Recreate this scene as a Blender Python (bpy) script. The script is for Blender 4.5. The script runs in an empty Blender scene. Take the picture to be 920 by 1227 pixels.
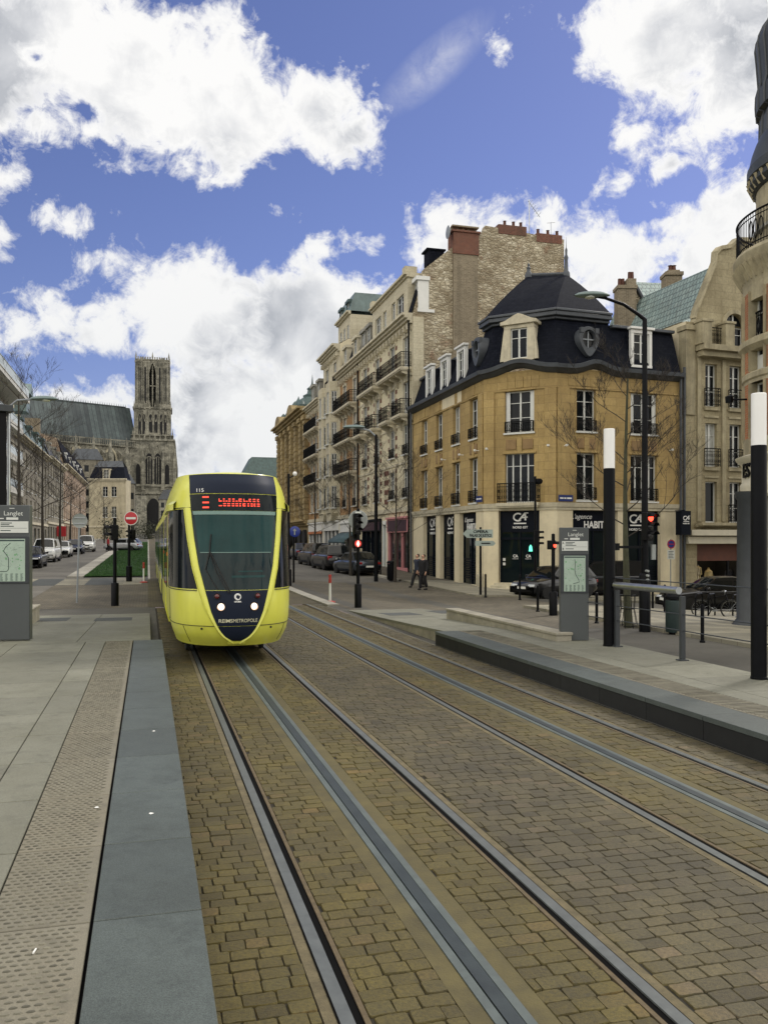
import bpy, bmesh, math, random
from mathutils import Vector, Matrix
R = math.radians
rnd = random.Random(11)
SC = bpy.context.scene
COL = SC.collection
# ---------------------------------------------------------------- survey: camera and ground
FPX, TH, CH, HV, CU = 1020.0, R(15.48), 2.25, 649.0, 460.0
SN, CN = math.sin(TH), math.cos(TH)
def sm(a, b, x):
    t = min(1, max(0, (x-a)/(b-a))); return t*t*(3-2*t)
def zg(x, y):
    up = y-34
    z = 0.016*(math.sqrt(up*up+16)+up)/2 - 0.0016 if y > -40 else 0
    drop = -0.25*sm(6.9, 11, x) - 0.45*sm(14, 24, x)
    return max(0, z) + drop*(1-sm(42, 75, y))
def at(u, v, z=0.0):                  # point of the place at height z that the photo shows at pixel u, v
    d = FPX*(CH-z)/(v-HV); r = (u-CU)*d/FPX
    return Vector((d*SN+r*CN, d*CN-r*SN, z))
def ad(u, d, v=None):                 # point at depth d
    r = (u-CU)*d/FPX
    return Vector((d*SN+r*CN, d*CN-r*SN, CH+(HV-(v if v is not None else HV))*d/FPX))
def gq(u, v, lift=0.0):               # point on the ground
    z = 0.0
    for _ in range(30):
        p = at(u, v, z+lift); z = 0.5*z+0.5*zg(p.x, p.y)
    return Vector((p.x, p.y, zg(p.x, p.y)+lift))
def onx(u, X):                        # Y on the line x = X seen at pixel column u
    t = (u-CU)/FPX
    return X*(CN-t*SN)/(SN+t*CN)
# ---------------------------------------------------------------- materials
MATS = {}
class NT:
    def __init__(s, tree): s.t = tree; s.l = tree.links.new
    def n(s, typ, ins=None, **kw):
        nd = s.t.nodes.new(typ)
        for k, v in kw.items(): setattr(nd, k, v)
        for k, v in (ins or {}).items():
            if isinstance(v, bpy.types.NodeSocket): s.l(v, nd.inputs[k])
            else: nd.inputs[k].default_value = v
        return nd
    def math(s, op, a, b=0.0, c=0.0, clamp=False):
        nd = s.n('ShaderNodeMath', operation=op); nd.use_clamp = clamp
        for i, v in enumerate((a, b, c)):
            if isinstance(v, bpy.types.NodeSocket): s.l(v, nd.inputs[i])
            else: nd.inputs[i].default_value = v
        return nd.outputs[0]
    def mix(s, f, a, b, bt='MIX'):
        nd = s.n('ShaderNodeMix', data_type='RGBA', blend_type=bt)
        for i, v in ((0, f), (6, a), (7, b)):
            if isinstance(v, bpy.types.NodeSocket): s.l(v, nd.inputs[i])
            else: nd.inputs[i].default_value = v if i == 0 else (tuple(v)+(1,))[:4]
        return nd.outputs[2]
    def ramp(s, f, stops):
        nd = s.n('ShaderNodeValToRGB'); s.l(f, nd.inputs[0]); e = nd.color_ramp.elements
        while len(e) < len(stops): e.new(0.5)
        for el, (p, c) in zip(e, stops): el.position = p; el.color = (tuple(c)+(1,))[:4] if not isinstance(c, (int, float)) else (c, c, c, 1)
        return nd.outputs[0]
def new_mat(name):
    m = bpy.data.materials.new(name); m.use_nodes = True
    nt = NT(m.node_tree); b = m.node_tree.nodes['Principled BSDF']
    return m, nt, b
def pm(name, col, rough=0.6, metal=0.0, var=0.2, scale=2.0, bump=0.0, bscale=60, coat=0.0, spec=0.5, dirt=0.0, streak=0.0, emit=None, es=0.0, island=0.0):
    if name in MATS: return MATS[name]
    m, nt, b = new_mat(name)
    tc = nt.n('ShaderNodeTexCoord').outputs['Object']
    n1 = nt.n('ShaderNodeTexNoise', {'Vector': tc, 'Scale': scale, 'Detail': 6, 'Roughness': 0.65}).outputs[0]
    c = nt.mix(nt.ramp(n1, [(0.3, 0), (0.7, 1)]), [x*(1-var) for x in col], [min(1, x*(1+var)) for x in col])
    if island:
        ri = nt.n('ShaderNodeNewGeometry').outputs['Random Per Island']
        c = nt.mix(ri, nt.mix(1, c, (1-island,)*3, 'MULTIPLY'), nt.mix(1, c, (1+island,)*3, 'MULTIPLY'))
    if streak:
        mp = nt.n('ShaderNodeMapping', {'Vector': tc, 'Scale': (1.3, 1.3, 0.12)}).outputs[0]
        n2 = nt.n('ShaderNodeTexNoise', {'Vector': mp, 'Scale': 1.2, 'Detail': 5, 'Roughness': 0.7}).outputs[0]
        c = nt.mix(nt.math('MULTIPLY', nt.ramp(n2, [(0.45, 0), (0.75, 1)]), streak), c, [x*0.35 for x in col])
    if dirt:
        n3 = nt.n('ShaderNodeTexNoise', {'Vector': tc, 'Scale': scale*4.3, 'Detail': 8, 'Roughness': 0.75}).outputs[0]
        c = nt.mix(nt.math('MULTIPLY', nt.ramp(n3, [(0.5, 0), (0.72, 1)]), dirt), c, (0.03, 0.027, 0.02))
    nt.l(c, b.inputs['Base Color'])
    rr = nt.math('ADD', nt.math('MULTIPLY', n1, 0.25*rough), rough*0.87, clamp=True); nt.l(rr, b.inputs['Roughness'])
    b.inputs['Metallic'].default_value = metal; b.inputs['Specular IOR Level'].default_value = spec
    b.inputs['Coat Weight'].default_value = coat; b.inputs['Coat Roughness'].default_value = 0.06
    if bump:
        nb = nt.n('ShaderNodeTexNoise', {'Vector': tc, 'Scale': bscale, 'Detail': 4, 'Roughness': 0.6}).outputs[0]
        nt.l(nt.n('ShaderNodeBump', {'Height': nb, 'Strength': bump, 'Distance': 0.01}).outputs[0], b.inputs['Normal'])
    if emit:
        b.inputs['Emission Color'].default_value = tuple(emit)+(1,); b.inputs['Emission Strength'].default_value = es
    MATS[name] = m; return m
def brickmat(name, c1, c2, mortar, bw, bh, ms=0.012, stain=0.4, staincol=(0.05, 0.045, 0.035), rough=0.85, bump=0.5, uv=True, streak=0.5, squash=1.0, noise=0.25, dist=0.02, spec=0.3):
    """coursed masonry in metres: bw x bh blocks"""
    if name in MATS: return MATS[name]
    m, nt, b = new_mat(name)
    tc = nt.n('ShaderNodeTexCoord'); ob = tc.outputs['Object']; co = tc.outputs['UV'] if uv else ob
    br = nt.n('ShaderNodeTexBrick', {'Vector': co, 'Color1': tuple(c1)+(1,), 'Color2': tuple(c2)+(1,), 'Mortar': tuple(mortar)+(1,), 'Scale': 1.0,
              'Mortar Size': ms, 'Mortar Smooth': 0.3, 'Bias': 0.0, 'Brick Width': bw, 'Row Height': bh})
    c = br.outputs[0]
    nf = nt.n('ShaderNodeTexNoise', {'Vector': ob, 'Scale': 9.0, 'Detail': 6, 'Roughness': 0.7}).outputs[0]
    c = nt.mix(nt.ramp(nf, [(0.3, 0), (0.7, 1)]), nt.mix(1, c, (1-noise,)*3, 'MULTIPLY'), nt.mix(1, c, (1+noise*0.6,)*3, 'MULTIPLY'))
    nl = nt.n('ShaderNodeTexNoise', {'Vector': ob, 'Scale': 0.35, 'Detail': 7, 'Roughness': 0.68}).outputs[0]
    c = nt.mix(nt.math('MULTIPLY', nt.ramp(nl, [(0.42, 0), (0.7, 1)]), stain), c, staincol)
    if streak:
        mp = nt.n('ShaderNodeMapping', {'Vector': ob, 'Scale': (1.6, 1.6, 0.1)}).outputs[0]
        n2 = nt.n('ShaderNodeTexNoise', {'Vector': mp, 'Scale': 1.3, 'Detail': 6, 'Roughness': 0.7}).outputs[0]
        c = nt.mix(nt.math('MULTIPLY', nt.ramp(n2, [(0.48, 0), (0.78, 1)]), streak), c, staincol)
    nt.l(c, b.inputs['Base Color']); b.inputs['Roughness'].default_value = rough; b.inputs['Specular IOR Level'].default_value = spec
    h = nt.math('ADD', nt.math('MULTIPLY', br.outputs['Fac'], -1.0), nt.math('MULTIPLY', nf, 0.6))
    nt.l(nt.n('ShaderNodeBump', {'Height': h, 'Strength': bump, 'Distance': dist}).outputs[0], b.inputs['Normal'])
    MATS[name] = m; return m
def rubblemat(name):
    m, nt, b = new_mat(name); ob = nt.n('ShaderNodeTexCoord').outputs['Object']
    wob = nt.n('ShaderNodeTexNoise', {'Vector': ob, 'Scale': 1.5, 'Detail': 3}).outputs['Color']
    co = nt.mix(0.12, ob, wob, 'ADD')
    mp = nt.n('ShaderNodeMapping', {'Vector': co, 'Scale': (3.4, 3.4, 6.2)}).outputs[0]
    v = nt.n('ShaderNodeTexVoronoi', {'Vector': mp, 'Scale': 1.0, 'Randomness': 0.85}, feature='F1', distance='CHEBYCHEV')
    e = nt.n('ShaderNodeTexVoronoi', {'Vector': mp, 'Scale': 1.0, 'Randomness': 0.85}, feature='DISTANCE_TO_EDGE').outputs['Distance']
    sep = nt.n('ShaderNodeSeparateColor', {0: v.outputs['Color']})
    c = nt.ramp(sep.outputs[0], [(0.0, (0.30, 0.25, 0.165)), (0.3, (0.43, 0.37, 0.26)), (0.7, (0.56, 0.495, 0.36)), (1.0, (0.66, 0.60, 0.465))])
    nl = nt.n('ShaderNodeTexNoise', {'Vector': ob, 'Scale': 0.5, 'Detail': 7, 'Roughness': 0.7}).outputs[0]
    c = nt.mix(nt.math('MULTIPLY', nt.ramp(nl, [(0.43, 0), (0.66, 1)]), 0.75), c, (0.20, 0.155, 0.095))
    nr = nt.n('ShaderNodeTexNoise', {'Vector': ob, 'Scale': 0.9, 'Detail': 5, 'Roughness': 0.7}).outputs[0]
    c = nt.mix(nt.math('MULTIPLY', nt.ramp(nr, [(0.56, 0), (0.68, 1)]), 0.7), c, (0.24, 0.135, 0.08))
    c = nt.mix(nt.ramp(e, [(0.0, 1), (0.07, 0)]), c, (0.24, 0.195, 0.13))
    nt.l(c, b.inputs['Base Color']); b.inputs['Roughness'].default_value = 0.9
    h = nt.ramp(e, [(0.0, 0), (0.2, 1)])
    nt.l(nt.n('ShaderNodeBump', {'Height': h, 'Strength': 0.9, 'Distance': 0.05}).outputs[0], b.inputs['Normal'])
    MATS[name] = m; return m
# ---------------------------------------------------------------- mesh building
class MB:
    def __init__(s): s.v = []; s.f = []; s.m = []; s.mi = 0
    def add(s, vs, fs, mi=None):
        o = len(s.v); s.v += [tuple(p) for p in vs]; s.f += [tuple(o+i for i in f) for f in fs]
        s.m += [s.mi if mi is None else mi]*len(fs); return s
    def box(s, a, b, mi=None, T=None):
        x0, y0, z0 = a; x1, y1, z1 = b
        vs = [(x0,y0,z0),(x1,y0,z0),(x1,y1,z0),(x0,y1,z0),(x0,y0,z1),(x1,y0,z1),(x1,y1,z1),(x0,y1,z1)]
        if T: vs = [T(*p) for p in vs]
        return s.add(vs, [(3,2,1,0),(4,5,6,7),(0,1,5,4),(1,2,6,5),(2,3,7,6),(3,0,4,7)], mi)
    def cb(s, c, d, mi=None): return s.box([c[i]-d[i]/2 for i in range(3)], [c[i]+d[i]/2 for i in range(3)], mi)
    def ext(s, poly, vec, mi=None):
        n = len(poly); vec = Vector(vec); a = [Vector(p) for p in poly]; b = [p+vec for p in a]
        return s.add(a+b, [tuple(range(n))[::-1], tuple(range(n, 2*n))]+[(i, (i+1) % n, n+(i+1) % n, n+i) for i in range(n)], mi)
    def tube(s, pts, r, n=8, caps=True, mi=None):
        pts = [Vector(p) for p in pts]; k = len(pts); rs = r if isinstance(r, (list, tuple)) else [r]*k
        vs = []; ref = None
        for i, p in enumerate(pts):
            t = (pts[min(i+1, k-1)]-pts[max(i-1, 0)]).normalized()
            if ref is None:
                ref = Vector((0, 0, 1)) if abs(t.z) < 0.9 else Vector((1, 0, 0))
            a = (ref - t*ref.dot(t))
            if a.length < 1e-5: a = t.orthogonal()
            a.normalize(); b = t.cross(a); ref = a
            vs += [p+(a*math.cos(2*math.pi*j/n)+b*math.sin(2*math.pi*j/n))*rs[i] for j in range(n)]
        fs = [(i*n+j, i*n+(j+1) % n, (i+1)*n+(j+1) % n, (i+1)*n+j) for i in range(k-1) for j in range(n)]
        if caps: fs += [tuple(range(n))[::-1], tuple((k-1)*n+j for j in range(n))]
        return s.add(vs, fs, mi)
    def lathe(s, prof, c=(0, 0, 0), n=16, axis='z', mi=None, a0=0, a1=360, caps=True):
        full = a1-a0 >= 360; m = n if full else n+1; vs = []
        for r, h in prof:
            for j in range(m):
                a = R(a0+(a1-a0)*j/n); x, y = r*math.cos(a), r*math.sin(a)
                p = {'z': (x, y, h), 'y': (x, h, y), 'x': (h, x, y)}[axis]
                vs.append((c[0]+p[0], c[1]+p[1], c[2]+p[2]))
        k = len(prof); fs = []
        for i in range(k-1):
            for j in range(n):
                j2 = (j+1) % m; fs.append((i*m+j, i*m+j2, (i+1)*m+j2, (i+1)*m+j))
        if full and caps:
            if prof[0][0] > 1e-4: fs.append(tuple(range(m))[::-1])
            if prof[-1][0] > 1e-4: fs.append(tuple((k-1)*m+j for j in range(m)))
        return s.add(vs, fs, mi)
    def grid(s, rows, mi=None, close=False):
        n = len(rows[0]); vs = [p for r in rows for p in r]
        return s.add(vs, [(i*n+j, i*n+(j+1) % n, (i+1)*n+(j+1) % n, (i+1)*n+j) for i in range(len(rows)-1) for j in range(n if close else n-1)], mi)
    def quad(s, a, b, c, d, mi=None): return s.add([a, b, c, d], [(0, 1, 2, 3)], mi)
    def build(s, name, mats, parent=None, smooth=35, bevel=0, uv=True, recalc=False, solid=0, local=False, world=None):
        if not isinstance(mats, (list, tuple)): mats = [mats]
        me = bpy.data.meshes.new(name)
        off = Vector((0, 0, 0))
        if parent is not None and not local: off = wloc(parent)
        if world is not None: off = Vector(world)
        vs = [(x-off.x, y-off.y, z-off.z) for x, y, z in s.v] if off.length else s.v
        me.from_pydata(vs, [], s.f)
        for m in mats: me.materials.append(m)
        if len(mats) > 1: me.polygons.foreach_set('material_index', s.m)
        me.validate()
        if recalc:
            bm = bmesh.new(); bm.from_mesh(me); bmesh.ops.remove_doubles(bm, verts=bm.verts, dist=1e-5)
            bmesh.ops.recalc_face_normals(bm, faces=bm.faces); bm.to_mesh(me); bm.free()
        if smooth:
            me.polygons.foreach_set('use_smooth', [True]*len(me.polygons)); me.set_sharp_from_angle(angle=R(smooth))
        if uv: metric_uv(me)
        o = bpy.data.objects.new(name, me); COL.objects.link(o)
        if parent is not None: o.parent = parent
        if world is not None: o.location = Vector(world)-(wloc(parent) if parent is not None else Vector())
        if solid:
            md = o.modifiers.new('thick', 'SOLIDIFY'); md.thickness = solid; md.offset = 0
        if bevel:
            md = o.modifiers.new('edge', 'BEVEL'); md.width = bevel; md.segments = 2; md.limit_method = 'ANGLE'; md.angle_limit = R(40)
        return o
def wloc(o):
    p = Vector((0, 0, 0))
    while o is not None: p += o.location; o = o.parent
    return p
def metric_uv(me):
    uvl = me.uv_layers.new(name='metres'); n = len(me.loops); arr = [0.0]*(2*n); vs = [v.co for v in me.vertices]
    for p in me.polygons:
        N = p.normal
        if abs(N.z) > 0.75:
            for li in p.loop_indices:
                c = vs[me.loops[li].vertex_index]; arr[2*li] = c.x; arr[2*li+1] = c.y
        else:
            h = math.hypot(N.x, N.y) or 1; tx, ty = -N.y/h, N.x/h
            for li in p.loop_indices:
                c = vs[me.loops[li].vertex_index]; arr[2*li] = c.x*tx+c.y*ty; arr[2*li+1] = c.z
    uvl.data.foreach_set('uv', arr)
def tag(o, label, cat, group=None, kind=None):
    o['label'] = label; o['category'] = cat
    if group: o['group'] = group
    if kind: o['kind'] = kind
    return o
def struct(o): o['kind'] = 'structure'; return o
def thing(name, label, cat, loc=(0, 0, 0), rz=0.0, group=None):
    o = bpy.data.objects.new(name, None); o.empty_display_size = 0.2; COL.objects.link(o)
    o.location = loc; o.rotation_euler = (0, 0, rz); return tag(o, label, cat, group)
def copy_tree(o, parent=None):
    c = o.copy(); COL.objects.link(c)
    if parent is not None: c.parent = parent
    for ch in list(o.children): copy_tree(ch, c)
    return c
def dup(root, label, loc, rz=0.0, scale=1.0, group=None):
    c = copy_tree(root); c.location = loc; c.rotation_euler = (0, 0, rz); c.scale = (scale,)*3; c['label'] = label
    if group: c['group'] = group
    return c
_txt = {}
def text_mesh(body, size, depth=0.004, align='CENTER', shear=0.0, bold=0.0, width=None):
    cu = bpy.data.curves.new('lettering', 'FONT'); cu.body = body; cu.size = size; cu.extrude = depth/2; cu.align_x = align; cu.align_y = 'CENTER'
    cu.shear = shear; cu.offset = bold; cu.resolution_u = 3
    o = bpy.data.objects.new('lettering', cu); COL.objects.link(o)
    dg = bpy.context.evaluated_depsgraph_get(); me = bpy.data.meshes.new_from_object(o.evaluated_get(dg))
    bpy.data.objects.remove(o); bpy.data.curves.remove(cu)
    if width:
        xs = [v.co.x for v in me.vertices]; w = max(xs)-min(xs)
        for v in me.vertices: v.co.x *= width/w
    return me
def text(mb, body, size, T, depth=0.004, align='CENTER', shear=0.0, bold=0.0, width=None, mi=None):
    """adds lettering to a mesh builder; T maps (x right, y up, z out) to the place"""
    me = text_mesh(body, size, depth, align, shear, bold, width)
    mb.add([T(*v.co) for v in me.vertices], [tuple(p.vertices) for p in me.polygons], mi); bpy.data.meshes.remove(me)
# ---------------------------------------------------------------- facades
class Face:
    """a vertical plane seen from outside: a is its left end, b its right end; P(s, n, z): along, outwards, up"""
    def __init__(s, a, b):
        s.a = Vector((a[0], a[1], 0)); s.b = Vector((b[0], b[1], 0)); d = s.b-s.a; s.L = d.length; s.d = d.normalized()
        s.n = Vector((s.d.y, -s.d.x, 0)); s.rz = math.atan2(s.d.y, s.d.x)
    def P(s, t, n, z): return s.a+s.d*t+s.n*n+Vector((0, 0, z))
    def su(s, u, n=0.0):                # s of the pixel column u
        t = (u-CU)/FPX; q = s.a+s.n*n
        # (q + d*k): r/dpt = t
        r0, d0 = q.x*CN-q.y*SN, q.x*SN+q.y*CN; r1, d1 = s.d.x*CN-s.d.y*SN, s.d.x*SN+s.d.y*CN
        return (t*d0-r0)/(r1-t*d1)
    def box(s, mb, s0, s1, n0, n1, z0, z1, mi=None): return mb.box((s0, n0, z0), (s1, n1, z1), mi, T=s.P)
def wall(mb, F, s0, s1, z0, z1, ops, depth=0.28, mi=0, n=0.0):
    xs = sorted(set([s0, s1]+[x for o in ops for x in o[:2]])); zs = sorted(set([z0, z1]+[z for o in ops for z in o[2:4]]))
    xs = [x for x in xs if s0-1e-6 <= x <= s1+1e-6]; zs = [z for z in zs if z0-1e-6 <= z <= z1+1e-6]
    for i in range(len(xs)-1):
        run = None
        for j in range(len(zs)-1):
            cx, cz = (xs[i]+xs[i+1])/2, (zs[j]+zs[j+1])/2
            solid = not any(o[0] < cx < o[1] and o[2] < cz < o[3] for o in ops)
            if solid and run is None: run = zs[j]
            if not solid and run is not None:
                mb.quad(F.P(xs[i], n, run), F.P(xs[i+1], n, run), F.P(xs[i+1], n, zs[j]), F.P(xs[i], n, zs[j]), mi); run = None
        if run is not None: mb.quad(F.P(xs[i], n, run), F.P(xs[i+1], n, run), F.P(xs[i+1], n, zs[-1]), F.P(xs[i], n, zs[-1]), mi)
    for a, b, c, d in [o[:4] for o in ops]:
        m = n-depth
        mb.quad(F.P(a, n, c), F.P(a, m, c), F.P(a, m, d), F.P(a, n, d), mi); mb.quad(F.P(b, m, c), F.P(b, n, c), F.P(b, n, d), F.P(b, m, d), mi)
        mb.quad(F.P(a, m, d), F.P(b, m, d), F.P(b, n, d), F.P(a, n, d), mi); mb.quad(F.P(a, n, c), F.P(b, n, c), F.P(b, m, c), F.P(a, m, c), mi)
_wm = {}
def _shared(key, fn):
    if key not in _wm:
        o = fn(); _wm[key] = o.data; me = o.data; bpy.data.objects.remove(o)
    return _wm[key]
def place(me, name, parent, loc, rz):
    o = bpy.data.objects.new(name, me); COL.objects.link(o); o.parent = parent
    o.location = Vector(loc)-wloc(parent); o.rotation_euler = (0, 0, rz); return o
def child(me, name, parent):
    o = bpy.data.objects.new(name, me); COL.objects.link(o); o.parent = parent; return o
def window(root, F, s0, s1, z0, z1, kind='casement', n=-0.2, frame='white_joinery', glass=None, sill=True, label=None):
    w, h = round(s1-s0, 2), round(z1-z0, 2); fm = MATS[frame]
    gl = glass or rnd.choice(['window_glass', 'window_glass', 'curtain_glass', 'curtain_glass'])
    def fr():
        m = MB(); t = 0.06; hw = w/2
        m.box((-hw, -0.04, 0), (-hw+t, 0.03, h)); m.box((hw-t, -0.04, 0), (hw, 0.03, h)); m.box((-hw+t, -0.04, 0), (hw-t, 0.03, t)); m.box((-hw+t, -0.04, h-t), (hw-t, 0.03, h))
        if kind in ('casement', 'french', 'shutter'):
            m.box((-0.045, -0.05, t), (0.045, 0.03, h-t))
            for k in ([0.68] if h < 1.6 else [0.36, 0.72]):
                for sx in (-1, 1): m.box((min(sx*0.045, sx*(hw-t)), -0.03, h*k-0.016), (max(sx*0.045, sx*(hw-t)), 0.02, h*k+0.016))
            if kind == 'french':
                for sx in (-1, 1): m.box((min(sx*0.045, sx*(hw-t)), -0.035, t), (max(sx*0.045, sx*(hw-t)), 0.01, h*0.2))
        if kind == 'wide':
            for k in (-0.26, 0, 0.26): m.box((w*k-0.035, -0.045, t), (w*k+0.035, 0.03, h-t))
            m.box((-hw+t, -0.03, h*0.74-0.018), (hw-t, 0.02, h*0.74+0.018))
        if kind == 'shutter':
            for sx in (-1, 1): m.box((sx*(hw-0.13)-0.11, -0.12, 0.02), (sx*(hw-0.13)+0.11, -0.06, h-0.02))
        if sill: m.box((-hw-0.06, -0.32, -0.09), (hw+0.06, 0.02, -0.003))
        return m.build('window', fm)
    def gp_():
        m = MB(); hw = w/2-0.04; m.quad((-hw, 0.005, 0.03), (hw, 0.005, 0.03), (hw, 0.005, h-0.03), (-hw, 0.005, h-0.03)); return m.build('pane', MATS[gl])
    c = F.P((s0+s1)/2, n, z0)
    o = place(_shared(('w', w, h, kind, frame, sill), fr), 'window', root, c, F.rz)
    child(_shared(('g', w, h, gl), gp_), 'pane', o)
    if label: o['label'] = label
    return o
def balcony(root, F, s0, s1, z, depth=0.7, h=1.0, slab=True, corbels=True, stone='pale_stone', pitch=0.125, label=None, n=0.0):
    w = round(s1-s0, 2)
    def rl():
        m = MB(); hw = w/2; d = depth
        path = [(-hw, 0), (-hw, -d), (hw, -d), (hw, 0)]
        for a, b in zip(path, path[1:]):
            a = Vector((a[0], a[1], 0)); b = Vector((b[0], b[1], 0)); L = (b-a).length; k = max(1, int(L/pitch)); dr = (b-a)/L
            for zz, rr in ((h, 0.026), (h*0.84, 0.014), (0.09, 0.018)):
                m.tube([a+Vector((0, 0, zz)), b+Vector((0, 0, zz))], rr, 4)
            for i in range(k+1):
                q = a+(b-a)*(i/k); m.tube([q+Vector((0, 0, 0.0)), q+Vector((0, 0, h))], 0.012 if i % k else 0.02, 4, False)
                if i < k:   # scroll work
                    q2 = a+(b-a)*((i+0.5)/k); rr = pitch*0.4
                    for zc in (h*0.3, h*0.62):
                        m.tube([q2+dr*(rr*math.cos(t*math.pi/3))+Vector((0, 0, zc+rr*1.5*math.sin(t*math.pi/3))) for t in range(7)], 0.009, 3, False)
        return m.build('balcony_railing', MATS['wrought_iron'], smooth=0, uv=False)
    def sl():
        m = MB(); hw = w/2+0.05; d = depth+0.08
        m.box((-hw, -d, -0.16), (hw, 0, 0)); m.box((-hw+0.04, -d+0.06, -0.24), (hw-0.04, 0, -0.16))
        if corbels:
            k = max(2, int(w/1.3)+1)
            for i in range(k):
                x = -hw+0.22+(2*hw-0.44)*i/(k-1)
                m.ext([(x-0.1, 0, -0.24), (x-0.1, -d*0.8, -0.24), (x-0.1, -d*0.74, -0.38), (x-0.1, -d*0.35, -0.5), (x-0.1, -0.12, -0.85), (x-0.1, 0, -0.9)], (0.2, 0, 0))
        return m.build('slab', MATS[stone])
    o = place(_shared(('b', w, round(depth, 2), round(h, 2), pitch), rl), 'balcony', root, F.P((s0+s1)/2, n, z), F.rz)
    if slab: child(_shared(('bs', w, round(depth, 2), corbels, stone), sl), 'slab', o)
    if label: o['label'] = label
    return o
def cornice(mb, F, s0, s1, z, h, out, steps=3, mi=None, n=0.0):
    for i in range(steps):
        k0, k1 = i/steps, (i+1)/steps
        F.box(mb, s0-out*0.0, s1+out*0.0, n-0.02, n+out*k1, z+h*k0+(0.002 if i else 0), z+h*k1, mi)
# ---------------------------------------------------------------- palette
pm('white_joinery', (0.62, 0.63, 0.6), 0.45, var=0.08)
pm('grey_joinery', (0.3, 0.32, 0.32), 0.5)
pm('wrought_iron', (0.004, 0.0045, 0.005), 0.5, spec=0.12)
pm('black_metal', (0.003, 0.0035, 0.005), 0.45, spec=0.13, var=0.3, scale=6)
pm('dark_grey_metal', (0.04, 0.045, 0.05), 0.45, spec=0.35, var=0.15, scale=3, streak=0.2)
pm('steel', (0.42, 0.44, 0.45), 0.32, metal=0.9, var=0.15, scale=5)
pm('grey_paint', (0.23, 0.25, 0.27), 0.4, var=0.1)
pm('pale_stone', (0.54, 0.49, 0.365), 0.85, var=0.2, scale=2.5, bump=0.3, bscale=30, streak=0.45)
pm('grey_stone', (0.3, 0.29, 0.25), 0.85, var=0.25, scale=2, bump=0.3, bscale=30, streak=0.6)
pm('zinc', (0.062, 0.07, 0.082), 0.55, metal=0.1, var=0.25, scale=1.5, streak=0.4)
pm('zinc_green', (0.16, 0.215, 0.21), 0.5, metal=0.1, var=0.25, scale=1.5, streak=0.4)
pm('copper_green', (0.055, 0.092, 0.088), 0.55, var=0.4, scale=2.5, streak=0.4)
pm('black_plastic', (0.004, 0.004, 0.005), 0.5, spec=0.15)
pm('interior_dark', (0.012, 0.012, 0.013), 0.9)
pm('red_plaster', (0.30, 0.06, 0.04), 0.8)
pm('concrete', (0.29, 0.27, 0.215), 0.85, var=0.25, scale=1.5, bump=0.35, bscale=60, dirt=0.35, streak=0.35)
pm('white_paint', (0.72, 0.72, 0.69), 0.5, var=0.06)
def glassmat(name, col, rough=0.04, curtain=None, spec=0.4):
    m, nt, b = new_mat(name)
    tc = nt.n('ShaderNodeTexCoord'); ri = nt.n('ShaderNodeObjectInfo').outputs['Random']
    n1 = nt.n('ShaderNodeTexNoise', {'Vector': tc.outputs['Object'], 'Scale': 1.3, 'Detail': 3}).outputs[0]
    c = nt.mix(n1, [x*0.5 for x in col], [x*1.5 for x in col])
    if curtain:
        w = nt.n('ShaderNodeTexWave', {'Vector': tc.outputs['Object'], 'Scale': 5.0, 'Distortion': 2.5, 'Detail': 2}).outputs[0]
        cc = nt.mix(w, [x*0.7 for x in curtain], curtain); c = nt.mix(nt.math('MULTIPLY', ri, 0.8), c, cc)
    nt.l(c, b.inputs['Base Color']); b.inputs['Roughness'].default_value = rough; b.inputs['Specular IOR Level'].default_value = spec
    nw = nt.n('ShaderNodeTexNoise', {'Vector': tc.outputs['Object'], 'Scale': 0.9, 'Detail': 1}).outputs[0]
    nt.l(nt.n('ShaderNodeBump', {'Height': nw, 'Strength': 0.05, 'Distance': 0.1}).outputs[0], b.inputs['Normal'])
    MATS[name] = m; return m
glassmat('window_glass', (0.008, 0.010, 0.012), spec=0.2); glassmat('curtain_glass', (0.02, 0.023, 0.023), spec=0.25, curtain=(0.36, 0.35, 0.3))
glassmat('shop_glass', (0.007, 0.012, 0.014), spec=0.16); glassmat('car_glass', (0.007, 0.009, 0.010), 0.02)
glassmat('blind_glass', (0.42, 0.43, 0.40), 0.25)
brickmat('ochre_ashlar', (0.47, 0.34, 0.145), (0.39, 0.28, 0.115), (0.26, 0.185, 0.09), 1.1, 0.42, 0.010, stain=0.65, staincol=(0.20, 0.135, 0.062), bump=0.25, streak=0.4, noise=0.18)
brickmat('cream_ashlar', (0.60, 0.55, 0.41), (0.53, 0.48, 0.35), (0.36, 0.32, 0.23), 0.9, 0.36, 0.008, stain=0.3, staincol=(0.27, 0.22, 0.13), bump=0.3, streak=0.35)
brickmat('white_brick', (0.80, 0.73, 0.52), (0.72, 0.64, 0.44), (0.5, 0.45, 0.34), 0.24, 0.075, 0.01, stain=0.2, staincol=(0.32, 0.26, 0.16), bump=0.3, streak=0.3)
brickmat('orange_brick', (0.47, 0.27, 0.11), (0.38, 0.19, 0.075), (0.36, 0.29, 0.19), 0.24, 0.075, 0.01, stain=0.35, bump=0.3)
brickmat('red_brick', (0.20, 0.062, 0.038), (0.13, 0.042, 0.028), (0.28, 0.2, 0.15), 0.24, 0.075, 0.01, stain=0.35, bump=0.4)
brickmat('brown_brick', (0.29, 0.24, 0.165), (0.21, 0.17, 0.115), (0.36, 0.31, 0.23), 0.26, 0.085, 0.012, stain=0.3, bump=0.4)
brickmat('pink_brick', (0.36, 0.22, 0.145), (0.42, 0.33, 0.24), (0.36, 0.32, 0.25), 0.5, 0.16, 0.02, stain=0.4, bump=0.3)
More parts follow.
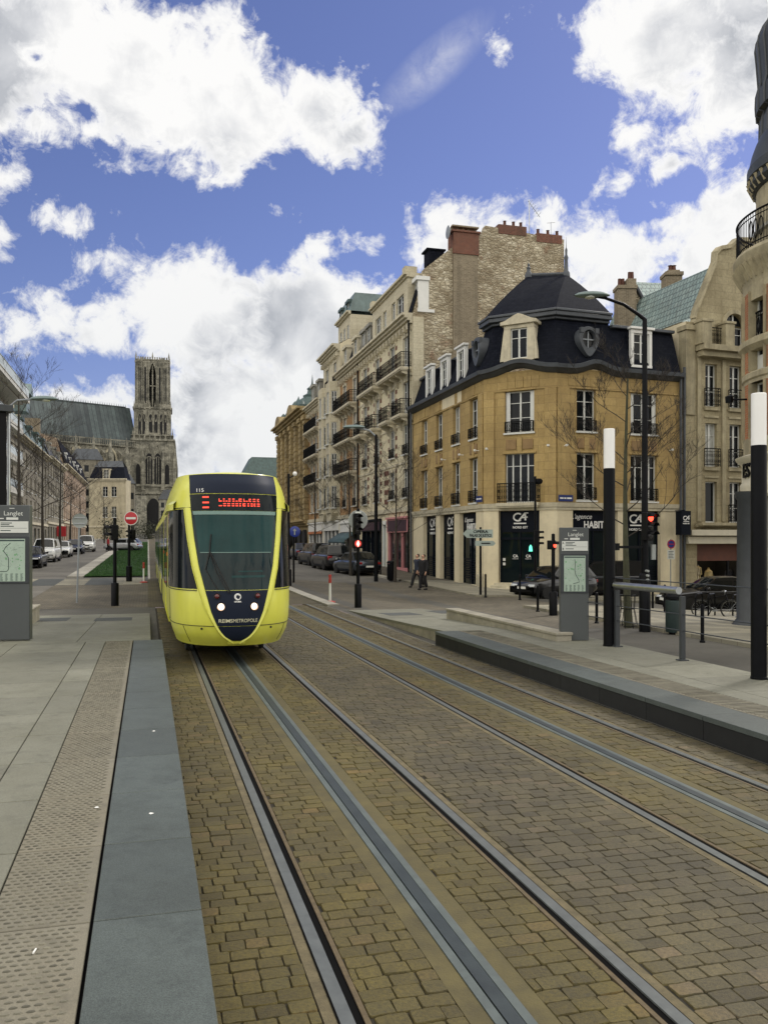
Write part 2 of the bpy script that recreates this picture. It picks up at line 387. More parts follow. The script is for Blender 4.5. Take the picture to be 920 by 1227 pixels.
brickmat('gold_ashlar', (0.47, 0.365, 0.19), (0.38, 0.29, 0.14), (0.22, 0.15, 0.07), 1.0, 0.4, 0.012, stain=0.8, staincol=(0.085, 0.065, 0.04), bump=0.5)
brickmat('gothic_stone', (0.41, 0.39, 0.315), (0.29, 0.275, 0.22), (0.10, 0.09, 0.07), 1.4, 0.6, 0.03, stain=0.92, staincol=(0.036, 0.038, 0.033), bump=0.6, streak=0.9)
brickmat('slate', (0.006, 0.0075, 0.014), (0.011, 0.013, 0.021), (0.005, 0.006, 0.01), 0.22, 0.14, 0.012, stain=0.3, staincol=(0.02, 0.022, 0.026), rough=0.8, bump=0.35, streak=0.25, spec=0.06)
brickmat('grey_slate', (0.055, 0.062, 0.072), (0.085, 0.092, 0.10), (0.03, 0.033, 0.04), 0.3, 0.2, 0.015, stain=0.4, rough=0.6, bump=0.3)
brickmat('green_tile', (0.22, 0.30, 0.29), (0.29, 0.37, 0.35), (0.10, 0.14, 0.145), 0.28, 0.34, 0.03, stain=0.25, rough=0.5, bump=0.8)
brickmat('lead_roof', (0.05, 0.062, 0.066), (0.105, 0.135, 0.135), (0.03, 0.04, 0.045), 1.8, 40.0, 0.12, stain=0.5, staincol=(0.02, 0.024, 0.03), rough=0.55, bump=0.4, streak=0.6)
rubblemat('rubble_stone')
pm('buff_render', (0.44, 0.39, 0.275), 0.9, var=0.2, scale=0.8, bump=0.2, streak=0.5, dirt=0.15)
brickmat('grey_ashlar', (0.31, 0.285, 0.225), (0.24, 0.22, 0.17), (0.2, 0.18, 0.14), 0.8, 0.34, 0.012, stain=0.75, staincol=(0.10, 0.09, 0.07), bump=0.4, streak=0.6)
brickmat('beige_ashlar', (0.40, 0.35, 0.225), (0.34, 0.295, 0.185), (0.25, 0.21, 0.135), 0.9, 0.4, 0.010, stain=0.6, staincol=(0.15, 0.12, 0.07), bump=0.35, streak=0.5)
# ---------------------------------------------------------------- sky
def build_world():
    w = bpy.data.worlds.new('World'); SC.world = w; w.use_nodes = True
    t = w.node_tree; t.nodes.clear(); nt = NT(t)
    SUN_EL, SUN_AZ = R(44), R(62)                    # azimuth clockwise from +Y: ahead and to the right
    sky = nt.n('ShaderNodeTexSky', sky_type='NISHITA', sun_disc=False, sun_elevation=SUN_EL, sun_rotation=SUN_AZ, altitude=80, air_density=1.0, dust_density=0.4, ozone_density=2.5)
    d = nt.n('ShaderNodeTexCoord').outputs['Generated']
    sx = nt.n('ShaderNodeSeparateXYZ', {0: d}); x, y, z = sx.outputs
    az = nt.math('ARCTAN2', x, y); el = nt.math('ARCSINE', z)
    n_big = nt.n('ShaderNodeTexNoise', {'Vector': d, 'Scale': 11.0, 'Detail': 11, 'Roughness': 0.6, 'Lacunarity': 2.1, 'Distortion': 0.35}).outputs[0]
    n_fine = nt.n('ShaderNodeTexNoise', {'Vector': d, 'Scale': 34.0, 'Detail': 8, 'Roughness': 0.65, 'Distortion': 0.5}).outputs[0]
    def ae(u, v):
        q = Vector(((u-CU)/FPX, 1, (HV-v)/FPX)); return TH+math.atan2(q.x, q.y), math.atan2(q.z, math.hypot(q.x, q.y))
    def blobs(lst):
        M = None
        for u, v, ru, rv in lst:
            a, e = ae(u, v); f = 1/math.sqrt(1+((u-CU)/FPX)**2+((HV-v)/FPX)**2)
            rx, ry = ru/FPX*f/max(0.5, math.cos(e)), rv/FPX*f
            px = nt.math('MULTIPLY_ADD', az, 1/rx, -a/rx); py = nt.math('MULTIPLY_ADD', el, 1/ry, -e/ry)
            L = nt.n('ShaderNodeVectorMath', {0: nt.n('ShaderNodeCombineXYZ', {0: px, 1: py}).outputs[0]}, operation='LENGTH').outputs['Value']
            L = nt.math('MULTIPLY', nt.math('SUBTRACT', 1.0, L), min(rx, ry)/0.045)
            M = L if M is None else nt.math('SMOOTH_MAX', M, L, 0.3)
        return M
    main = blobs([(-40, 60, 130, 110), (60, 50, 120, 90), (140, 80, 120, 95), (40, 140, 60, 30), (160, 150, 60, 40), (215, 120, 90, 78), (290, 135, 95, 80), (370, 140, 80, 62), (410, 165, 45, 40), (270, 60, 35, 40),
                  (250, 385, 100, 80), (370, 400, 110, 82), (80, 392, 115, 36), (200, 375, 60, 35), (290, 500, 120, 90), (230, 540, 60, 60), (430, 350, 40, 30), (350, 560, 90, 60),
                  (100, 486, 95, 26), (25, 500, 60, 24), (150, 470, 50, 20),
                  (530, 292, 42, 38), (610, 272, 50, 20), (560, 270, 40, 22), (648, 268, 22, 14),
                  (800, 45, 112, 72), (890, 50, 80, 110), (725, 55, 40, 48), (715, 85, 25, 35), (850, 95, 60, 42), (905, 130, 22, 50),
                  (840, 262, 95, 42), (760, 310, 75, 42), (860, 310, 90, 62), (805, 205, 36, 30), (720, 330, 50, 32), (900, 250, 40, 50), (705, 295, 30, 16),
                  (745, 140, 14, 30), (757, 170, 20, 30), (845, 150, 26, 20), (748, 215, 20, 24), (705, 80, 20, 26),
                  (640, 18, 26, 18), (66, 265, 26, 11), (3, 275, 18, 32), (6, 215, 14, 14), (150, 315, 24, 11), (383, 300, 40, 10), (335, 255, 12, 8), (605, 58, 8, 8), (20, 343, 30, 6)])
    holes = blobs([(42, 68, 20, 13), (106, 137, 16, 12), (815, 224, 26, 22), (780, 255, 24, 6)])
    main = nt.math('MINIMUM', nt.math('MAXIMUM', main, -1.2), 0.95)
    dens = nt.math('ADD', main, nt.math('MULTIPLY_ADD', n_big, 2.9, -1.38))
    dens = nt.math('ADD', dens, nt.math('MULTIPLY_ADD', n_fine, 1.5, -0.74))
    dens = nt.math('SUBTRACT', dens, nt.math('MULTIPLY', nt.math('MAXIMUM', nt.math('ADD', holes, 0.1), 0.0), 2.4))
    # the rest of the dome: broken cumulus everywhere the photograph does not look
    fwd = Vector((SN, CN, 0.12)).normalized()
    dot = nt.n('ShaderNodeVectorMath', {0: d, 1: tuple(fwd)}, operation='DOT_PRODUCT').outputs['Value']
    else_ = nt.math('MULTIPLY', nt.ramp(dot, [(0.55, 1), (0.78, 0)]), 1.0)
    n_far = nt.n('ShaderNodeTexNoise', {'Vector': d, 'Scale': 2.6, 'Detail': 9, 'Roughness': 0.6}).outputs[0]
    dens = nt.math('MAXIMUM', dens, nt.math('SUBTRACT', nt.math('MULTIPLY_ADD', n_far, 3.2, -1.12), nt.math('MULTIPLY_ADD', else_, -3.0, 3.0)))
    cov = nt.ramp(dens, [(0.0, 0), (0.14, 0.3), (0.36, 0.9), (0.55, 1)])
    # thin streak of high cloud
    a, e = ae(520, 78); ca, sa = math.cos(R(32)), math.sin(R(32))
    px = nt.math('ADD', az, -a); py = nt.math('ADD', el, -e)
    qx = nt.math('ADD', nt.math('MULTIPLY', px, ca/0.085), nt.math('MULTIPLY', py, sa/0.085)); qy = nt.math('ADD', nt.math('MULTIPLY', px, -sa/0.026), nt.math('MULTIPLY', py, ca/0.026))
    L = nt.n('ShaderNodeVectorMath', {0: nt.n('ShaderNodeCombineXYZ', {0: qx, 1: qy}).outputs[0]}, operation='LENGTH').outputs['Value']
    cir = nt.math('MULTIPLY', nt.math('SUBTRACT', 1.0, L, clamp=True), nt.ramp(n_fine, [(0.3, 0.1), (0.65, 0.95)]))
    cov = nt.math('MAXIMUM', cov, nt.math('MULTIPLY', cir, 0.5))
    # shading of the clouds: thick cores greyer, billows from a second noise
    n_sh = nt.n('ShaderNodeTexNoise', {'Vector': nt.n('ShaderNodeMapping', {'Vector': d, 'Location': (0.012, 0, -0.03)}).outputs[0], 'Scale': 11.0, 'Detail': 9, 'Roughness': 0.6, 'Distortion': 0.35}).outputs[0]
    rel = nt.math('SUBTRACT', n_big, n_sh)
    n_soft = nt.n('ShaderNodeTexNoise', {'Vector': d, 'Scale': 6.5, 'Detail': 3, 'Roughness': 0.5}).outputs[0]
    thick = nt.ramp(dens, [(0.35, 0), (1.0, 1)])
    core = nt.math('MULTIPLY', nt.ramp(n_soft, [(0.40, 0), (0.62, 1)]), thick)
    shade = nt.math('ADD', nt.math('MULTIPLY', rel, 0.9), nt.math('MULTIPLY_ADD', core, -0.62, 0.97))
    low = nt.ramp(el, [(0.02, 0.0), (0.42, 1.0)])
    ccol = nt.ramp(shade, [(0.35, (0.50, 0.52, 0.56)), (0.60, (0.72, 0.73, 0.755)), (0.88, (0.98, 0.975, 0.965))])
    ccol = nt.mix(low, nt.mix(1, ccol, (0.86, 0.88, 0.90), 'MULTIPLY'), ccol)
    back = nt.ramp(dot, [(0.30, 1), (0.68, 0)])           # unseen clouds outside the view, brightened to add light on the facades
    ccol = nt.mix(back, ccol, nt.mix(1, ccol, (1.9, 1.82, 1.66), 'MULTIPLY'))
    blue = nt.mix(1.0, sky.outputs[0], (1.0, 0.90, 1.20), 'MULTIPLY')
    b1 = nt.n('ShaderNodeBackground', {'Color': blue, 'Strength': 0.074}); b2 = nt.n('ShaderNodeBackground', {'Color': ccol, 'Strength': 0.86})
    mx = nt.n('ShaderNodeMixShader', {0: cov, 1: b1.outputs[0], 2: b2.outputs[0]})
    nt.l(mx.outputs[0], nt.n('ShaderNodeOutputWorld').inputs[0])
    w.cycles.sampling_method = 'MANUAL'; w.cycles.sample_map_resolution = 512
    ld = bpy.data.lights.new('sun', 'SUN'); ld.energy = 1.6; ld.angle = R(10); ld.color = (1, 0.94, 0.84)
    lo = bpy.data.objects.new('sun', ld); COL.objects.link(lo); lo.location = (40, 20, 60)
    sd = Vector((math.sin(SUN_AZ)*math.cos(SUN_EL), math.cos(SUN_AZ)*math.cos(SUN_EL), math.sin(SUN_EL)))
    lo.rotation_euler = sd.to_track_quat('Z', 'Y').to_euler()
build_world()
cd = bpy.data.cameras.new('camera'); cam = bpy.data.objects.new('camera', cd); COL.objects.link(cam); SC.camera = cam
cam.location = (0, 0, CH); cam.rotation_euler = (R(90), 0, -TH); cd.sensor_fit = 'AUTO'; cd.sensor_width = 36
cd.lens = 36*FPX/1227; cd.shift_y = (HV-613.5)/1227; cd.clip_end = 5000; cd.clip_start = 0.05
SC.view_settings.view_transform = 'Standard'; SC.view_settings.look = 'None'; SC.view_settings.exposure = 0.22; SC.view_settings.gamma = 1
SC.cycles.max_bounces = 5; SC.cycles.diffuse_bounces = 3; SC.cycles.glossy_bounces = 3; SC.cycles.transmission_bounces = 3; SC.cycles.use_denoising = True
SC.cycles.sample_clamp_indirect = 6
# ---------------------------------------------------------------- ground
def asphalt(name, col, agg=90, var=0.25, patch=0.3, brick=None, mortar=None, bump=0.3):
    m, nt, b = new_mat(name); ob = nt.n('ShaderNodeTexCoord').outputs['Object']
    n1 = nt.n('ShaderNodeTexNoise', {'Vector': ob, 'Scale': 0.25, 'Detail': 7, 'Roughness': 0.65}).outputs[0]
    n2 = nt.n('ShaderNodeTexNoise', {'Vector': ob, 'Scale': agg, 'Detail': 3, 'Roughness': 0.7}).outputs[0]
    n3 = nt.n('ShaderNodeTexNoise', {'Vector': ob, 'Scale': 2.2, 'Detail': 6, 'Roughness': 0.7}).outputs[0]
    c = nt.mix(nt.ramp(n1, [(0.35, 0), (0.65, 1)]), [x*(1-patch) for x in col], [x*(1+patch) for x in col])
    h = n2
    if brick:
        br = nt.n('ShaderNodeTexBrick', {'Vector': ob, 'Color1': (0.75, 0.75, 0.75, 1), 'Color2': (1.2, 1.18, 1.12, 1), 'Mortar': (0.55, 0.53, 0.48, 1), 'Scale': 1.0, 'Mortar Size': mortar, 'Mortar Smooth': 0.2, 'Brick Width': brick[0], 'Row Height': brick[1]})
        c = nt.mix(1, c, br.outputs[0], 'MULTIPLY'); h = nt.math('ADD', nt.math('MULTIPLY', n2, 0.5), nt.math('MULTIPLY', br.outputs['Fac'], -1))
    c = nt.mix(nt.ramp(n2, [(0.3, 0), (0.7, 1)]), nt.mix(1, c, (1-var,)*3, 'MULTIPLY'), nt.mix(1, c, (1+var,)*3, 'MULTIPLY'))
    c = nt.mix(nt.math('MULTIPLY', nt.ramp(n3, [(0.52, 0), (0.75, 1)]), 0.35), c, [x*0.4 for x in col])
    nt.l(c, b.inputs['Base Color']); b.inputs['Roughness'].default_value = 0.82; b.inputs['Specular IOR Level'].default_value = 0.35
    nt.l(nt.n('ShaderNodeBump', {'Height': h, 'Strength': bump, 'Distance': 0.01}).outputs[0], b.inputs['Normal'])
    MATS[name] = m; return m
asphalt('asphalt_old', (0.082, 0.078, 0.066)); asphalt('road_grey', (0.12, 0.113, 0.097))
asphalt('paver_brown', (0.112, 0.10, 0.076), brick=(0.2, 0.12), mortar=0.012); asphalt('paver_far', (0.085, 0.073, 0.042), brick=(0.2, 0.125), mortar=0.012)
asphalt('pale_paving', (0.235, 0.222, 0.175), agg=70, patch=0.2, brick=(1.2, 0.6), mortar=0.012, bump=0.2)
asphalt('grey_paving', (0.065, 0.07, 0.068), agg=70, patch=0.2, bump=0.2); asphalt('kerb_stone', (0.33, 0.315, 0.27), agg=50, patch=0.25)
asphalt('lawn', (0.022, 0.06, 0.012), agg=30, patch=0.4)
def sheet(name, xs, ys, mat, lift=0.004, zf=zg):
    m = MB(); m.grid([[(x, y, zf(x, y)+lift) for x in xs] for y in ys])
    return struct(m.build(name, mat, uv=False))
def rng(a, b, step):
    n = max(1, int(round((b-a)/step))); return [a+(b-a)*i/n for i in range(n+1)]
gx = [-1500, -600, -250, -120, -60, -30]+rng(-20, 40, 1.5)+[50, 70, 100, 200, 600, 1500]
gy = [-600, -200, -60, -25, -8]+rng(-4, 130, 3)+rng(140, 400, 20)+[500, 800, 1500, 2500]
gx = sorted(gx+[0.24, 6.02]); gy = sorted(gy+[-3.0, 30.0])
m = MB(); m.v = [(x, y, zg(x, y)) for y in gy for x in gx]; nx_ = len(gx)
for j in range(len(gy)-1):
    for i in range(nx_-1):
        if not (gx[i] >= 0.239 and gx[i+1] <= 6.03 and gy[j] >= -3.01 and gy[j+1] <= 30.01): m.f.append((j*nx_+i, j*nx_+i+1, (j+1)*nx_+i+1, (j+1)*nx_+i)); m.m.append(0)
struct(m.build('ground', MATS['asphalt_old'], uv=False))
sheet('crossing', rng(-8, 6.0, 1), rng(30.1, 47, 1.5), MATS['paver_brown'])
sheet('crossing', rng(6.42, 16, 1.2), rng(22, 46, 1.5), MATS['paver_brown'])
sheet('road', rng(-10.8, -4.3, 1.2), rng(30, 260, 4), MATS['road_grey'], 0.008)
sheet('road', rng(6.42, 13.6, 1.2), rng(46, 260, 4), MATS['road_grey'], 0.008)
sheet('trackbed', [0.0, 1, 2, 3, 4, 5, 6.0], rng(30.0, 300, 3), MATS['paver_far'], 0.012)
# pavements with a kerb step
def pavement(x0, x1, y0, y1, mat='pale_paving', h=0.13, kerb=None):
    m = MB(); ys = rng(y0, y1, 3); xs = rng(x0, x1, 1.3)
    top = lambda x, y: zg(x, y)+h
    m.grid([[(x, y, top(x, y)) for x in xs] for y in ys])
    for x in (x0, x1): m.grid([[(x, y, top(x, y)-0.3), (x, y, top(x, y))] for y in ys])
    for y in (y0, y1): m.grid([[(x, y, top(x, y)-0.3), (x, y, top(x, y))] for x in xs])
    struct(m.build('pavement', MATS[mat], uv=False))
    for kx in (kerb or []):
        k = MB()
        for a, b in zip(ys, ys[1:]):
            k.add([(kx-0.14, a, top(kx, a)-0.3), (kx+0.14, a, top(kx, a)-0.3), (kx+0.14, b, top(kx, b)-0.3), (kx-0.14, b, top(kx, b)-0.3),
                   (kx-0.13, a, top(kx, a)+0.006), (kx+0.13, a, top(kx, a)+0.006), (kx+0.13, b, top(kx, b)+0.006), (kx-0.13, b, top(kx, b)+0.006)], [(4, 5, 6, 7), (0, 1, 5, 4), (1, 2, 6, 5), (2, 3, 7, 6), (3, 0, 4, 7)])
        struct(k.build('kerb', MATS['kerb_stone'], uv=False))
pavement(13.9, 18, 47, 130, 'paver_brown', 0.1, [13.85]); pavement(-15, -11.0, 40, 260, 'pale_paving', 0.12, [-10.9])
pavement(6.0, 6.42, 29, 200, 'kerb_stone', 0.06); pavement(-4.3, -3.45, 50, 200, 'kerb_stone', 0.08); pavement(0.0, 0.12, 47, 200, 'kerb_stone', 0.05)
pavement(14.0, 29, 35.2, 46.9, 'pale_paving', 0.09)
pavement(13.6, 40, 12.0, 29.5, 'pale_paving', 0.1)
# the lawn and its blades
sheet('lawn', rng(-3.44, -0.02, 0.8), rng(50, 170, 4), MATS['lawn'], 0.06)
g = MB(); gr = random.Random(5)
for i in range(26000):
    y = 50.05+ (gr.random()**2.0)*110; x = gr.uniform(-3.4, -0.05); z = zg(x, y)+0.055; h = gr.uniform(0.04, 0.1)*(1+(y-50)*0.006); a = gr.uniform(0, 6.3); w = 0.012*(1+(y-50)*0.03)
    dx, dy = math.cos(a)*w, math.sin(a)*w; lx, ly = gr.uniform(-0.03, 0.03), gr.uniform(-0.03, 0.03)
    g.add([(x-dx, y-dy, z), (x+dx, y+dy, z), (x+lx, y+ly, z+h)], [(0, 1, 2)])
tag(g.build('grass', pm('grass_blade', (0.028, 0.085, 0.014), 0.6, var=0.4, scale=0.8, island=0.4), smooth=0, uv=False), 'short mown green lawn between the road and the tram track', 'grass', kind='stuff')
# light and dark paving bands at the end of the lawn
for i, x in enumerate(rng(-9.6, -0.3, 1.35)[:-1]):
    sheet('crossing_band', [x, x+1.33], [43.2, 48.8], MATS['grey_paving' if i % 2 else 'pale_paving'], 0.012)
# ---------------------------------------------------------------- tracks: setts, rails, power strip
RA, RB, RC, RD, RE, RF = 0.90, 1.655, 2.41, 3.94, 4.695, 5.45
def settmat():
    m, nt, b = new_mat('setts'); ob = nt.n('ShaderNodeTexCoord').outputs['Object']
    ri = nt.n('ShaderNodeNewGeometry').outputs['Random Per Island']
    c = nt.ramp(ri, [(0.0, (0.066, 0.051, 0.011)), (0.3, (0.098, 0.077, 0.016)), (0.65, (0.124, 0.097, 0.021)), (0.88, (0.096, 0.079, 0.022)), (1.0, (0.155, 0.107, 0.030))])
    sx = nt.n('ShaderNodeSeparateXYZ', {0: ob})
    n1 = nt.n('ShaderNodeTexNoise', {'Vector': ob, 'Scale': 0.9, 'Detail': 6, 'Roughness': 0.65}).outputs[0]
    c = nt.mix(nt.ramp(n1, [(0.35, 0), (0.68, 0.8)]), c, (0.062, 0.051, 0.021))
    # between the two tracks the stone is greyer and redder
    gap = nt.math('MULTIPLY', nt.ramp(nt.math('MULTIPLY', sx.outputs[0], 0.1), [(0.243, 0), (0.262, 1)]), nt.ramp(nt.math('MULTIPLY', sx.outputs[0], 0.1), [(0.375, 1), (0.395, 0.15), (0.54, 0.15), (0.56, 0.9)]))
    hs = nt.n('ShaderNodeHueSaturation', {'Hue': 0.497, 'Saturation': 0.74, 'Value': 0.92, 'Color': c}); c = nt.mix(gap, c, hs.outputs[0])
    n2 = nt.n('ShaderNodeTexNoise', {'Vector': ob, 'Scale': 45, 'Detail': 6, 'Roughness': 0.75}).outputs[0]
    c = nt.mix(nt.ramp(n2, [(0.3, 0), (0.7, 1)]), nt.mix(1, c, (0.5,)*3, 'MULTIPLY'), nt.mix(1, c, (1.4,)*3, 'MULTIPLY'))
    n3 = nt.n('ShaderNodeTexNoise', {'Vector': ob, 'Scale': 3.2, 'Detail': 7, 'Roughness': 0.75}).outputs[0]
    c = nt.mix(nt.math('MULTIPLY', nt.ramp(n3, [(0.56, 0), (0.72, 1)]), 0.5), c, (0.05, 0.045, 0.028))
    nt.l(c, b.inputs['Base Color']); nt.l(nt.math('MULTIPLY_ADD', n2, 0.3, 0.52), b.inputs['Roughness']); b.inputs['Specular IOR Level'].default_value = 0.45
    n5 = nt.n('ShaderNodeTexNoise', {'Vector': ob, 'Scale': 0.4, 'Detail': 8, 'Roughness': 0.75}).outputs[0]
    c = nt.mix(nt.math('MULTIPLY', nt.ramp(n5, [(0.47, 0), (0.66, 1)]), 0.45), c, nt.mix(1, c, (0.45, 0.45, 0.5), 'MULTIPLY')); nt.l(c, b.inputs['Base Color'])
    n4 = nt.n('ShaderNodeTexNoise', {'Vector': ob, 'Scale': 130, 'Detail': 3, 'Roughness': 0.6}).outputs[0]
    h = nt.math('ADD', nt.math('MULTIPLY', n2, 1.0), nt.math('MULTIPLY', n4, 0.4))
    nt.l(nt.n('ShaderNodeBump', {'Height': h, 'Strength': 0.8, 'Distance': 0.01}).outputs[0], b.inputs['Normal'])
    MATS['setts'] = m; return m
settmat()
pm('mortar', (0.022, 0.018, 0.010), 0.95, var=0.35, scale=6, bump=0.6, bscale=160, dirt=0.4)
pm('sandy_joint', (0.13, 0.108, 0.060), 0.95, var=0.35, scale=7, bump=0.8, bscale=120, dirt=0.4)
pm('mossy_resin', (0.085, 0.070, 0.025), 0.8, var=0.3, scale=3, bump=0.4, bscale=60, dirt=0.3)
pm('rail_steel', (0.118, 0.128, 0.122), 0.42, metal=0.2, var=0.2, scale=9)
pm('rail_rust', (0.095, 0.07, 0.035), 0.8, var=0.35, scale=12, bump=0.4, bscale=90)
pm('groove', (0.003, 0.003, 0.003), 0.95, spec=0.1)
pm('strip_side', (0.088, 0.106, 0.10), 0.5, var=0.2, scale=5, dirt=0.2)
pm('strip_steel', (0.028, 0.037, 0.038), 0.5, var=0.25, scale=4, bump=0.1)
Y0, Y1, YS = 1.9, 300, 30.0
ytr = rng(Y0, 34, 8)+rng(34, 300, 4)[1:]
def strip(m, x0, x1, z, mi=0, y0=None, y1=None, t=None):
    ys = [y for y in ytr if (y0 is None or y >= y0) and (y1 is None or y <= y1)]
    m.grid([[(x0, y, zg(0, y)+z), (x1, y, zg(0, y)+z)] for y in ys], mi)
    if t:
        for x in (x0, x1): m.grid([[(x, y, zg(0, y)+z-t), (x, y, zg(0, y)+z)] for y in ys], mi)
bed = MB(); bed.grid([[(0.24, y, -0.0125), (6.02, y, -0.0125)] for y in rng(Y0-3, YS, 3)])
struct(bed.build('trackbed', MATS['mortar'], uv=False))
sett = MB(); sr = random.Random(3)
def lay(x0, x1, ya, yb):
    rows = int((yb-ya)/0.118); 
    for r in range(rows):
        y = ya+r*0.118; off = sr.uniform(0, 0.18); x = x0-off if off > 0.05 else x0
        while x < x1-0.02:
            w = sr.uniform(0.125, 0.175); a = max(x, x0); b = min(x+w, x1)
            if x1-b < 0.06: b = x1
            if b-a > 0.035: stone(a+0.0025, b-0.0025, y+0.0025, y+0.1155)
            if b == x1: break
            x += w
def stone(x0, x1, y0, y1):
    j = lambda s: sr.uniform(-s, s)
    z = sr.uniform(-0.0045, 0.003); tx, ty = j(0.02), j(0.03); cx, cy = (x0+x1)/2, (y0+y1)/2
    c = min(0.009, (x1-x0)*0.25)
    P = [(x0+c, y0), (cx+j(.02), y0+j(.003)), (x1-c, y0), (x1, y0+c), (x1, y1-c), (x1-c, y1), (cx+j(.02), y1+j(.003)), (x0+c, y1), (x0, y1-c), (x0, y0+c)]
    P = [(a+j(0.0035), b+j(0.0035)) for a, b in P]
    lo = [(a, b, -0.03) for a, b in P]
    md = [(a, b, z-0.006+(a-cx)*tx+(b-cy)*ty) for a, b in P]
    tp = [(cx+(a-cx)*0.955, cy+(b-cy)*0.94, z+(a-cx)*tx+(b-cy)*ty+j(0.0012)) for a, b in P]
    n = 10
    sett.add(lo+md+tp+[(cx, cy, z+0.003)], [(i, (i+1) % n, n+(i+1) % n, n+i) for i in range(n)]+[(n+i, n+(i+1) % n, 2*n+(i+1) % n, 2*n+i) for i in range(n)]+[(2*n+i, 2*n+(i+1) % n, 3*n) for i in range(n)])
for a, b in ((0.285, RA-0.108), (RA+0.108, RB-0.205), (RB+0.205, RC-0.108), (RC+0.108, RD-0.108), (RD+0.108, RE-0.205), (RE+0.205, RF-0.108), (RF+0.108, 6.0)):
    lay(a, b, Y0, YS)
struct(sett.build('cobblestone_paving', MATS['setts'], smooth=40, uv=False))
def track(name, label, xl, xm, xr):
    t = thing('tram_track', label, 'tram track', (xm, Y0, 0), group='tram tracks')
    for x, s in ((xl, 1), (xr, -1)):                     # s: side the groove lies on
        h = MB(); e = sorted((x-0.035*s, x+0.033*s)); strip(h, e[0], e[1], 0.0045, 0, t=0.03)
        e = sorted((x+0.034*s, x+0.078*s)); strip(h, e[0], e[1], -0.006, 1)
        e = sorted((x+0.078*s, x+0.105*s)); strip(h, e[0], e[1], 0.002, 2, t=0.04)
        e = sorted((x-0.036*s, x-0.044*s)); strip(h, e[0], e[1], 0.001, 1)
        h.build('rail', [MATS['rail_steel'], MATS['groove'], MATS['rail_rust']], t, smooth=0, uv=False)
        j = MB(); e = sorted((x-0.045*s, x-0.105*s)); strip(j, e[0], e[1], -0.004, 0, y1=34, t=0.03)
        j.build('joint_strip', MATS['sandy_joint'], t, smooth=0, uv=False)
    p = MB()
    strip(p, xm-0.095, xm-0.045, 0.003, 0, t=0.03); strip(p, xm+0.045, xm+0.095, 0.003, 0, t=0.03); strip(p, xm-0.038, xm+0.038, 0.007, 1, t=0.02)
    for x in (xm-0.0415, xm+0.0415): strip(p, x-0.0035, x+0.0035, -0.002, 2)
    p.build('power_strip', [MATS['strip_side'], MATS['strip_steel'], MATS['groove']], t, smooth=0, uv=False)
    q = MB(); strip(q, xm-0.205, xm-0.097, -0.003, 0, t=0.03); strip(q, xm+0.097, xm+0.205, -0.003, 0, t=0.03)
    q.build('resin_strip', MATS['mossy_resin'], t, smooth=0, uv=False)
track('tram_track', 'rails and dark power strip that the yellow tram runs on', RA, RB, RC)
track('tram_track', 'empty rails and power strip beside the dark faced platform opposite', RD, RE, RF)
# ---------------------------------------------------------------- platforms
def slabmat(name, col, var=0.12, fleck=0.3, rough=0.75, warm=None, spec=0.4):
    m, nt, b = new_mat(name); ob = nt.n('ShaderNodeTexCoord').outputs['Object']
    ri = nt.n('ShaderNodeNewGeometry').outputs['Random Per Island']
    c = nt.mix(ri, [x*(1-var) for x in col], [x*(1+var) for x in col])
    n1 = nt.n('ShaderNodeTexNoise', {'Vector': ob, 'Scale': 1.1, 'Detail': 8, 'Roughness': 0.7}).outputs[0]
    c = nt.mix(nt.ramp(n1, [(0.38, 0), (0.7, 0.6)]), c, warm or [x*0.62 for x in col])
    n0 = nt.n('ShaderNodeTexNoise', {'Vector': ob, 'Scale': 5.0, 'Detail': 7, 'Roughness': 0.75}).outputs[0]
    c = nt.mix(nt.math('MULTIPLY', nt.ramp(n0, [(0.50, 0), (0.70, 1)]), 0.6), c, [x*0.5 for x in col])
    n2 = nt.n('ShaderNodeTexNoise', {'Vector': ob, 'Scale': 160, 'Detail': 3, 'Roughness': 0.8}).outputs[0]
    c = nt.mix(nt.ramp(n2, [(0.35, 0), (0.65, 1)]), nt.mix(1, c, (1-fleck,)*3, 'MULTIPLY'), nt.mix(1, c, (1+fleck,)*3, 'MULTIPLY'))
    nt.l(c, b.inputs['Base Color']); nt.l(nt.math('MULTIPLY_ADD', n1, 0.25, rough-0.14), b.inputs['Roughness']); b.inputs['Specular IOR Level'].default_value = spec
    nt.l(nt.n('ShaderNodeBump', {'Height': n2, 'Strength': 0.25, 'Distance': 0.004}).outputs[0], b.inputs['Normal'])
    MATS[name] = m
slabmat('blue_granite', (0.066, 0.080, 0.074), 0.16, 0.5, 0.6, spec=0.5); slabmat('shaded_granite', (0.012, 0.013, 0.013), 0.25, 0.3, 0.75)  # second granite: edge stone with the shade of the platform face in its colour
slabmat('beige_slab', (0.178, 0.178, 0.140), 0.14, 0.28, 0.75, warm=(0.115, 0.113, 0.082)); slabmat('tactile_slab', (0.17, 0.158, 0.12), 0.10, 0.2, 0.8, warm=(0.15, 0.13, 0.09)); slabmat('tactile_red', (0.16, 0.125, 0.092), 0.10, 0.2, 0.8)
pm('stud', (0.125, 0.118, 0.088), 0.85, var=0.4, scale=5, island=0.3); pm('stud_red', (0.105, 0.082, 0.06), 0.85, var=0.4, scale=5, island=0.25)
HP = 0.29
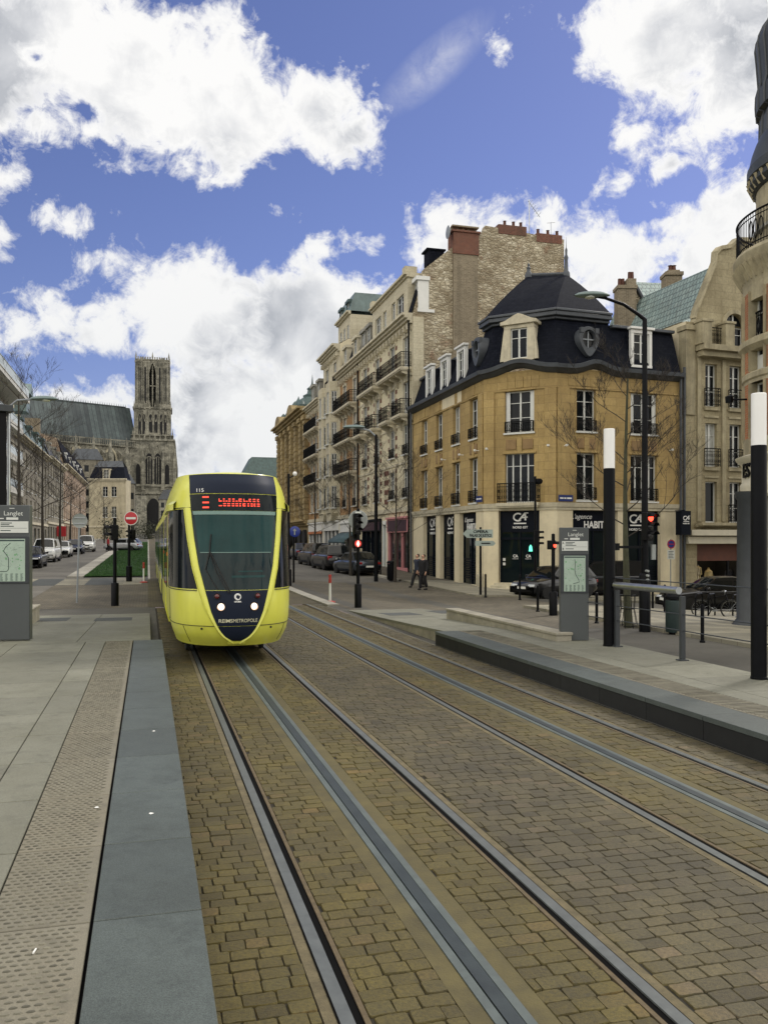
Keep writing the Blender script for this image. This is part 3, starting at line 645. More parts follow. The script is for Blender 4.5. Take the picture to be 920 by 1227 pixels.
def slab(m, x0, x1, y0, y1, z, t=0.06, g=0.004, zs=None, mi=0):
    """one slab; z at its near and far ends may differ"""
    za, zb = zs or (z, z)
    x0 += g; x1 -= g; y0 += g; y1 -= g; e = 0.004
    vs = [(x0, y0, za-t), (x1, y0, za-t), (x1, y1, zb-t), (x0, y1, zb-t), (x0, y0, za-e), (x1, y0, za-e), (x1, y1, zb-e), (x0, y1, zb-e),
          (x0+e, y0+e, za), (x1-e, y0+e, za), (x1-e, y1-e, zb), (x0+e, y1-e, zb)]
    m.add(vs, [(8, 9, 10, 11)]+[(i, (i+1) % 4, 4+(i+1) % 4, 4+i) for i in range(4)]+[(4+i, 4+(i+1) % 4, 8+(i+1) % 4, 8+i) for i in range(4)], mi)
def platform(side, xe, xback, yA, yE, yR, ph, ribs):
    """side -1: the platform lies to the left of its edge xe, +1: to the right"""
    X = lambda o: xe+side*o
    o2 = lambda a, b: sorted((X(a), X(b)))
    root = thing('platform', 'x', 'platform', (xe, yA, 0)); root['kind'] = 'structure'; del root['label']; del root['category']
    edge, body, tact, stud, face, core = MB(), MB(), MB(), MB(), MB(), MB()
    a, b = o2(0.03, xback-0.02); core.box((a, yA, -0.9), (b, yE-0.01, HP-0.035)); core.build('core', MATS['groove'], root, uv=False)
    ys = []; y = ph
    while y < yE-0.3: ys.append(y); y += 1.15
    ys.append(yE)
    for i, (p, q) in enumerate(zip(ys, ys[1:])):
        a, b = o2(0, 0.555); slab(edge, a, b, p, q, HP+0.002, g=0.005)
        if side > 0: slab(face, xe+0.012, xe+0.04, p, q, HP-0.062, 0.6)
        else: slab(face, xe-0.04, xe-0.012, p, q, HP-0.062, 0.6)
        a, b = o2(0.563, 1.075); slab(tact, a, b, p, q, HP, g=0.006, mi=1 if i < 1 and side < 0 else 0)
        a, b = o2(1.075, 1.45); slab(body, a, b, p, q, HP, g=0.006)
        xx = 1.45; k = 0
        while xx < xback-0.05:
            w = min(1.25, xback-xx); a, b = o2(xx, xx+w)
            slab(body, a, b, p, q, HP, g=0.006)
            xx += w; k += 1
    # raised tactile pattern
    a, b = o2(0.60, 1.05)
    if not ribs:
        r = 0; y = yA+0.05
        while y < yE-0.05:
            k = 0; x = a+(0.025 if r % 2 else 0.0)
            red = y < ys[1]
            if min(abs(y-q) for q in ys) < 0.03: y += 0.048; r += 1; continue
            while x < b:
                cx, cy, rr = x, y, 0.0135
                z0, z1 = HP-0.001, HP+0.0055; n = 6
                sxx = 1.25
                stud.add([(cx+rr*1.25*sxx*math.cos(R(60*j)), cy+rr*0.75*math.sin(R(60*j)), z0) for j in range(n)]+[(cx+rr*0.85*sxx*math.cos(R(60*j)), cy+rr*0.5*math.sin(R(60*j)), z1) for j in range(n)],
                         [tuple(n+j for j in range(n))]+[(j, (j+1) % n, n+(j+1) % n, n+j) for j in range(n)], 1 if red else 0)
                x += 0.05
            y += 0.048; r += 1
    else:
        y = yA+0.05
        while y < yE-0.05:
            stud.box((a, y, HP-0.001), (b, y+0.028, HP+0.0055)); y += 0.072
    edge.build('edge_slab', MATS['blue_granite'], root, smooth=0, uv=False); body.build('paving_slab', MATS['beige_slab'], root, smooth=0, uv=False)
    tact.build('tactile_strip', [MATS['tactile_slab'], MATS['tactile_red']], root, smooth=0, uv=False); face.build('edge_face', MATS['shaded_granite'], root, smooth=0, uv=False)
    stud.build('tactile_stud', [MATS['stud'], MATS['stud_red']], root, smooth=0, uv=False)['kind'] = 'stuff'
    # ramp down to the crossing
    rp, rc = MB(), MB(); ry = rng(yE, yR, 1.5)
    zr = lambda y: 0.02+(HP-0.02)*(1-(y-yE)/(yR-yE))
    e0 = 0.22
    for p, q in zip(ry, ry[1:]):
        xx = e0
        while xx < xback-0.4:
            w = min(1.4, xback-xx); a, b = o2(xx, xx+w); slab(rp, a, b, p, q, 0, zs=(zr(p), zr(q))); xx += w
        a, b = o2(e0+0.01, xback-0.4); 
        rc.add([(a, p, -0.6), (b, p, -0.6), (b, q, -0.6), (a, q, -0.6), (a, p, zr(p)-0.03), (b, p, zr(p)-0.03), (b, q, zr(q)-0.03), (a, q, zr(q)-0.03)], [(4, 5, 6, 7), (0, 1, 5, 4), (1, 2, 6, 5), (2, 3, 7, 6), (3, 0, 4, 7)])
    rp.build('ramp_paving', MATS['beige_slab'], root, smooth=0, uv=False); rc.build('ramp_side', MATS['concrete'], root, smooth=0, uv=False)
    # dark paving patches at the ramp's foot
    for (a, b, p, q) in ((0.7, 1.7, yR-3.4, yR-2.0), (2.4, 3.3, yR-3.0, yR-1.4)):
        pt = MB(); a, b = o2(a, b); slab(pt, a, b, p, q, 0, t=0.02, zs=(zr(p)+0.004, zr(q)+0.004)); pt.build('dark_paving', MATS['grey_paving'], root, smooth=0, uv=False)
    return root
platform(-1, 0.28, 3.9, 0.4, 17.6, 27.5, 1.18, False)
platform(1, 6.02, 2.75, -6.0, 17.6, 27.0, -5.5, True)
def low_wall(label, x0, x1, y0, y1, zt):
    m = MB(); m.box((x0, y0, -0.5), (x1, y1, zt-0.06)); m.box((x0-0.02, y0-0.02, zt-0.058), (x1+0.02, y1+0.02, zt))
    o = m.build('low_wall', MATS['concrete'], smooth=0, bevel=0.012, world=(x0, y0, 0)); return tag(o, label, 'low wall', 'low concrete walls behind the platforms')
low_wall('low concrete wall behind the right platform ramp', 7.72, 8.05, 15.2, 21.6, 0.46)
low_wall('short low concrete wall beside the left information totem', -3.2, -2.88, 19.0, 25.2, 0.52)
# litter on the left platform
lt = random.Random(9)
for i, (x, y, lab) in enumerate(((-0.52, 4.35, 'cigarette end lying on the reddish studded paving'), (-0.36, 6.6, 'white scrap of paper on the tactile paving near the dark joint'), (0.02, 6.35, 'pale scrap on the grey edge slab, nearer one'), (0.06, 9.1, 'pale scrap on the grey edge slab, farther one'))):
    m = MB(); a = lt.uniform(0, 3)
    if i == 0: m.tube([(x-0.022*math.cos(a), y-0.022*math.sin(a), HP+0.011), (x+0.022*math.cos(a), y+0.022*math.sin(a), HP+0.011)], 0.0045, 6)
    else: m.add([(x+0.022*math.cos(a+k*1.25)*lt.uniform(.6, 1.2), y+0.022*math.sin(a+k*1.25)*lt.uniform(.6, 1.2), HP+0.004+0.003*(k % 2)) for k in range(5)]+[(x, y, HP+0.012)], [(k, (k+1) % 5, 5) for k in range(5)])
    tag(m.build('cigarette_end' if i == 0 else 'paper_scrap', MATS['white_paint'], world=(x, y, HP)), lab, 'litter')
# ---------------------------------------------------------------- tram
pm('tram_yellow', (0.66, 0.665, 0.09), 0.3, var=0.05, scale=0.8, coat=0.2, streak=0.2, dirt=0.05)
pm('tram_navy', (0.012, 0.017, 0.032), 0.5, var=0.1, scale=1, spec=0.12)
pm('tram_grey', (0.16, 0.17, 0.17), 0.5)
pm('rubber', (0.012, 0.012, 0.012), 0.8)
pm('visor_green', (0.13, 0.22, 0.195), 0.35, var=0.1)
pm('blind_teal', (0.018, 0.052, 0.052), 0.1, var=0.3, scale=0.7, spec=0.14)
pm('screen_teal', (0.005, 0.018, 0.020), 0.04, var=0.5, scale=0.9, spec=0.26)
pm('sign_glass', (0.006, 0.010, 0.012), 0.08, spec=0.14)
pm('led_red', (0.4, 0.02, 0.01), 0.5, emit=(1.0, 0.07, 0.035), es=1.3)
pm('headlight', (1, 1, 0.95), 0.3, emit=(1.0, 0.93, 0.78), es=1.15)
pm('tail_red', (0.10, 0.008, 0.01), 0.15, coat=0.5)
pm('chrome', (0.6, 0.36, 0.22), 0.15, metal=1.0)
pm('sign_white', (0.75, 0.75, 0.73), 0.5, var=0.04)
pm('tram_lettering', (0.62, 0.60, 0.42), 0.5, var=0.05)
TX, TY = 1.545, 15.35
tram = thing('tram', 'yellow tram with a dark pointed glass front and lit headlights', 'tram', (TX, TY, 0.0))
def lerp_t(tab, z):
    if z <= tab[0][0]: return tab[0][1]
    for (a, p), (b, q) in zip(tab, tab[1:]):
        if z <= b:
            t = (z-a)/(b-a); return p+(q-p)*t
    return tab[-1][1]
def smooth_t(tab, z, h=0.09): return sum(lerp_t(tab, z+h*k) for k in (-1, -.5, 0, .5, 1))/5
T_W = [(0.36, 1.0), (0.5, 1.07), (0.75, 1.13), (1.3, 1.15), (2.75, 1.15), (2.9, 1.145), (3.1, 1.12), (3.3, 1.07), (3.52, 0.98)]
T_N = [(0.36, 0.34), (0.45, 0.16), (0.6, 0.06), (0.8, 0.01), (1.1, 0.0), (1.36, 0.03), (1.8, 0.11), (2.3, 0.23), (2.75, 0.31), (3.0, 0.37), (3.2, 0.43), (3.4, 0.53), (3.52, 0.70)]
T_B = [(0.40, 0.0), (0.46, 0.05), (0.5, 0.14), (0.56, 0.22), (0.66, 0.30), (0.8, 0.375), (1.0, 0.455), (1.36, 0.55), (1.8, 0.655), (2.3, 0.725), (2.8, 0.775), (3.1, 0.795), (3.4, 0.79), (3.52, 0.79)]
KD = 1.8
def tsurf(a, z, off=0.0):
    """a: -90..90 round the nose, beyond that straight back (0.05 m a degree)"""
    def q(a, z):
        W = smooth_t(T_W, z); n = smooth_t(T_N, z); k = min(90, abs(a)); s, c = math.sin(R(k)), max(0, math.cos(R(k)))
        x = W*s**0.8; y = n+KD*(1-c**0.8)
        if abs(a) > 90: y += (abs(a)-90)*0.05
        return Vector((math.copysign(x, a), y, z))
    p = q(a, z)
    if off:
        du = q(a+0.8, z)-q(a-0.8, z); dv = q(a, z+0.02)-q(a, z-0.02); nrm = du.cross(dv); nrm.normalize()
        p = p+nrm*off
    return p
def ang(x, z):
    W = smooth_t(T_W, z); return math.copysign(math.degrees(math.asin(min(1, (abs(x)/W)**1.25))), x)
def tb(z): return smooth_t(T_B, z, 0.03)
def patch(m, z0, z1, fl, fr, off, nz=14, na=14, mi=None, rim=0.02):
    """a panel of the tram's skin between two boundary curves (angles as functions of z)"""
    rows = []
    for i in range(nz+1):
        z = z0+(z1-z0)*i/nz; l, r = fl(z), fr(z); rows.append([tsurf(l+(r-l)*j/na, z, off) for j in range(na+1)])
    m.grid(rows, mi)
    if rim:     # turned edge
        def inn(l, z): return tsurf(l, z, off-rim)
        m.grid([[rows[i][0], inn(fl(z0+(z1-z0)*i/nz), z0+(z1-z0)*i/nz)] for i in range(nz+1)], mi); m.grid([[rows[i][-1], inn(fr(z0+(z1-z0)*i/nz), z0+(z1-z0)*i/nz)] for i in range(nz+1)], mi)
        for k, z in ((0, z0), (nz, z1)): m.grid([[rows[k][j], inn(fl(z)+(fr(z)-fl(z))*j/na, z)] for j in range(na+1)], mi)
def tbuild(m, name, mat, smooth=40): return m.build(name, mat, tram, smooth=smooth, local=True, recalc=True)
# the shell of the cab
m = MB(); zs = [0.36, 0.42, 0.5, 0.6, 0.72]+rng(0.85, 2.75, 0.19)+rng(2.82, 3.52, 0.1)
aa = [-190, -150, -120, -100]+rng(-90, 90, 7.5)+[100, 120, 150, 190]
m.grid([[tsurf(a, z) for a in aa] for z in zs])
m.grid([[tsurf(a, 3.52) for a in aa], [Vector((tsurf(a, 3.52).x*0.6, tsurf(a, 3.52).y+0.25 if abs(a) < 95 else tsurf(a, 3.52).y, 3.56)) for a in aa]])
m.grid([[Vector((tsurf(a, 3.52).x*0.6, tsurf(a, 3.52).y+0.25 if abs(a) < 95 else tsurf(a, 3.52).y, 3.56)) for a in aa[:len(aa)//2+1]], [Vector((-tsurf(a, 3.52).x*0.6, tsurf(a, 3.52).y+0.25 if abs(a) < 95 else tsurf(a, 3.52).y, 3.56)) for a in aa[:len(aa)//2+1]]])
shell = tbuild(m, 'cab_shell', MATS['tram_yellow'])
# flute: navy roof panel, sign panel, visor, windscreen, lower mask
F = lambda k, o=0.0: (lambda z: ang(k*max(0.004, tb(z)+o), z))
m = MB(); patch(m, 3.135, 3.5, F(-1), F(1), 0.012); tbuild(m, 'roof_panel', MATS['tram_navy'])
m = MB(); patch(m, 2.815, 3.12, F(-1), F(1), 0.012); sign = tbuild(m, 'destination_sign', MATS['sign_glass'])
m = MB(); patch(m, 2.74, 2.805, F(-1, -0.03), F(1, -0.03), 0.016, 3); tbuild(m, 'visor', MATS['visor_green'])
m = MB(); patch(m, 1.385, 2.81, F(-1), F(1), 0.010, 22); ws = tbuild(m, 'windscreen', MATS['screen_teal'])
m = MB(); patch(m, 2.06, 2.73, F(-1, -0.05), F(1, -0.05), 0.0135, 8, rim=0.003); bl = tbuild(m, 'sun_blind', MATS['blind_teal']); bl.parent = ws
m = MB(); patch(m, 2.045, 2.058, F(-1, -0.06), F(1, -0.06), 0.016, 1, rim=0.004); o = tbuild(m, 'blind_bar', MATS['visor_green']); o.parent = ws
m = MB(); patch(m, 0.745, 1.372, F(-1), F(1), 0.013, 12); mask = tbuild(m, 'front_mask', MATS['tram_navy'])
m = MB(); patch(m, 0.47, 0.733, F(-1), F(1), 0.013, 12); tbuild(m, 'bumper_mask', MATS['tram_navy'])
# yellow rim that sweeps down round the flute
for s in (-1, 1):
    m = MB(); n = 40; rows = []
    for i in range(n+1):
        z = 0.43+(2.87-0.43)*i/n; b = tb(z); w = 0.05+0.07*sm(0.5, 1.3, z)
        prof = [(0.005, 0.012), (0.02, 0.032), (0.5*w, 0.042), (w-0.02, 0.03), (w, 0.004)]
        rows.append([tsurf(ang(s*(b+k), z), z, o) for k, o in prof])
    m.grid(rows); tbuild(m, 'front_rim', MATS['tram_yellow'])
m = MB(); m.grid([[tsurf(ang(x, z), z, o) for x in rng(-0.16, 0.16, 0.02)] for z, o in ((0.385, 0.004), (0.405, 0.03), (0.435, 0.036), (0.46, 0.016))]); tbuild(m, 'rim_tip', MATS['tram_yellow'])
# black seams of the yellow skin
def seam(z, a0, a1, name='seam', r=0.008):
    m = MB(); m.tube([tsurf(a0+(a1-a0)*i/24, z, 0.004) for i in range(25)], r, 6); tbuild(m, name, MATS['rubber'])
for s in (-1, 1):
    seam(1.372, ang(s*0.70, 1.372), s*100); seam(0.74, ang(s*0.36, 0.74), s*100, r=0.006); seam(2.875, ang(s*0.74, 2.875), s*104)
    # cab side window, wrapping round the corner
    m = MB(); fl = lambda z: ang(0.135+tb(z), z); fr = lambda z: 90+(1.0-0.25*(z-1.4)/1.45)/0.05*0.55
    if s > 0: patch(m, 1.40, 2.85, fl, fr, 0.006, 16, 18)
    else: patch(m, 1.40, 2.85, lambda z: -fr(z), lambda z: -fl(z), 0.006, 16, 18)
    tbuild(m, 'cab_window', pm('cab_glass', (0.006, 0.008, 0.010), 0.06, var=0.4, scale=2, spec=0.12))
    # shoulder ledge with the camera pod
    m = MB(); rows = []
    for i in range(12):
        a = s*(62+i*6); rows.append([tsurf(a, z, o) for z, o in ((2.83, 0.0), (2.84, 0.05), (2.95, 0.055), (3.02, 0.0))])
    m.grid(rows); tbuild(m, 'shoulder_ledge', MATS['tram_yellow'])
    # headlight and tail light
    for x, z, r, mt, nm in ((0.29, 1.09, 0.062, 'headlight', 'headlight'), (0.355, 1.275, 0.048, 'tail_red', 'tail_light')):
        c = tsurf(ang(s*x, z), z, 0.0); nrm = (tsurf(ang(s*x, z), z, 0.1)-c).normalized(); q = nrm.to_track_quat('Z', 'Y').to_matrix()
        def T(px, py, pz): return c+q@Vector((px, py, pz))
        m = MB(); m.lathe([(r*0.97, 0.012), (r*0.8, 0.034), (r*0.4, 0.042), (0.0, 0.045)], n=24); m.v = [tuple(T(*p)) for p in m.v]; hl = tbuild(m, nm, MATS[mt])
        m = MB(); m.lathe([(r*1.0, 0.0), (r*1.0, 0.03), (r*1.12, 0.034), (r*1.25, 0.02), (r*1.27, 0.0)], n=24); m.v = [tuple(T(*p)) for p in m.v]
        rg = tbuild(m, 'bezel', MATS['chrome' if nm == 'headlight' else 'rubber']); rg.parent = hl
def onto(m, body, size, x, z, mat, name, parent, width=None, shear=0, bold=0.0, off=0.016, align='CENTER', rx=1.0):
    me = text_mesh(body, size, 0.002, align, shear, bold, width)
    vs = [tsurf(ang(x+v.co.x if abs(x+v.co.x) > 1e-5 else 1e-5, z+v.co.y), z+v.co.y, off+v.co.z) for v in me.vertices]
    m.add(vs, [tuple(p.vertices) for p in me.polygons]); bpy.data.meshes.remove(me)
m = MB(); onto(m, 'REIMS', 0.088, -0.21, 0.835, 0, 0, 0, width=0.24, bold=0.001); onto(m, 'METROPOLE', 0.088, 0.135, 0.835, 0, 0, 0, width=0.43)
o = tbuild(m, 'lettering', MATS['tram_lettering'], 0); o.parent = mask
m = MB(); onto(m, 'CITURA', 0.034, 0.0, 1.175, 0, 0, 0, bold=0.002)
for k in range(2):
    pts = [(0.052*math.cos(t*math.pi/12+k*0.4)*(1-0.3*k), 1.262+0.052*math.sin(t*math.pi/12+k*0.4)*(1-0.3*k)) for t in range(24 if k == 0 else 17)]
    m.tube([tsurf(ang(x if abs(x) > 1e-4 else 1e-4, z), z, 0.017) for x, z in pts+([pts[0]] if k == 0 else [])], 0.010-0.003*k, 6)
o = tbuild(m, 'emblem', MATS['sign_white'], 0); o.parent = mask
m = MB(); onto(m, '115', 0.095, -0.62, 3.185, 0, 0, 0); tbuild(m, 'fleet_number', MATS['sign_white'], 0)
m = MB(); lr_ = random.Random(2)          # two rows of broken red strokes, as blurred on the display in the photograph
for zr_, x1_ in ((2.985, 0.40), (2.90, 0.44)):
    x = -0.30
    while x < x1_:
        w = lr_.uniform(0.025, 0.055)
        for dz in (0.0, 0.038)[:lr_.choice((1, 2, 2))]: m.grid([[tsurf(ang(x+q*w, zr_+dz+e), zr_+dz+e, 0.0155) for q in (0, 0.5, 1)] for e in (-0.009, 0.009)])
        if lr_.random() < 0.5: m.grid([[tsurf(ang(x+q, zr_+e), zr_+e, 0.0155) for q in (0, 0.014)] for e in (-0.009, 0.047)])
        x += w+lr_.uniform(0.012, 0.035)
o = tbuild(m, 'led_text', MATS['led_red'], 0); o.parent = sign; m = MB()
for z in (3.06, 2.96, 2.87): m.grid([[tsurf(ang(x, z+dz), z+dz, 0.0155) for x in rng(-0.58, -0.47, 0.02)] for dz in (-0.014, 0.014)])
o = tbuild(m, 'line_symbol', MATS['led_red'], 0); o.parent = sign
# wiper
m = MB()
def wp(x, z, o=0.03): return tsurf(ang(x, z), z, o)
m.tube([wp(-0.12, 1.33), wp(-0.3, 1.7), wp(-0.46, 2.06)], 0.011, 6); m.tube([wp(-0.16, 1.33), wp(-0.36, 1.7), wp(-0.46, 2.02)], 0.008, 6)
m.tube([wp(-0.54, 1.75, 0.024), wp(-0.47, 2.05, 0.024), wp(-0.44, 2.38, 0.024)], 0.012, 6); m.tube([wp(-0.54, 1.75, 0.024), wp(-0.44, 1.55, 0.024), wp(-0.34, 1.4, 0.024)], 0.009, 6)
m.lathe([(0.04, 0), (0.04, 0.05), (0.02, 0.06)], tuple(wp(-0.14, 1.33, 0.0)), 12, 'y')
tbuild(m, 'wiper', MATS['rubber'])
m = MB(); patch(m, 1.70, 1.725, lambda z: ang(0.02, z), lambda z: ang(0.46, z), 0.0125, 1, rim=0.002); patch(m, 1.60, 1.64, lambda z: ang(-0.1, z), lambda z: ang(0.5, z), 0.0125, 1, rim=0.002); o = tbuild(m, 'dashboard', MATS['blind_teal']); o.parent = ws
for s in (-1, 1):
    m = MB(); m.tube([tsurf(s*(52-6*i/6), 0.735-0.32*i/6, 0.003) for i in range(7)], 0.004, 5); tbuild(m, 'seam', MATS['rubber'])
    m = MB(); m.tube([tsurf(s*84, 0.78+0.56*i/6, 0.003) for i in range(7)], 0.004, 5); tbuild(m, 'seam', MATS['rubber'])
# bolts of the bumper
m = MB()
for s in (-1, 1): m.lathe([(0.0, -0.02), (0.02, -0.012), (0.02, 0.02)], tuple(tsurf(ang(s*0.62, 0.69), 0.69, 0.0)), 10, 'y')
tbuild(m, 'towing_eye', MATS['rubber'])
# body behind the cab
yc = 0.95+smooth_t(T_N, 1.5)+5.0
def cross(y0, y1, name, mat, w=1.15, z0=0.36, z1=3.46, sh=0.18):
    m = MB(); pr = [(-w+0.08, z0), (-w, z0+0.3), (-w, 2.85), (-w+0.04, 3.05), (-w+sh, z1-0.1), (-w+sh+0.12, z1), (w-sh-0.12, z1), (w-sh, z1-0.1), (w-0.04, 3.05), (w, 2.85), (w, z0+0.3), (w-0.08, z0)]
    m.ext([(x, y0, z) for x, z in pr], (0, y1-y0, 0)); return tbuild(m, name, mat)
ys = [4.6]; secs = []
yy = 5.6
for L, kind in ((1.7, 'door'), ):
    pass
segs = [(5.4, 7.2, 'cab_rear'), (7.75, 13.6, 'mid'), (14.15, 17.6, 'short'), (18.15, 24.0, 'mid'), (24.55, 32.0, 'tail')]
for i, (a, b, k) in enumerate(segs):
    cross(a, b, 'body_section', MATS['tram_yellow'])
    if i: 
        m = MB()
        for j in range(7):
            y = segs[i-1][1]+0.02+j*0.075; w = 1.1+0.03*(j % 2)
            m.ext([(x, y, z) for x, z in ((-w, 0.5), (-w, 3.1), (-w+0.2, 3.3), (w-0.2, 3.3), (w, 3.1), (w, 0.5))], (0, 0.07, 0))
        tbuild(m, 'gaiter', MATS['rubber'], 0)
    n = max(1, int((b-a-0.4)/1.35)); st = (b-a-0.3)/n
    for s in (-1, 1):
        for j in range(n):
            y0, y1 = a+0.15+st*j+0.05, a+0.15+st*(j+1)-0.05; door = (j % 3 == 1)
            zlo = 0.62 if door else 1.25
            m = MB(); m.box((s*1.15-0.008 if s < 0 else 1.148, y0, zlo), (s*1.15+0.002 if s < 0 else 1.16, y1, 2.78)); o = tbuild(m, 'door' if door else 'side_window', MATS['car_glass' if not door else 'tram_navy'], 0)
            if door:
                for h in (0, 1):
                    q0 = y0+0.07+h*(y1-y0-0.1)/2; q1 = q0+(y1-y0-0.1)/2-0.06
                    m = MB(); m.box((s*1.159-0.004, q0, 0.8), (s*1.159+0.004, q1, 2.7)); c = tbuild(m, 'door_glass', MATS['car_glass'], 0); c.parent = o
    m = MB(); m.box((-0.8, a+0.5, 3.45), (0.8, b-0.5, 3.62)); m.box((-0.65, a+0.8, 3.62), (0.65, b-0.9, 3.70)); o = m.build('roof_equipment', MATS['tram_grey'], tram, local=True, smooth=0, bevel=0.04)
m = MB(); m.box((-0.88, 2.2, 0.2), (0.88, 31.5, 0.42)); tbuild(m, 'underframe', MATS['rubber'], 0)
for y in (3.6, 15.9, 28.0):
    for dy in (-0.85, 0.85):
        for s in (-1, 1):
            m = MB(); m.lathe([(0.0, -0.05), (0.26, -0.05), (0.30, -0.03), (0.30, 0.04), (0.0, 0.05)], (s*0.755, y+dy, 0.302), 20, 'x'); tbuild(m, 'wheel', MATS['dark_grey_metal'])
# glazed corner strip beside the first door and the orange marker lamps on the left flank
for s in (-1, 1):
    m = MB(); m.box((s*1.15-0.012, 3.4, 1.28), (s*1.15+0.012, 5.2, 2.8)); tbuild(m, 'side_window', MATS['car_glass'], 0)
    for y in (3.1, 6.9):
        m = MB(); m.box((s*1.15-0.02, y, 1.95), (s*1.15+0.02, y+0.09, 2.03)); tbuild(m, 'marker_lamp', pm('amber', (0.4, 0.10, 0.01), 0.3), 0)
# ---------------------------------------------------------------- corner bank
pm('navy_fascia', (0.004, 0.006, 0.012), 0.5, var=0.1, spec=0.1)
pm('cream_render', (0.68, 0.60, 0.42), 0.85, var=0.10, scale=1.2, bump=0.2, streak=0.25, dirt=0.1)
pm('sign_blue', (0.015, 0.03, 0.14), 0.4); pm('green_lamp', (0.1, 0.6, 0.4), 0.5, emit=(0.15, 0.9, 0.6), es=1.2)
XB = 16.93
P0, P1 = (XB, 54.0), (XB, 41.6); P2 = ad(667, 42.7); P3 = ad(814.5, 45.2)
FL, FC, FR = Face(P0, P1), Face(P1, P2), Face(P2, P3)
bank = thing('bank_building', 'ochre corner bank with a black slate mansard roof and navy shopfronts', 'building', (20, 46, 0))
def outline(off):           # plan of the three fronts pushed out by off
    ds = [FL, FC, FR]; pts = [FL.P(0, off, 0)]
    for A, B in zip(ds, ds[1:]):
        a, da = A.P(0, off, 0), A.d; b, db = B.P(0, off, 0), B.d
        t = ((b.x-a.x)*db.y-(b.y-a.y)*db.x)/(da.x*db.y-da.y*db.x); pts.append(a+da*t)
    return pts+[FR.P(FR.L, off, 0)]
def band(mb, z0, z1, o0, o1=None, zt0=None, mi=None, wave=None, i0=0, i1=3):
    """moulding along the fronts; wave(face, s) lifts it"""
    o1 = o0 if o1 is None else o1; N = 14
    for k, Fk in enumerate((FL, FC, FR)):
        if not i0 <= k < i1: continue
        A0, A1 = outline(o0)[k], outline(o0)[k+1]; B0, B1 = outline(o1)[k], outline(o1)[k+1]; C0, C1 = outline(-0.1)[k], outline(-0.1)[k+1]
        rows = []
        for i in range(N*2+1):
            t = i/(2*N); w = wave(k, t) if wave else 0; e = lambda p, q, z: Vector((p.x+(q.x-p.x)*t, p.y+(q.y-p.y)*t, z+w))
            rows.append([e(C0, C1, z0), e(A0, A1, z0), e(B0, B1, z1), e(C0, C1, z1)])
        mb.grid(rows, mi)
SL, SC_, SR = FL.L, FC.L, FR.L
lw = [2.5, 5.35, 8.3, 11.0]
opsL = [(s-0.56, s+0.56, a, b) for s in lw for a, b in ((4.35, 6.75), (7.8, 9.95))]
opsC = [(SC_*0.5-0.78, SC_*0.5+0.78, 4.25, 6.8), (SC_*0.5-0.78, SC_*0.5+0.78, 7.85, 9.98)]
rw = [(FR.su(702), 0.56), (FR.su(771), 0.82)]
opsR = [(s-h, s+h, a, b) for s, h in rw for a, b in ((4.35, 6.75), (7.85, 9.98))]
shopL = [(FL.su(507), FL.su(522), -0.1, 3.85), (FL.su(527), FL.su(544), -0.1, 3.85), (FL.su(550), FL.su(570), -0.1, 3.85)]
shopC = [(FC.su(597), FC.su(646), 0.12, 3.85)]
shopR = [(FR.su(686), FR.su(740), -0.4, 3.85), (FR.su(746), FR.su(791), -0.4, 3.85)]
m = MB()
for Fk, up in ((FL, opsL), (FC, opsC), (FR, opsR)): wall(m, Fk, 0, Fk.L, 4.02, 11.0, up)
m.build('upper_wall', MATS['ochre_ashlar'], bank)
m = MB()
for Fk, up in ((FL, shopL), (FC, shopC), (FR, shopR)): wall(m, Fk, 0, Fk.L, -1.6, 4.02, up, depth=0.35)
m.build('ground_floor_wall', MATS['cream_render'], bank)
# back and party sides of the block
m = MB(); bk = [P0, (27.8, 54.0), (P3.x+0.3, 54.0), (P3.x, P3.y)]
for a, b in ((P3, (P3.x+1, 54.0)), ((P3.x+1, 54.0), (P0[0], 53.98))): m.quad((a[0], a[1], -1.5), (b[0], b[1], -1.5), (b[0], b[1], 10.9), (a[0], a[1], 10.9))
m.build('party_wall', MATS['cream_render'], bank)
# stone bands, pilasters and panels
m = MB(); band(m, 4.0, 4.22, 0.10, 0.14); band(m, 3.86, 4.0, 0.05)
m.build('stone_band', MATS['pale_stone'], bank)
m = MB(); band(m, 10.0, 10.1, 0.05); m.build('string_course', MATS['ochre_ashlar'], bank)
pil = lambda Fk, a, b, n, lo, hi: Fk.box(MB(), a, b, 0, n, lo, hi).build('pilaster', MATS['ochre_ashlar'], bank, bevel=0.02)
for Fk, s0, s1 in ((FC, 0.02, 0.62), (FC, SC_-0.62, SC_-0.02), (FR, 0.02, 0.7), (FL, SL-0.62, SL-0.02)): pil(Fk, s0, s1, 0.09, 4.22, 9.99)
for Fk, ws_, lo, hi in ((FL, lw, 6.9, 7.55), (FC, [SC_/2], 6.95, 7.55), (FR, [w[0] for w in rw], 6.95, 7.55)):
    for s in ws_: pil(Fk, s-0.14, s+0.14, 0.07, lo-0.1, hi+0.05)
pm('brown_stone', (0.27, 0.175, 0.08), 0.85, var=0.2, bump=0.3, streak=0.4)
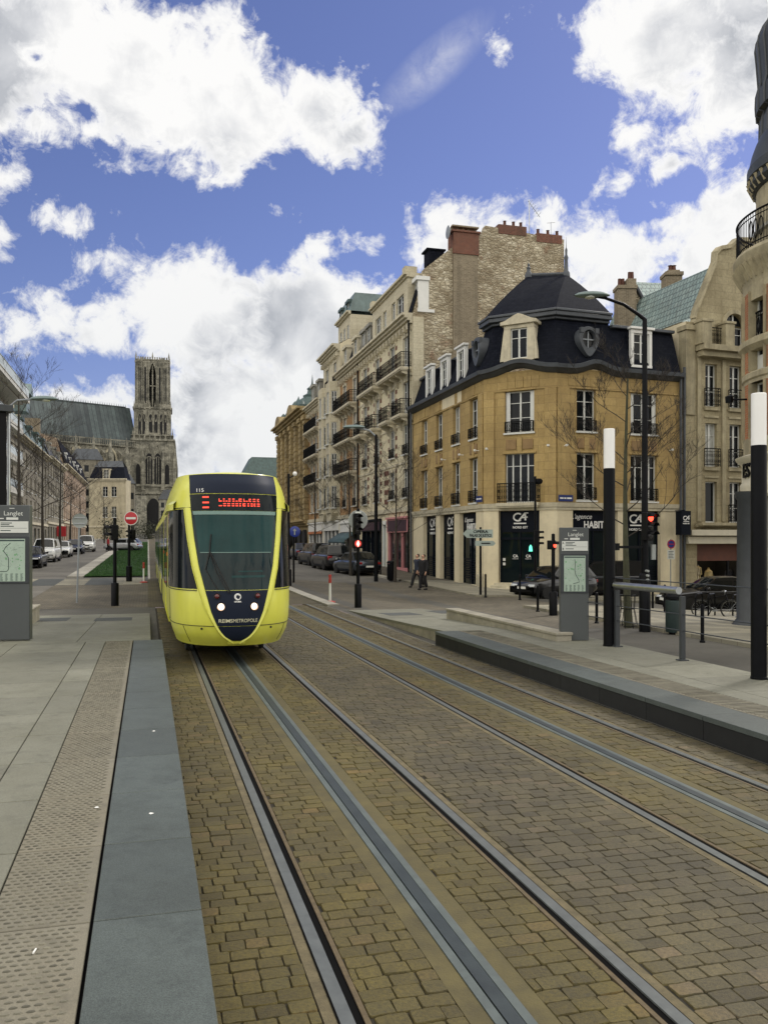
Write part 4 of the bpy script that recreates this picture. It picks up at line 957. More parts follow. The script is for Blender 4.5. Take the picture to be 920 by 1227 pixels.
for Fk, ws_ in ((FL, [(s, 0.56) for s in lw]), (FC, [(SC_/2, 0.78)]), (FR, rw)):
    for s, h in ws_:
        for q in (-1, 1): Fk.box(MB(), s+q*(h*0.58)-h*0.36, s+q*(h*0.58)+h*0.36, 0, 0.045, 6.98, 7.5).build('spandrel', MATS['brown_stone'], bank, bevel=0.015)
        m = MB()
        for j in range(-2, 3): Fk.box(m, s+j*0.42-0.2, s+j*0.42+0.2, 0, 0.022+0.03*(j == 0), 10.13, 10.7)
        m.build('flat_arch', MATS['ochre_ashlar'], bank, bevel=0.015)
        for z0, z1 in ((6.76, 6.86), (9.99, 10.09)): Fk.box(MB(), s-h-0.12, s+h+0.12, 0, 0.08, z0, z1).build('lintel', MATS['ochre_ashlar'], bank, bevel=0.015)
for Fk, ops in ((FL, opsL), (FC, opsC), (FR, opsR)):
    for a, b, c, d in ops:
        wide = b-a > 1.3
        window(bank, Fk, a, b, c, d, 'wide' if wide and c < 5 else 'shutter' if wide else 'casement', n=-0.22, glass='window_glass' if Fk is not FL else None)
        if wide and c < 5 and Fk is FC: balcony(bank, Fk, a-0.3, b+0.3, c-0.02, 0.35, 1.0, slab=True, corbels=False)
        else: balcony(bank, Fk, a+0.03, b-0.03, c+0.03, 0.12, 0.52 if c > 7 else 0.6, slab=False)
# cornice gutter, rising over the windows of the corner
def wave(k, t):
    if k == 1: return 0.42*math.exp(-((t-0.5)/0.28)**2)*1.0
    if k == 2: return 0.42*math.exp(-((t-0.30)/0.10)**2)*0.8
    return 0.0
m = MB(); band(m, 10.72, 10.92, 0.06, 0.30, wave=wave); band(m, 10.922, 11.12, 0.42, 0.46, wave=wave); band(m, 11.122, 11.2, 0.38, 0.12, wave=wave)
m.build('cornice', MATS['zinc'], bank, smooth=50)
# mansard
m = MB(); oL, oH = outline(0.05), outline(-0.75)
iw = -1.35
def ring(off, z, lo=0.0): return [Vector((p.x, p.y, z)) for p in outline(off)]
sPav = FL.su(566)            # where the raised corner pavilion starts on the long front
sPr = FR.su(738)
A = ring(0.05, 11.15); B = ring(-0.75, 13.75)
def onf(Fk, s, off, z): return Fk.P(s, off, z)
m.quad(onf(FL, 0, 0.05, 11.15), onf(FL, sPav, 0.05, 11.15), onf(FL, sPav, -0.62, 13.0), onf(FL, 0, -0.62, 13.0))
m.quad(onf(FL, sPav, 0.05, 11.15), A[1], B[1], onf(FL, sPav, -0.75, 13.75))
m.quad(A[1], A[2], B[2], B[1])
m.quad(A[2], onf(FR, sPr, 0.05, 11.15), onf(FR, sPr, -0.75, 13.75), B[2])
m.quad(onf(FR, sPr, 0.05, 11.15), onf(FR, SR, 0.05, 11.15), onf(FR, SR, -0.70, 13.5), onf(FR, sPr, -0.70, 13.5))
m.quad(onf(FL, sPav, -0.62, 13.0), onf(FL, sPav, -0.75, 13.75), onf(FL, sPav, -5, 13.75), onf(FL, sPav, -5, 13.0))
m.quad(onf(FR, sPr, -0.6, 13.4), onf(FR, sPr, -0.75, 13.75), onf(FR, sPr, -5, 13.9), onf(FR, sPr, -5, 13.4))
m.quad(onf(FR, SR, 0.05, 11.0), onf(FR, SR, -0.7, 13.5), onf(FR, SR, -6, 13.8), onf(FR, SR, -6, 11.0))
# low slopes behind
m.quad(onf(FL, 0, -0.62, 13.0), onf(FL, sPav, -0.62, 13.0), onf(FL, sPav, -5, 14.4), onf(FL, 0, -5, 14.4))
m.quad(onf(FR, sPr, -0.7, 13.5), onf(FR, SR, -0.7, 13.5), onf(FR, SR, -6, 14.4), onf(FR, sPr, -6, 14.4))
# pavilion roof
r1, r2 = ad(633, 47.8), ad(678, 47.6); RZ = 17.2
Bt = [onf(FL, sPav, -0.45, 14.1)]+ring(-0.45, 14.1)[1:3]+[onf(FR, sPr, -0.45, 14.1)]
bk1, bk2 = onf(FL, sPav, -7.5, 14.1), onf(FR, sPr, -8.5, 14.1)
q1, q2 = Vector((r1.x, r1.y, RZ)), Vector((r2.x, r2.y, RZ))
def slope(a, b, c, d=None):
    n = 6; d = d or c
    rows = []
    for i in range(n+1):
        t = i/n; bow = 0.14*math.sin(math.pi*t)
        rows.append([a+(d-a)*t+Vector((0, 0, bow)), b+(c-b)*t+Vector((0, 0, bow))])
    m.grid(rows)
slope(Bt[0], Bt[1], q1); slope(Bt[1], Bt[2], q2, q1); slope(Bt[2], Bt[3], q2); slope(Bt[3], bk2, q2); slope(bk2, bk1, q1, q2); slope(bk1, Bt[0], q1)
m.build('mansard_roof', MATS['slate'], bank, smooth=20)
m = MB()
def bandpav(z0, z1, o):
    for k, Fk in enumerate((FL, FC, FR)):
        a = onf(FL, sPav, o, 0) if k == 0 else outline(o)[k]; b = onf(FR, sPr, o, 0) if k == 2 else outline(o)[k+1]
        ia = onf(FL, sPav, -1.2, 0) if k == 0 else outline(-1.2)[k]; ib = onf(FR, sPr, -1.2, 0) if k == 2 else outline(-1.2)[k+1]
        Z = lambda p, z: Vector((p.x, p.y, z))
        m.add([Z(a, z0), Z(b, z0), Z(ib, z0), Z(ia, z0), Z(a, z1), Z(b, z1), Z(ib, z1), Z(ia, z1)], [(0, 1, 5, 4), (4, 5, 6, 7), (3, 2, 1, 0), (1, 2, 6, 5), (3, 0, 4, 7)])
bandpav(13.62, 13.76, -0.55); bandpav(13.763, 13.98, -0.35); bandpav(13.983, 14.12, -0.28)
for Fk, s0, s1, z in ((FL, 0, sPav-0.05, 12.93), (FR, sPr+0.05, SR, 13.4)): Fk.box(m, s0, s1, -1.0, -0.42, z, z+0.16)
m.build('roof_moulding', MATS['zinc'], bank, bevel=0.03)
m = MB(); m.tube([q1, q2], 0.12, 8)
for q, h in ((q1, 1.0), (q2, 2.2)):
    m.lathe([(0.22, -0.15), (0.2, 0.08), (0.12, 0.2), (0.09, h*0.35), (0.12, h*0.42), (0.06, h*0.5), (0.07, h*0.62), (0.02, h*0.68), (0.0, h)], tuple(q), 10)
m.build('ridge_finial', MATS['zinc'], bank)
# dormers
def dormer(Fk, s, w, z0, h, stone, n0=0.0):
    mat = MATS['pale_stone'] if stone else MATS['white_paint']
    t = 0.36 if stone else 0.17; hw = w/2; d = -1.0
    mm = MB(); df = d if stone else n0-0.22
    Fk.box(mm, s-hw-t, s-hw, df, n0, z0, z0+h); Fk.box(mm, s+hw, s+hw+t, df, n0, z0, z0+h); Fk.box(mm, s-hw-t, s+hw+t, d, n0+0.02, z0-0.14, z0-0.002)
    Fk.box(mm, s-hw-t, s+hw+t, df, n0, z0+h+0.002, z0+h+0.2)
    if stone:
        pts = [(-hw-t-0.16, 0.2), (-hw-t-0.16, 0.36), (-hw-t+0.1, 0.42), (-hw*0.5, 0.66), (0, 0.74), (hw*0.5, 0.66), (hw+t-0.1, 0.42), (hw+t+0.16, 0.36), (hw+t+0.16, 0.2)]
        mm.ext([Fk.P(s+x, d, z0+h+y) for x, y in pts], Fk.n*(-d+n0+0.12))
        for q in (-1, 1): mm.ext([Fk.P(s+q*(hw+t), n0-0.01, z0+h), Fk.P(s+q*(hw+t+0.22), n0-0.01, z0-0.1), Fk.P(s+q*(hw+t), n0-0.01, z0-0.1)], Fk.n*-0.25)
    else: Fk.box(mm, s-hw-t-0.09, s+hw+t+0.09, df, n0+0.12, z0+h+0.2, z0+h+0.32)
    o = mm.build('dormer', mat, bank, bevel=0.015)
    if not stone: mm = MB(); [Fk.box(mm, s+q*(hw+t-0.03)-0.03, s+q*(hw+t-0.03)+0.03, d-0.2, n0-0.225, z0-0.1, z0+h) for q in (-1,)]; mm.build('dormer_cheek', MATS['slate'], o); Fk.box(MB(), s+hw+t-0.06, s+hw+t, d-0.2, n0-0.225, z0-0.1, z0+h).build('dormer_cheek', MATS['slate'], o)
    wn = window(bank, Fk, s-hw, s+hw, z0, z0+h, 'casement', n=n0-0.14, glass='window_glass', sill=False)
    mw = wn.location.copy(); wn.parent = o; return o
for u in (513.5, 531.5, 551.5): dormer(FL, FL.su(u), 0.95, 11.35, 1.62, False)
dormer(FC, SC_/2-0.03, 0.9, 11.65, 1.55, True, 0.05)
dormer(FR, FR.su(768.5), 0.95, 11.45, 1.65, False)
# oval dormers
def oculus(Fk, s, z):
    mm = MB(); N = 24
    def el(rx, rz, n): return [Fk.P(s+rx*math.cos(2*math.pi*i/N), n, z+rz*math.sin(2*math.pi*i/N)-(0.26*max(0, -math.sin(2*math.pi*i/N))**6 if rx > 0.5 else 0)) for i in range(N)]
    mm.grid([el(0.60, 0.66, -0.7), el(0.60, 0.66, 0.0), el(0.56, 0.62, 0.09), el(0.40, 0.48, 0.09), el(0.36, 0.44, 0.02), el(0.34, 0.42, -0.3)], close=True)
    for q in (-1, 1): Fk.box(mm, s+q*0.44-0.1, s+q*0.44+0.1, -0.05, 0.13, z+0.3, z+0.56)
    o = mm.build('oval_dormer', MATS['zinc'], bank, smooth=50)
    mm = MB(); c = Fk.P(s, -0.12, z); mm.add([c]+el(0.35, 0.43, -0.12), [(0, 1+i, 1+(i+1) % N) for i in range(N)]); p = mm.build('pane', MATS['window_glass'], o)
    mm = MB(); Fk.box(mm, s-0.03, s+0.03, -0.12, -0.05, z-0.42, z+0.42); Fk.box(mm, s-0.34, s+0.34, -0.12, -0.052, z-0.03, z+0.03); mm.build('glazing_bar', MATS['grey_paint'], o)
oculus(FL, FL.su(571.5), 12.5); oculus(FR, FR.su(705), 12.55)
# shopfronts
def shop(Fk, op, fascia, txt, door=False, uid=0):
    a, b, c, d = op; mm = MB(); n = -0.3
    Fk.box(mm, a+0.01, b-0.01, n-0.04, n+0.06, d-fascia, d-0.02)
    o = mm.build('fascia', MATS['navy_fascia'], bank)
    mm = MB(); mm.quad(Fk.P(a, n-0.01, c), Fk.P(b, n-0.01, c), Fk.P(b, n-0.01, d-fascia), Fk.P(a, n-0.01, d-fascia)); g = mm.build('shop_window', MATS['shop_glass'], bank)
    mm = MB()
    for s in rng(a+0.03, b-0.03, (b-a-0.06)/max(2, round((b-a)/1.1))): Fk.box(mm, s-0.03, s+0.03, n-0.01, n+0.05, c, d-fascia)
    if door:
        Fk.box(mm, a, b, n-0.01, n+0.05, 2.35, 2.47)
    else:
        for k in range(9): Fk.box(mm, a+0.05, b-0.05, n-0.008, n+0.01, c+0.3+k*0.13, c+0.3+k*0.13+0.07)
    mm.build('glazing_frame', MATS['navy_fascia'], g)
    return o
def logo(Fk, s, z, w, n, parent, small=True):
    mm = MB(); T = lambda x, y, q: Fk.P(s+x, n+q, z+y)
    # a slanted letter pair over a swoosh bar
    arc = [(0.16+0.25*math.cos(R(t))-0.28, 0.14+0.2*math.sin(R(t))) for t in range(50, 311, 20)]
    def pl(pts, th):
        for p, q in zip(pts, pts[1:]):
            dx, dy = q[0]-p[0], q[1]-p[1]; L = math.hypot(dx, dy) or 1; nx, ny = -dy/L*th, dx/L*th
            mm.ext([T(w*(p[0]+nx), w*(p[1]+ny), 0), T(w*(q[0]+nx), w*(q[1]+ny), 0), T(w*(q[0]-nx), w*(q[1]-ny), 0), T(w*(p[0]-nx), w*(p[1]-ny), 0)], Fk.n*0.02)
    pl(arc, 0.04); pl([(-0.05, -0.02), (0.28, 0.36), (0.30, -0.04)], 0.045); pl([(0.02, 0.1), (0.42, 0.14)], 0.03); pl([(0.28, 0.36), (0.46, 0.36)], 0.025); pl([(-0.36, -0.2), (0.34, -0.2)], 0.035)
    text(mm, 'NORD EST', w*0.17, lambda x, y, q: Fk.P(s+x, n+q+0.005, z-w*0.42+y), 0.012, width=w*0.85, bold=0.003)
    return mm.build('logo', MATS['sign_white'], parent, smooth=0, uv=False)
for i, op in enumerate(shopL):
    o = shop(FL, op, 1.0 if i < 2 else 1.0, '')
    s = (op[0]+op[1])/2
    if i < 2: logo(FL, s, 3.25, 1.15, -0.22, o)
    else:
        mm = MB(); text(mm, "L'agence", 0.36, lambda x, y, q: FL.P(s-0.35+x, -0.22+q, 3.45+y), 0.02, shear=0.3); text(mm, 'HABITAT', 0.5, lambda x, y, q: FL.P(s+0.2+x, -0.22+q, 3.05+y), 0.02, width=1.7, bold=0.012); mm.build('lettering', MATS['sign_white'], o, smooth=0, uv=False)
o = shop(FC, shopC[0], 1.12, '', True); logo(FC, (shopC[0][0]+shopC[0][1])/2, 3.38, 0.95, -0.22, o)
mm = MB(); 
for q in (-0.28, 0.42): text(mm, 'CA', 0.2, lambda x, y, k: FC.P((shopC[0][0]+shopC[0][1])/2+q+x, -0.27+k, 1.5+y), 0.006, bold=0.006); text(mm, 'NORD EST', 0.07, lambda x, y, k: FC.P((shopC[0][0]+shopC[0][1])/2+q+x, -0.27+k, 1.36+y), 0.006)
for k, z in enumerate((1.25, 1.02)): FC.box(mm, shopC[0][0]+0.14, shopC[0][0]+0.28, -0.28, -0.265, z, z+0.14)
mm.build('door_sticker', MATS['sign_white'], bank, smooth=0, uv=False)
# the green pharmacy-like arrow lamp reflected in the door is a small lit way-out sign
mm = MB(); s = shopC[0][1]-0.55; mm.ext([FC.P(s-0.1, -0.25, 1.75), FC.P(s+0.1, -0.25, 1.75), FC.P(s+0.07, -0.25, 2.0), FC.P(s, -0.25, 2.1), FC.P(s-0.07, -0.25, 2.0)], FC.n*0.02); mm.build('green_lamp', MATS['green_lamp'], bank)
s0, s1 = shopC[0][0], shopC[0][1]
for k in range(3):
    mm = MB(); FC.box(mm, s0-0.1*k-0.15, s1+0.1*k+0.15, -0.3, 0.25+0.28*k, -0.6, 0.11-0.12*k); mm.build('step', MATS['pale_stone'], bank, bevel=0.01)
o = shop(FR, shopR[0], 1.05, ''); a = shopR[0][0]
mm = MB(); text(mm, "L'agence", 0.36, lambda x, y, q: FR.P(a+0.62+x, -0.22+q, 3.52+y), 0.02, shear=0.3); text(mm, 'HABITAT', 0.5, lambda x, y, q: FR.P(a+1.65+x, -0.22+q, 3.10+y), 0.02, width=1.75, bold=0.012); mm.build('lettering', MATS['sign_white'], o, smooth=0, uv=False)
o = shop(FR, shopR[1], 1.05, ''); logo(FR, shopR[1][0]+0.95, 3.3, 1.0, -0.22, o)
# hanging sign, street plates, wall lamps, downpipe
mm = MB(); s = FR.su(808); FR.box(mm, s-0.04, s+0.04, 0.12, 0.82, 2.6, 3.85); FR.box(mm, s-0.02, s+0.02, 0, 0.8, 3.86, 3.9); FR.box(mm, s-0.3, s+0.3, 0.83, 0.90, 2.6, 3.85); o = mm.build('hanging_sign', MATS['navy_fascia'], bank); logo(FR, s, 3.4, 0.5, 0.905, o)
for Fk, u, z, tx in ((FC, 655, 4.42, 'COURS J.B. LANGLET'), (FR, 676, 4.43, 'RUE DE VESLE'), (FL, FL, 4.5, 'COURS J.B. LANGLET')):
    s = SL-0.35 if Fk is FL else (Fk.su(u) if Fk is FR else None)
    if s is None: continue
    mm = MB(); FR_ = Fk; Fk.box(mm, s-0.42, s+0.42, 0.10, 0.125, z-0.16, z+0.16); o = mm.build('street_plate', MATS['sign_blue'], bank)
    mm = MB(); [FR_.box(mm, s+a, s+a+w, 0.126, 0.13, z-0.035, z+0.04) for a, w in ((-0.34, 0.2), (-0.1, 0.12), (0.06, 0.28))]; mm.build('lettering', MATS['sign_white'], o, smooth=0, uv=False)
for Fk, s in ((FC, 0.3), (FC, SC_-0.35), (FR, 0.35), (FL, SL-0.4), (FL, 9.7), (FL, 6.8), (FR, FR.su(800))):
    mm = MB(); c = Fk.P(s, 0.1, 7.05); mm.tube([c, c+Fk.n*0.2], 0.02, 6); mm.lathe([(0.0, -0.07), (0.07, -0.02), (0.075, 0.06), (0.0, 0.08)], tuple(c+Fk.n*0.24), 10); mm.build('wall_lamp', MATS['white_paint'], bank)
mm = MB(); 
for Fk, s in ((FR, SR-0.08), (FL, 0.06)): mm.tube([Fk.P(s, 0.14, 10.9), Fk.P(s, 0.14, -0.8)], 0.07, 8)
mm.build('downpipe', MATS['zinc'], bank)
mm = MB(); FL.box(mm, FL.su(530), FL.su(553), -0.01, 0.025, 10.11, 10.71); FL.box(mm, FL.su(538), FL.su(552), -0.01, 0.02, 9.98, 10.1); mm.build('pale_repair', MATS['cream_render'], bank)
mm = MB(); FL.box(mm, SL-0.35, SL+0.02, 0.0, 0.28, -0.6, 0.55); mm.build('corner_guard_stone', MATS['pale_stone'], bank, bevel=0.05)
# ---------------------------------------------------------------- the row along the boulevard
def zu(u, v, X=XB):      # height of the photograph's pixel on the plane x = X
    Y = onx(u, X); d = X*SN+Y*CN; return CH+(HV-v)*d/FPX
RF_ = lambda ya, yb: Face((XB, ya), (XB, yb))         # ya far (left), yb near (right)
def terrace(name, label, ya, yb, zc, mat, bays, floors, bal, roof, extra=None, stone='pale_stone', frame='white_joinery', reveal=0.14, shop_ops=None, shop_top=4.3, arch=()):
    F = RF_(ya, yb); root = thing(name, label, 'building', (XB, (ya+yb)/2, zg(XB, (ya+yb)/2)), group='terrace along the boulevard')
    ops = [(s-w/2, s+w/2, a, b) for s, w in bays for a, b in floors]
    m = MB(); wall(m, F, 0, F.L, shop_top+0.3, zc, ops, reveal); m.build('wall', MATS[mat], root)
    for (s, w) in bays:
        for a, b in floors: window(root, F, s-w/2, s+w/2, a, b, 'french' if b-a > 2.15 else 'casement', n=-reveal+0.05, frame=frame, sill=b-a < 2.15)
    m = MB(); cornice(m, F, 0.002, F.L-0.002, zc-0.55, 0.65, 0.75, 4); F.box(m, 0, F.L, -0.02, 0.14, shop_top, shop_top+0.32)
    for a, b in floors[1:]: F.box(m, 0.003, F.L-0.003, -0.02, 0.06, a-0.62, a-0.48)
    for s, w in bays:                          # surrounds, keystones and brackets under the cornice
        for a, b in floors:
            for q in (-1, 1): F.box(m, s+q*(w/2+0.09)-0.085, s+q*(w/2+0.09)+0.085, -0.01, 0.05, a, b+0.001)
            F.box(m, s-w/2-0.2, s+w/2+0.2, -0.012, 0.07, b+0.003, b+0.2); F.box(m, s-0.11, s+0.11, 0, 0.13, b-0.02, b+0.3)
    for s in rng(0.35, F.L-0.35, 0.8): F.box(m, s-0.09, s+0.09, -0.01, 0.34, zc-0.95, zc-0.56)
    m.build('stone_trim', MATS[stone], root)
    for s0, s1, z, dp in bal: balcony(root, F, s0, s1, z, dp, 1.0 if dp > 0.3 else 0.62, slab=dp > 0.3, stone=stone)
    # mansard and roof
    h, back = roof
    m = MB(); m.quad(F.P(0, 0.1, zc+0.1), F.P(F.L, 0.1, zc+0.1), F.P(F.L, -0.75, zc+h), F.P(0, -0.75, zc+h))
    m.quad(F.P(0, -0.75, zc+h), F.P(F.L, -0.75, zc+h), F.P(F.L, -5.6, zc+h+back), F.P(0, -5.6, zc+h+back)); m.quad(F.P(F.L, -5.6, zc+h+back), F.P(0, -5.6, zc+h+back), F.P(0, -11, zc), F.P(F.L, -11, zc))
    m.build('roof', MATS['slate'], root, smooth=0)
    m = MB()
    for q in (0, F.L): m.add([F.P(q, 0, -1), F.P(q, -11, -1), F.P(q, -11, zc), F.P(q, -5.6, zc+h+back-0.02), F.P(q, -0.77, zc+h-0.02), F.P(q, 0, zc+0.1)], [(0, 1, 2, 3, 4, 5)])
    m.quad(F.P(0, -11, -1), F.P(F.L, -11, -1), F.P(F.L, -11, zc), F.P(0, -11, zc))
    m.build('side_wall', MATS['rubble_stone' if name == 'apartment_building' and yb == 54.0 else 'cream_render'], root)
    return root, F
def roof_dormer(root, F, s, w, z0, h, mat='pale_stone', n=0.0):
    m = MB(); hw = w/2; t = 0.18
    F.box(m, s-hw-t, s-hw, -1.1, n, z0, z0+h); F.box(m, s+hw, s+hw+t, -1.1, n, z0, z0+h); F.box(m, s-hw-t-0.1, s+hw+t+0.1, -1.15, n+0.14, z0+h+0.002, z0+h+0.26); F.box(m, s-hw-t, s+hw+t, -1.5, n+0.04, z0-0.2, z0-0.002)
    o = m.build('dormer', MATS[mat], root); wn = window(root, F, s-hw, s+hw, z0, z0+h, 'casement', n=n-0.12, sill=False); wn.parent = o; return o
def shopfront(root, F, s0, s1, zt, mat, zb=0.0, fascia=0.8, nbay=3, lettering=None, glass='shop_glass', fmat=None, awn=None, colour2=None):
    m = MB(); n = 0.03; t = 0.14
    F.box(m, s0, s1, -0.2, n+0.08, zt-fascia, zt)
    for i in range(nbay+1):
        s = s0+(s1-s0)*i/nbay; a = min(max(s-t/2*(2.2 if i in (0, nbay) else 1), s0), s1-0.05); F.box(m, a, min(a+t*(1.6 if i in (0, nbay) else 1), s1), -0.2, n, zb-0.5, zt-fascia-0.002)
    F.box(m, s0+0.2, s1-0.2, -0.2, n-0.01, zb-0.5, zb+0.45); F.box(m, s0-0.02, s1+0.02, -0.2, n+0.2, zt+0.002, zt+0.13)
    o = m.build('shopfront', MATS[mat], root)
    m = MB(); m.quad(F.P(s0, -0.12, zb-0.5), F.P(s1, -0.12, zb-0.5), F.P(s1, -0.12, zt-fascia), F.P(s0, -0.12, zt-fascia)); m.build('shop_window', MATS[glass], o)
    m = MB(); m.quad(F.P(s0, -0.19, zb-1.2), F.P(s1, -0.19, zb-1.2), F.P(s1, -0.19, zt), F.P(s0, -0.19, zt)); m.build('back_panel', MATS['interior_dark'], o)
    if fmat: m = MB(); F.box(m, s0+0.3, s1-0.3, n+0.075, n+0.11, zt-fascia+0.08, zt-0.1); p = m.build('sign_board', MATS[fmat], o)
    if lettering:
        m = MB(); text(m, lettering, fascia*0.42, lambda x, y, q: F.P((s0+s1)/2+x, n+0.115+q, zt-fascia/2+y), 0.02, width=min((s1-s0)*0.55, len(lettering)*0.32)); m.build('lettering', MATS['sign_white' if fmat or mat != 'white_paint' else 'black_plastic'], o, smooth=0, uv=False)
    if awn:
        m = MB(); m.quad(F.P(s0, 0.1, zt-fascia-0.05), F.P(s1, 0.1, zt-fascia-0.05), F.P(s1, 1.2, zt-fascia-0.75), F.P(s0, 1.2, zt-fascia-0.75)); m.quad(F.P(s0, 1.2, zt-fascia-0.75), F.P(s1, 1.2, zt-fascia-0.75), F.P(s1, 1.21, zt-fascia-0.97), F.P(s0, 1.21, zt-fascia-0.97)); m.build('awning', MATS[awn], o, solid=0.02)
    return o
# nearest of the row: white brick with red quoins and the bare rubble gable
fl1 = [(5.25, 7.2), (8.2, 10.2), (10.85, 13.1), (13.95, 16.15)]
YA1 = 68.7
b1 = [(YA1-onx(u, XB), 1.15) for u in (438, 452.6, 470.5, 486.7)]
S1 = lambda u: YA1-onx(u, XB)
apt, F1 = terrace('apartment_building', 'white brick apartment block with a bare rubble gable beside the bank', YA1, 54.0, 17.35, 'white_brick', b1, fl1,
    [(S1(463), S1(493), 13.9, 0.75), (S1(439), S1(458), 13.9, 0.75), (b1[3][0]-1.1, b1[3][0]+1.1, 10.8, 0.75), (b1[2][0]-1.1, b1[2][0]+1.1, 10.8, 0.75), (b1[1][0]-1.1, b1[1][0]+1.1, 10.8, 0.75), (b1[0][0]-1.1, b1[0][0]+1.1, 10.8, 0.75)]
    +[(s-0.55, s+0.55, z+0.03, 0.14) for s, w in b1 for z in (5.25, 8.2)], (2.9, 3.0))
m = MB()
for i in (0, 1, 2):
    s, w = b1[i]
    for a, b in fl1:
        k = 0; z = a
        while z < b:
            for q in (-1, 1): F1.box(m, s+q*(w/2+0.36)-0.19, s+q*(w/2+0.36)+0.19, -0.005, 0.03, z, z+0.28)
            z += 0.62; k += 1
for z in (5.0, 5.7, 6.4, 7.1): F1.box(m, b1[2][0]-2.2, b1[2][0]-1.2, -0.005, 0.028, z, z+0.35)
m.build('red_brick_quoin', MATS['red_brick'], apt)
# stone attic rising over the cornice, dormers each side
s0, s1 = S1(447), S1(489.5)
m = MB(); wall(m, F1, s0, s1, 17.45, 20.1, [(s0+0.9, s0+2.5, 17.9, 19.3), (s0+3.1, s0+4.0, 17.9, 19.3), (s1-4.0, s1-3.1, 17.9, 19.3), (s1-2.7, s1-1.0, 17.9, 19.3)], 0.2, n=0.05)
for s in (s0, s1): m.quad(F1.P(s, 0.05, 17.4), F1.P(s, -2.5, 17.4), F1.P(s, -2.5, 20.1), F1.P(s, 0.05, 20.1))
cornice(m, F1, s0-0.15, s1+0.15, 20.1, 0.3, 0.35, 2); F1.box(m, s0-0.14, s1+0.14, -2.5, 0.0, 20.08, 20.39)
for s in (s0+0.3, s1-0.35): F1.box(m, s-0.35, s+0.35, -0.6, 0.25, 20.402, 20.85)
m.build('attic_wall', MATS['cream_ashlar'], apt)
for a, b in ((s0+0.9, s0+2.5), (s0+3.1, s0+4.0), (s1-4.0, s1-3.1), (s1-2.7, s1-1.0)): window(apt, F1, a, b, 17.9, 19.3, 'casement', n=-0.1)
roof_dormer(apt, F1, S1(491.6), 0.85, 17.75, 1.9, 'white_paint', -0.35); roof_dormer(apt, F1, S1(440), 1.0, 17.65, 1.75, 'grey_stone', -0.1); roof_dormer(apt, F1, S1(433.5), 1.0, 17.65, 1.75, 'grey_stone', -0.1)
# gable end
G = Face((XB, 53.96), (28.2, 53.96))
m = MB()
xs_ = [(0.02, 17.3), (0.25, 17.6), (0.75, 20.4), (2.7, 22.0), (4.95, 23.2), (5.15, 23.75), (11.05, 23.35)]
m.add([G.P(0.02, 0, -1), G.P(11.05, 0, -1)]+[G.P(s, 0, z) for s, z in xs_[::-1]], [tuple(range(len(xs_)+2))])
top = [G.P(s, 0, z) for s, z in xs_]; m.grid([top, [p-G.n*0.5 for p in top]]); m.quad(G.P(11.05, 0, -1), G.P(11.05, -14, -1), G.P(11.05, -14, 23.35), G.P(11.05, 0, 23.35)); m.quad(G.P(5.15, -0.5, 23.7), G.P(11.05, -0.5, 23.35), G.P(11.05, -0.5, 19), G.P(5.15, -0.5, 19))
m.build('gable_wall', MATS['rubble_stone'], apt, smooth=0)
m = MB(); G.box(m, 0.0, 0.75, -0.01, 0.06, -1, 17.2); m.build('gable_quoin', MATS['cream_ashlar'], apt)
m = MB(); G.box(m, 2.8, 4.55, -0.3, 0.14, 10, 21.6); m.build('flue', MATS['brown_brick'], apt)
m = MB(); G.box(m, 2.78, 4.62, -0.9, 0.2, 21.6, 23.05); G.box(m, 2.68, 4.72, -1.0, 0.28, 23.052, 23.2); ch = m.build('chimney', MATS['red_brick'], apt, bevel=0.02)
m = MB()
for s in rng(2.85, 4.45, 0.4): m.lathe([(0.13, 23.2), (0.12, 23.42), (0.15, 23.44), (0.15, 23.5), (0.0, 23.5)], tuple(G.P(s, -0.3, 0)), 8)
G.box(m, 2.75, 4.65, -0.8, 0.1, 23.46, 23.56); m.build('chimney_pot', MATS['brown_brick'], ch)
m = MB(); G.box(m, 6.1, 8.2, -0.6, 0.03, 23.3, 23.95); G.box(m, 8.95, 10.9, -0.6, 0.03, 23.0, 23.62); st = m.build('chimney', MATS['red_brick'], apt, bevel=0.02)
pm('terracotta', (0.085, 0.032, 0.02), 0.8)
for s, z in ((6.7, 23.95), (7.35, 23.95), (7.9, 23.95), (9.2, 23.62), (9.95, 23.62), (10.65, 23.62)): MB().lathe([(0.12, z), (0.10, z+0.34), (0.13, z+0.36), (0.0, z+0.38)], tuple(G.P(s, -0.3, 0)), 8).build('chimney_pot', MATS['terracotta'], st)
m = MB(); c = G.P(8.55, -0.3, 23.3); m.tube([c, c+Vector((0, 0, 2.7))], 0.035, 6); m.tube([c+Vector((-0.1, 0, 2.6)), c+Vector((0.85, 0.1, 1.6))], 0.02, 5)
for k in range(6): q = c+Vector((0.1+0.13*k, 0.02, 2.5-0.15*k)); m.tube([q-Vector((0.05, .4, 0.0)), q+Vector((0.05, .4, 0))], 0.012, 4)
c = G.P(10.2, -0.3, 23.4); m.tube([c, c+Vector((0, 0, 1.2))], 0.025, 5); m.tube([c+Vector((-0.3, 0, 1.1)), c+Vector((0.3, 0, 1.2))], 0.015, 4)
m.build('aerial', MATS['steel'], apt)
m = MB(); G.box(m, 1.3, 2.4, -1.6, -0.6, 21.0, 21.95); G.box(m, 1.15, 2.5, -1.7, -0.5, 21.952, 22.06); m.build('roof_hatch', MATS['slate'], apt)
m = MB(); m.lathe([(0.0, -0.04), (0.42, 0.06), (0.44, 0.02), (0.0, -0.06)], tuple(G.P(2.4, 0.1, 23.0)), 16, 'x'); m.build('satellite_dish', MATS['grey_paint'], apt)
m = MB()
for s in (F1.L-0.25, 0.15): m.tube([F1.P(s, 0.2, 17.1), F1.P(s, 0.2, 0.2)], 0.07, 8)
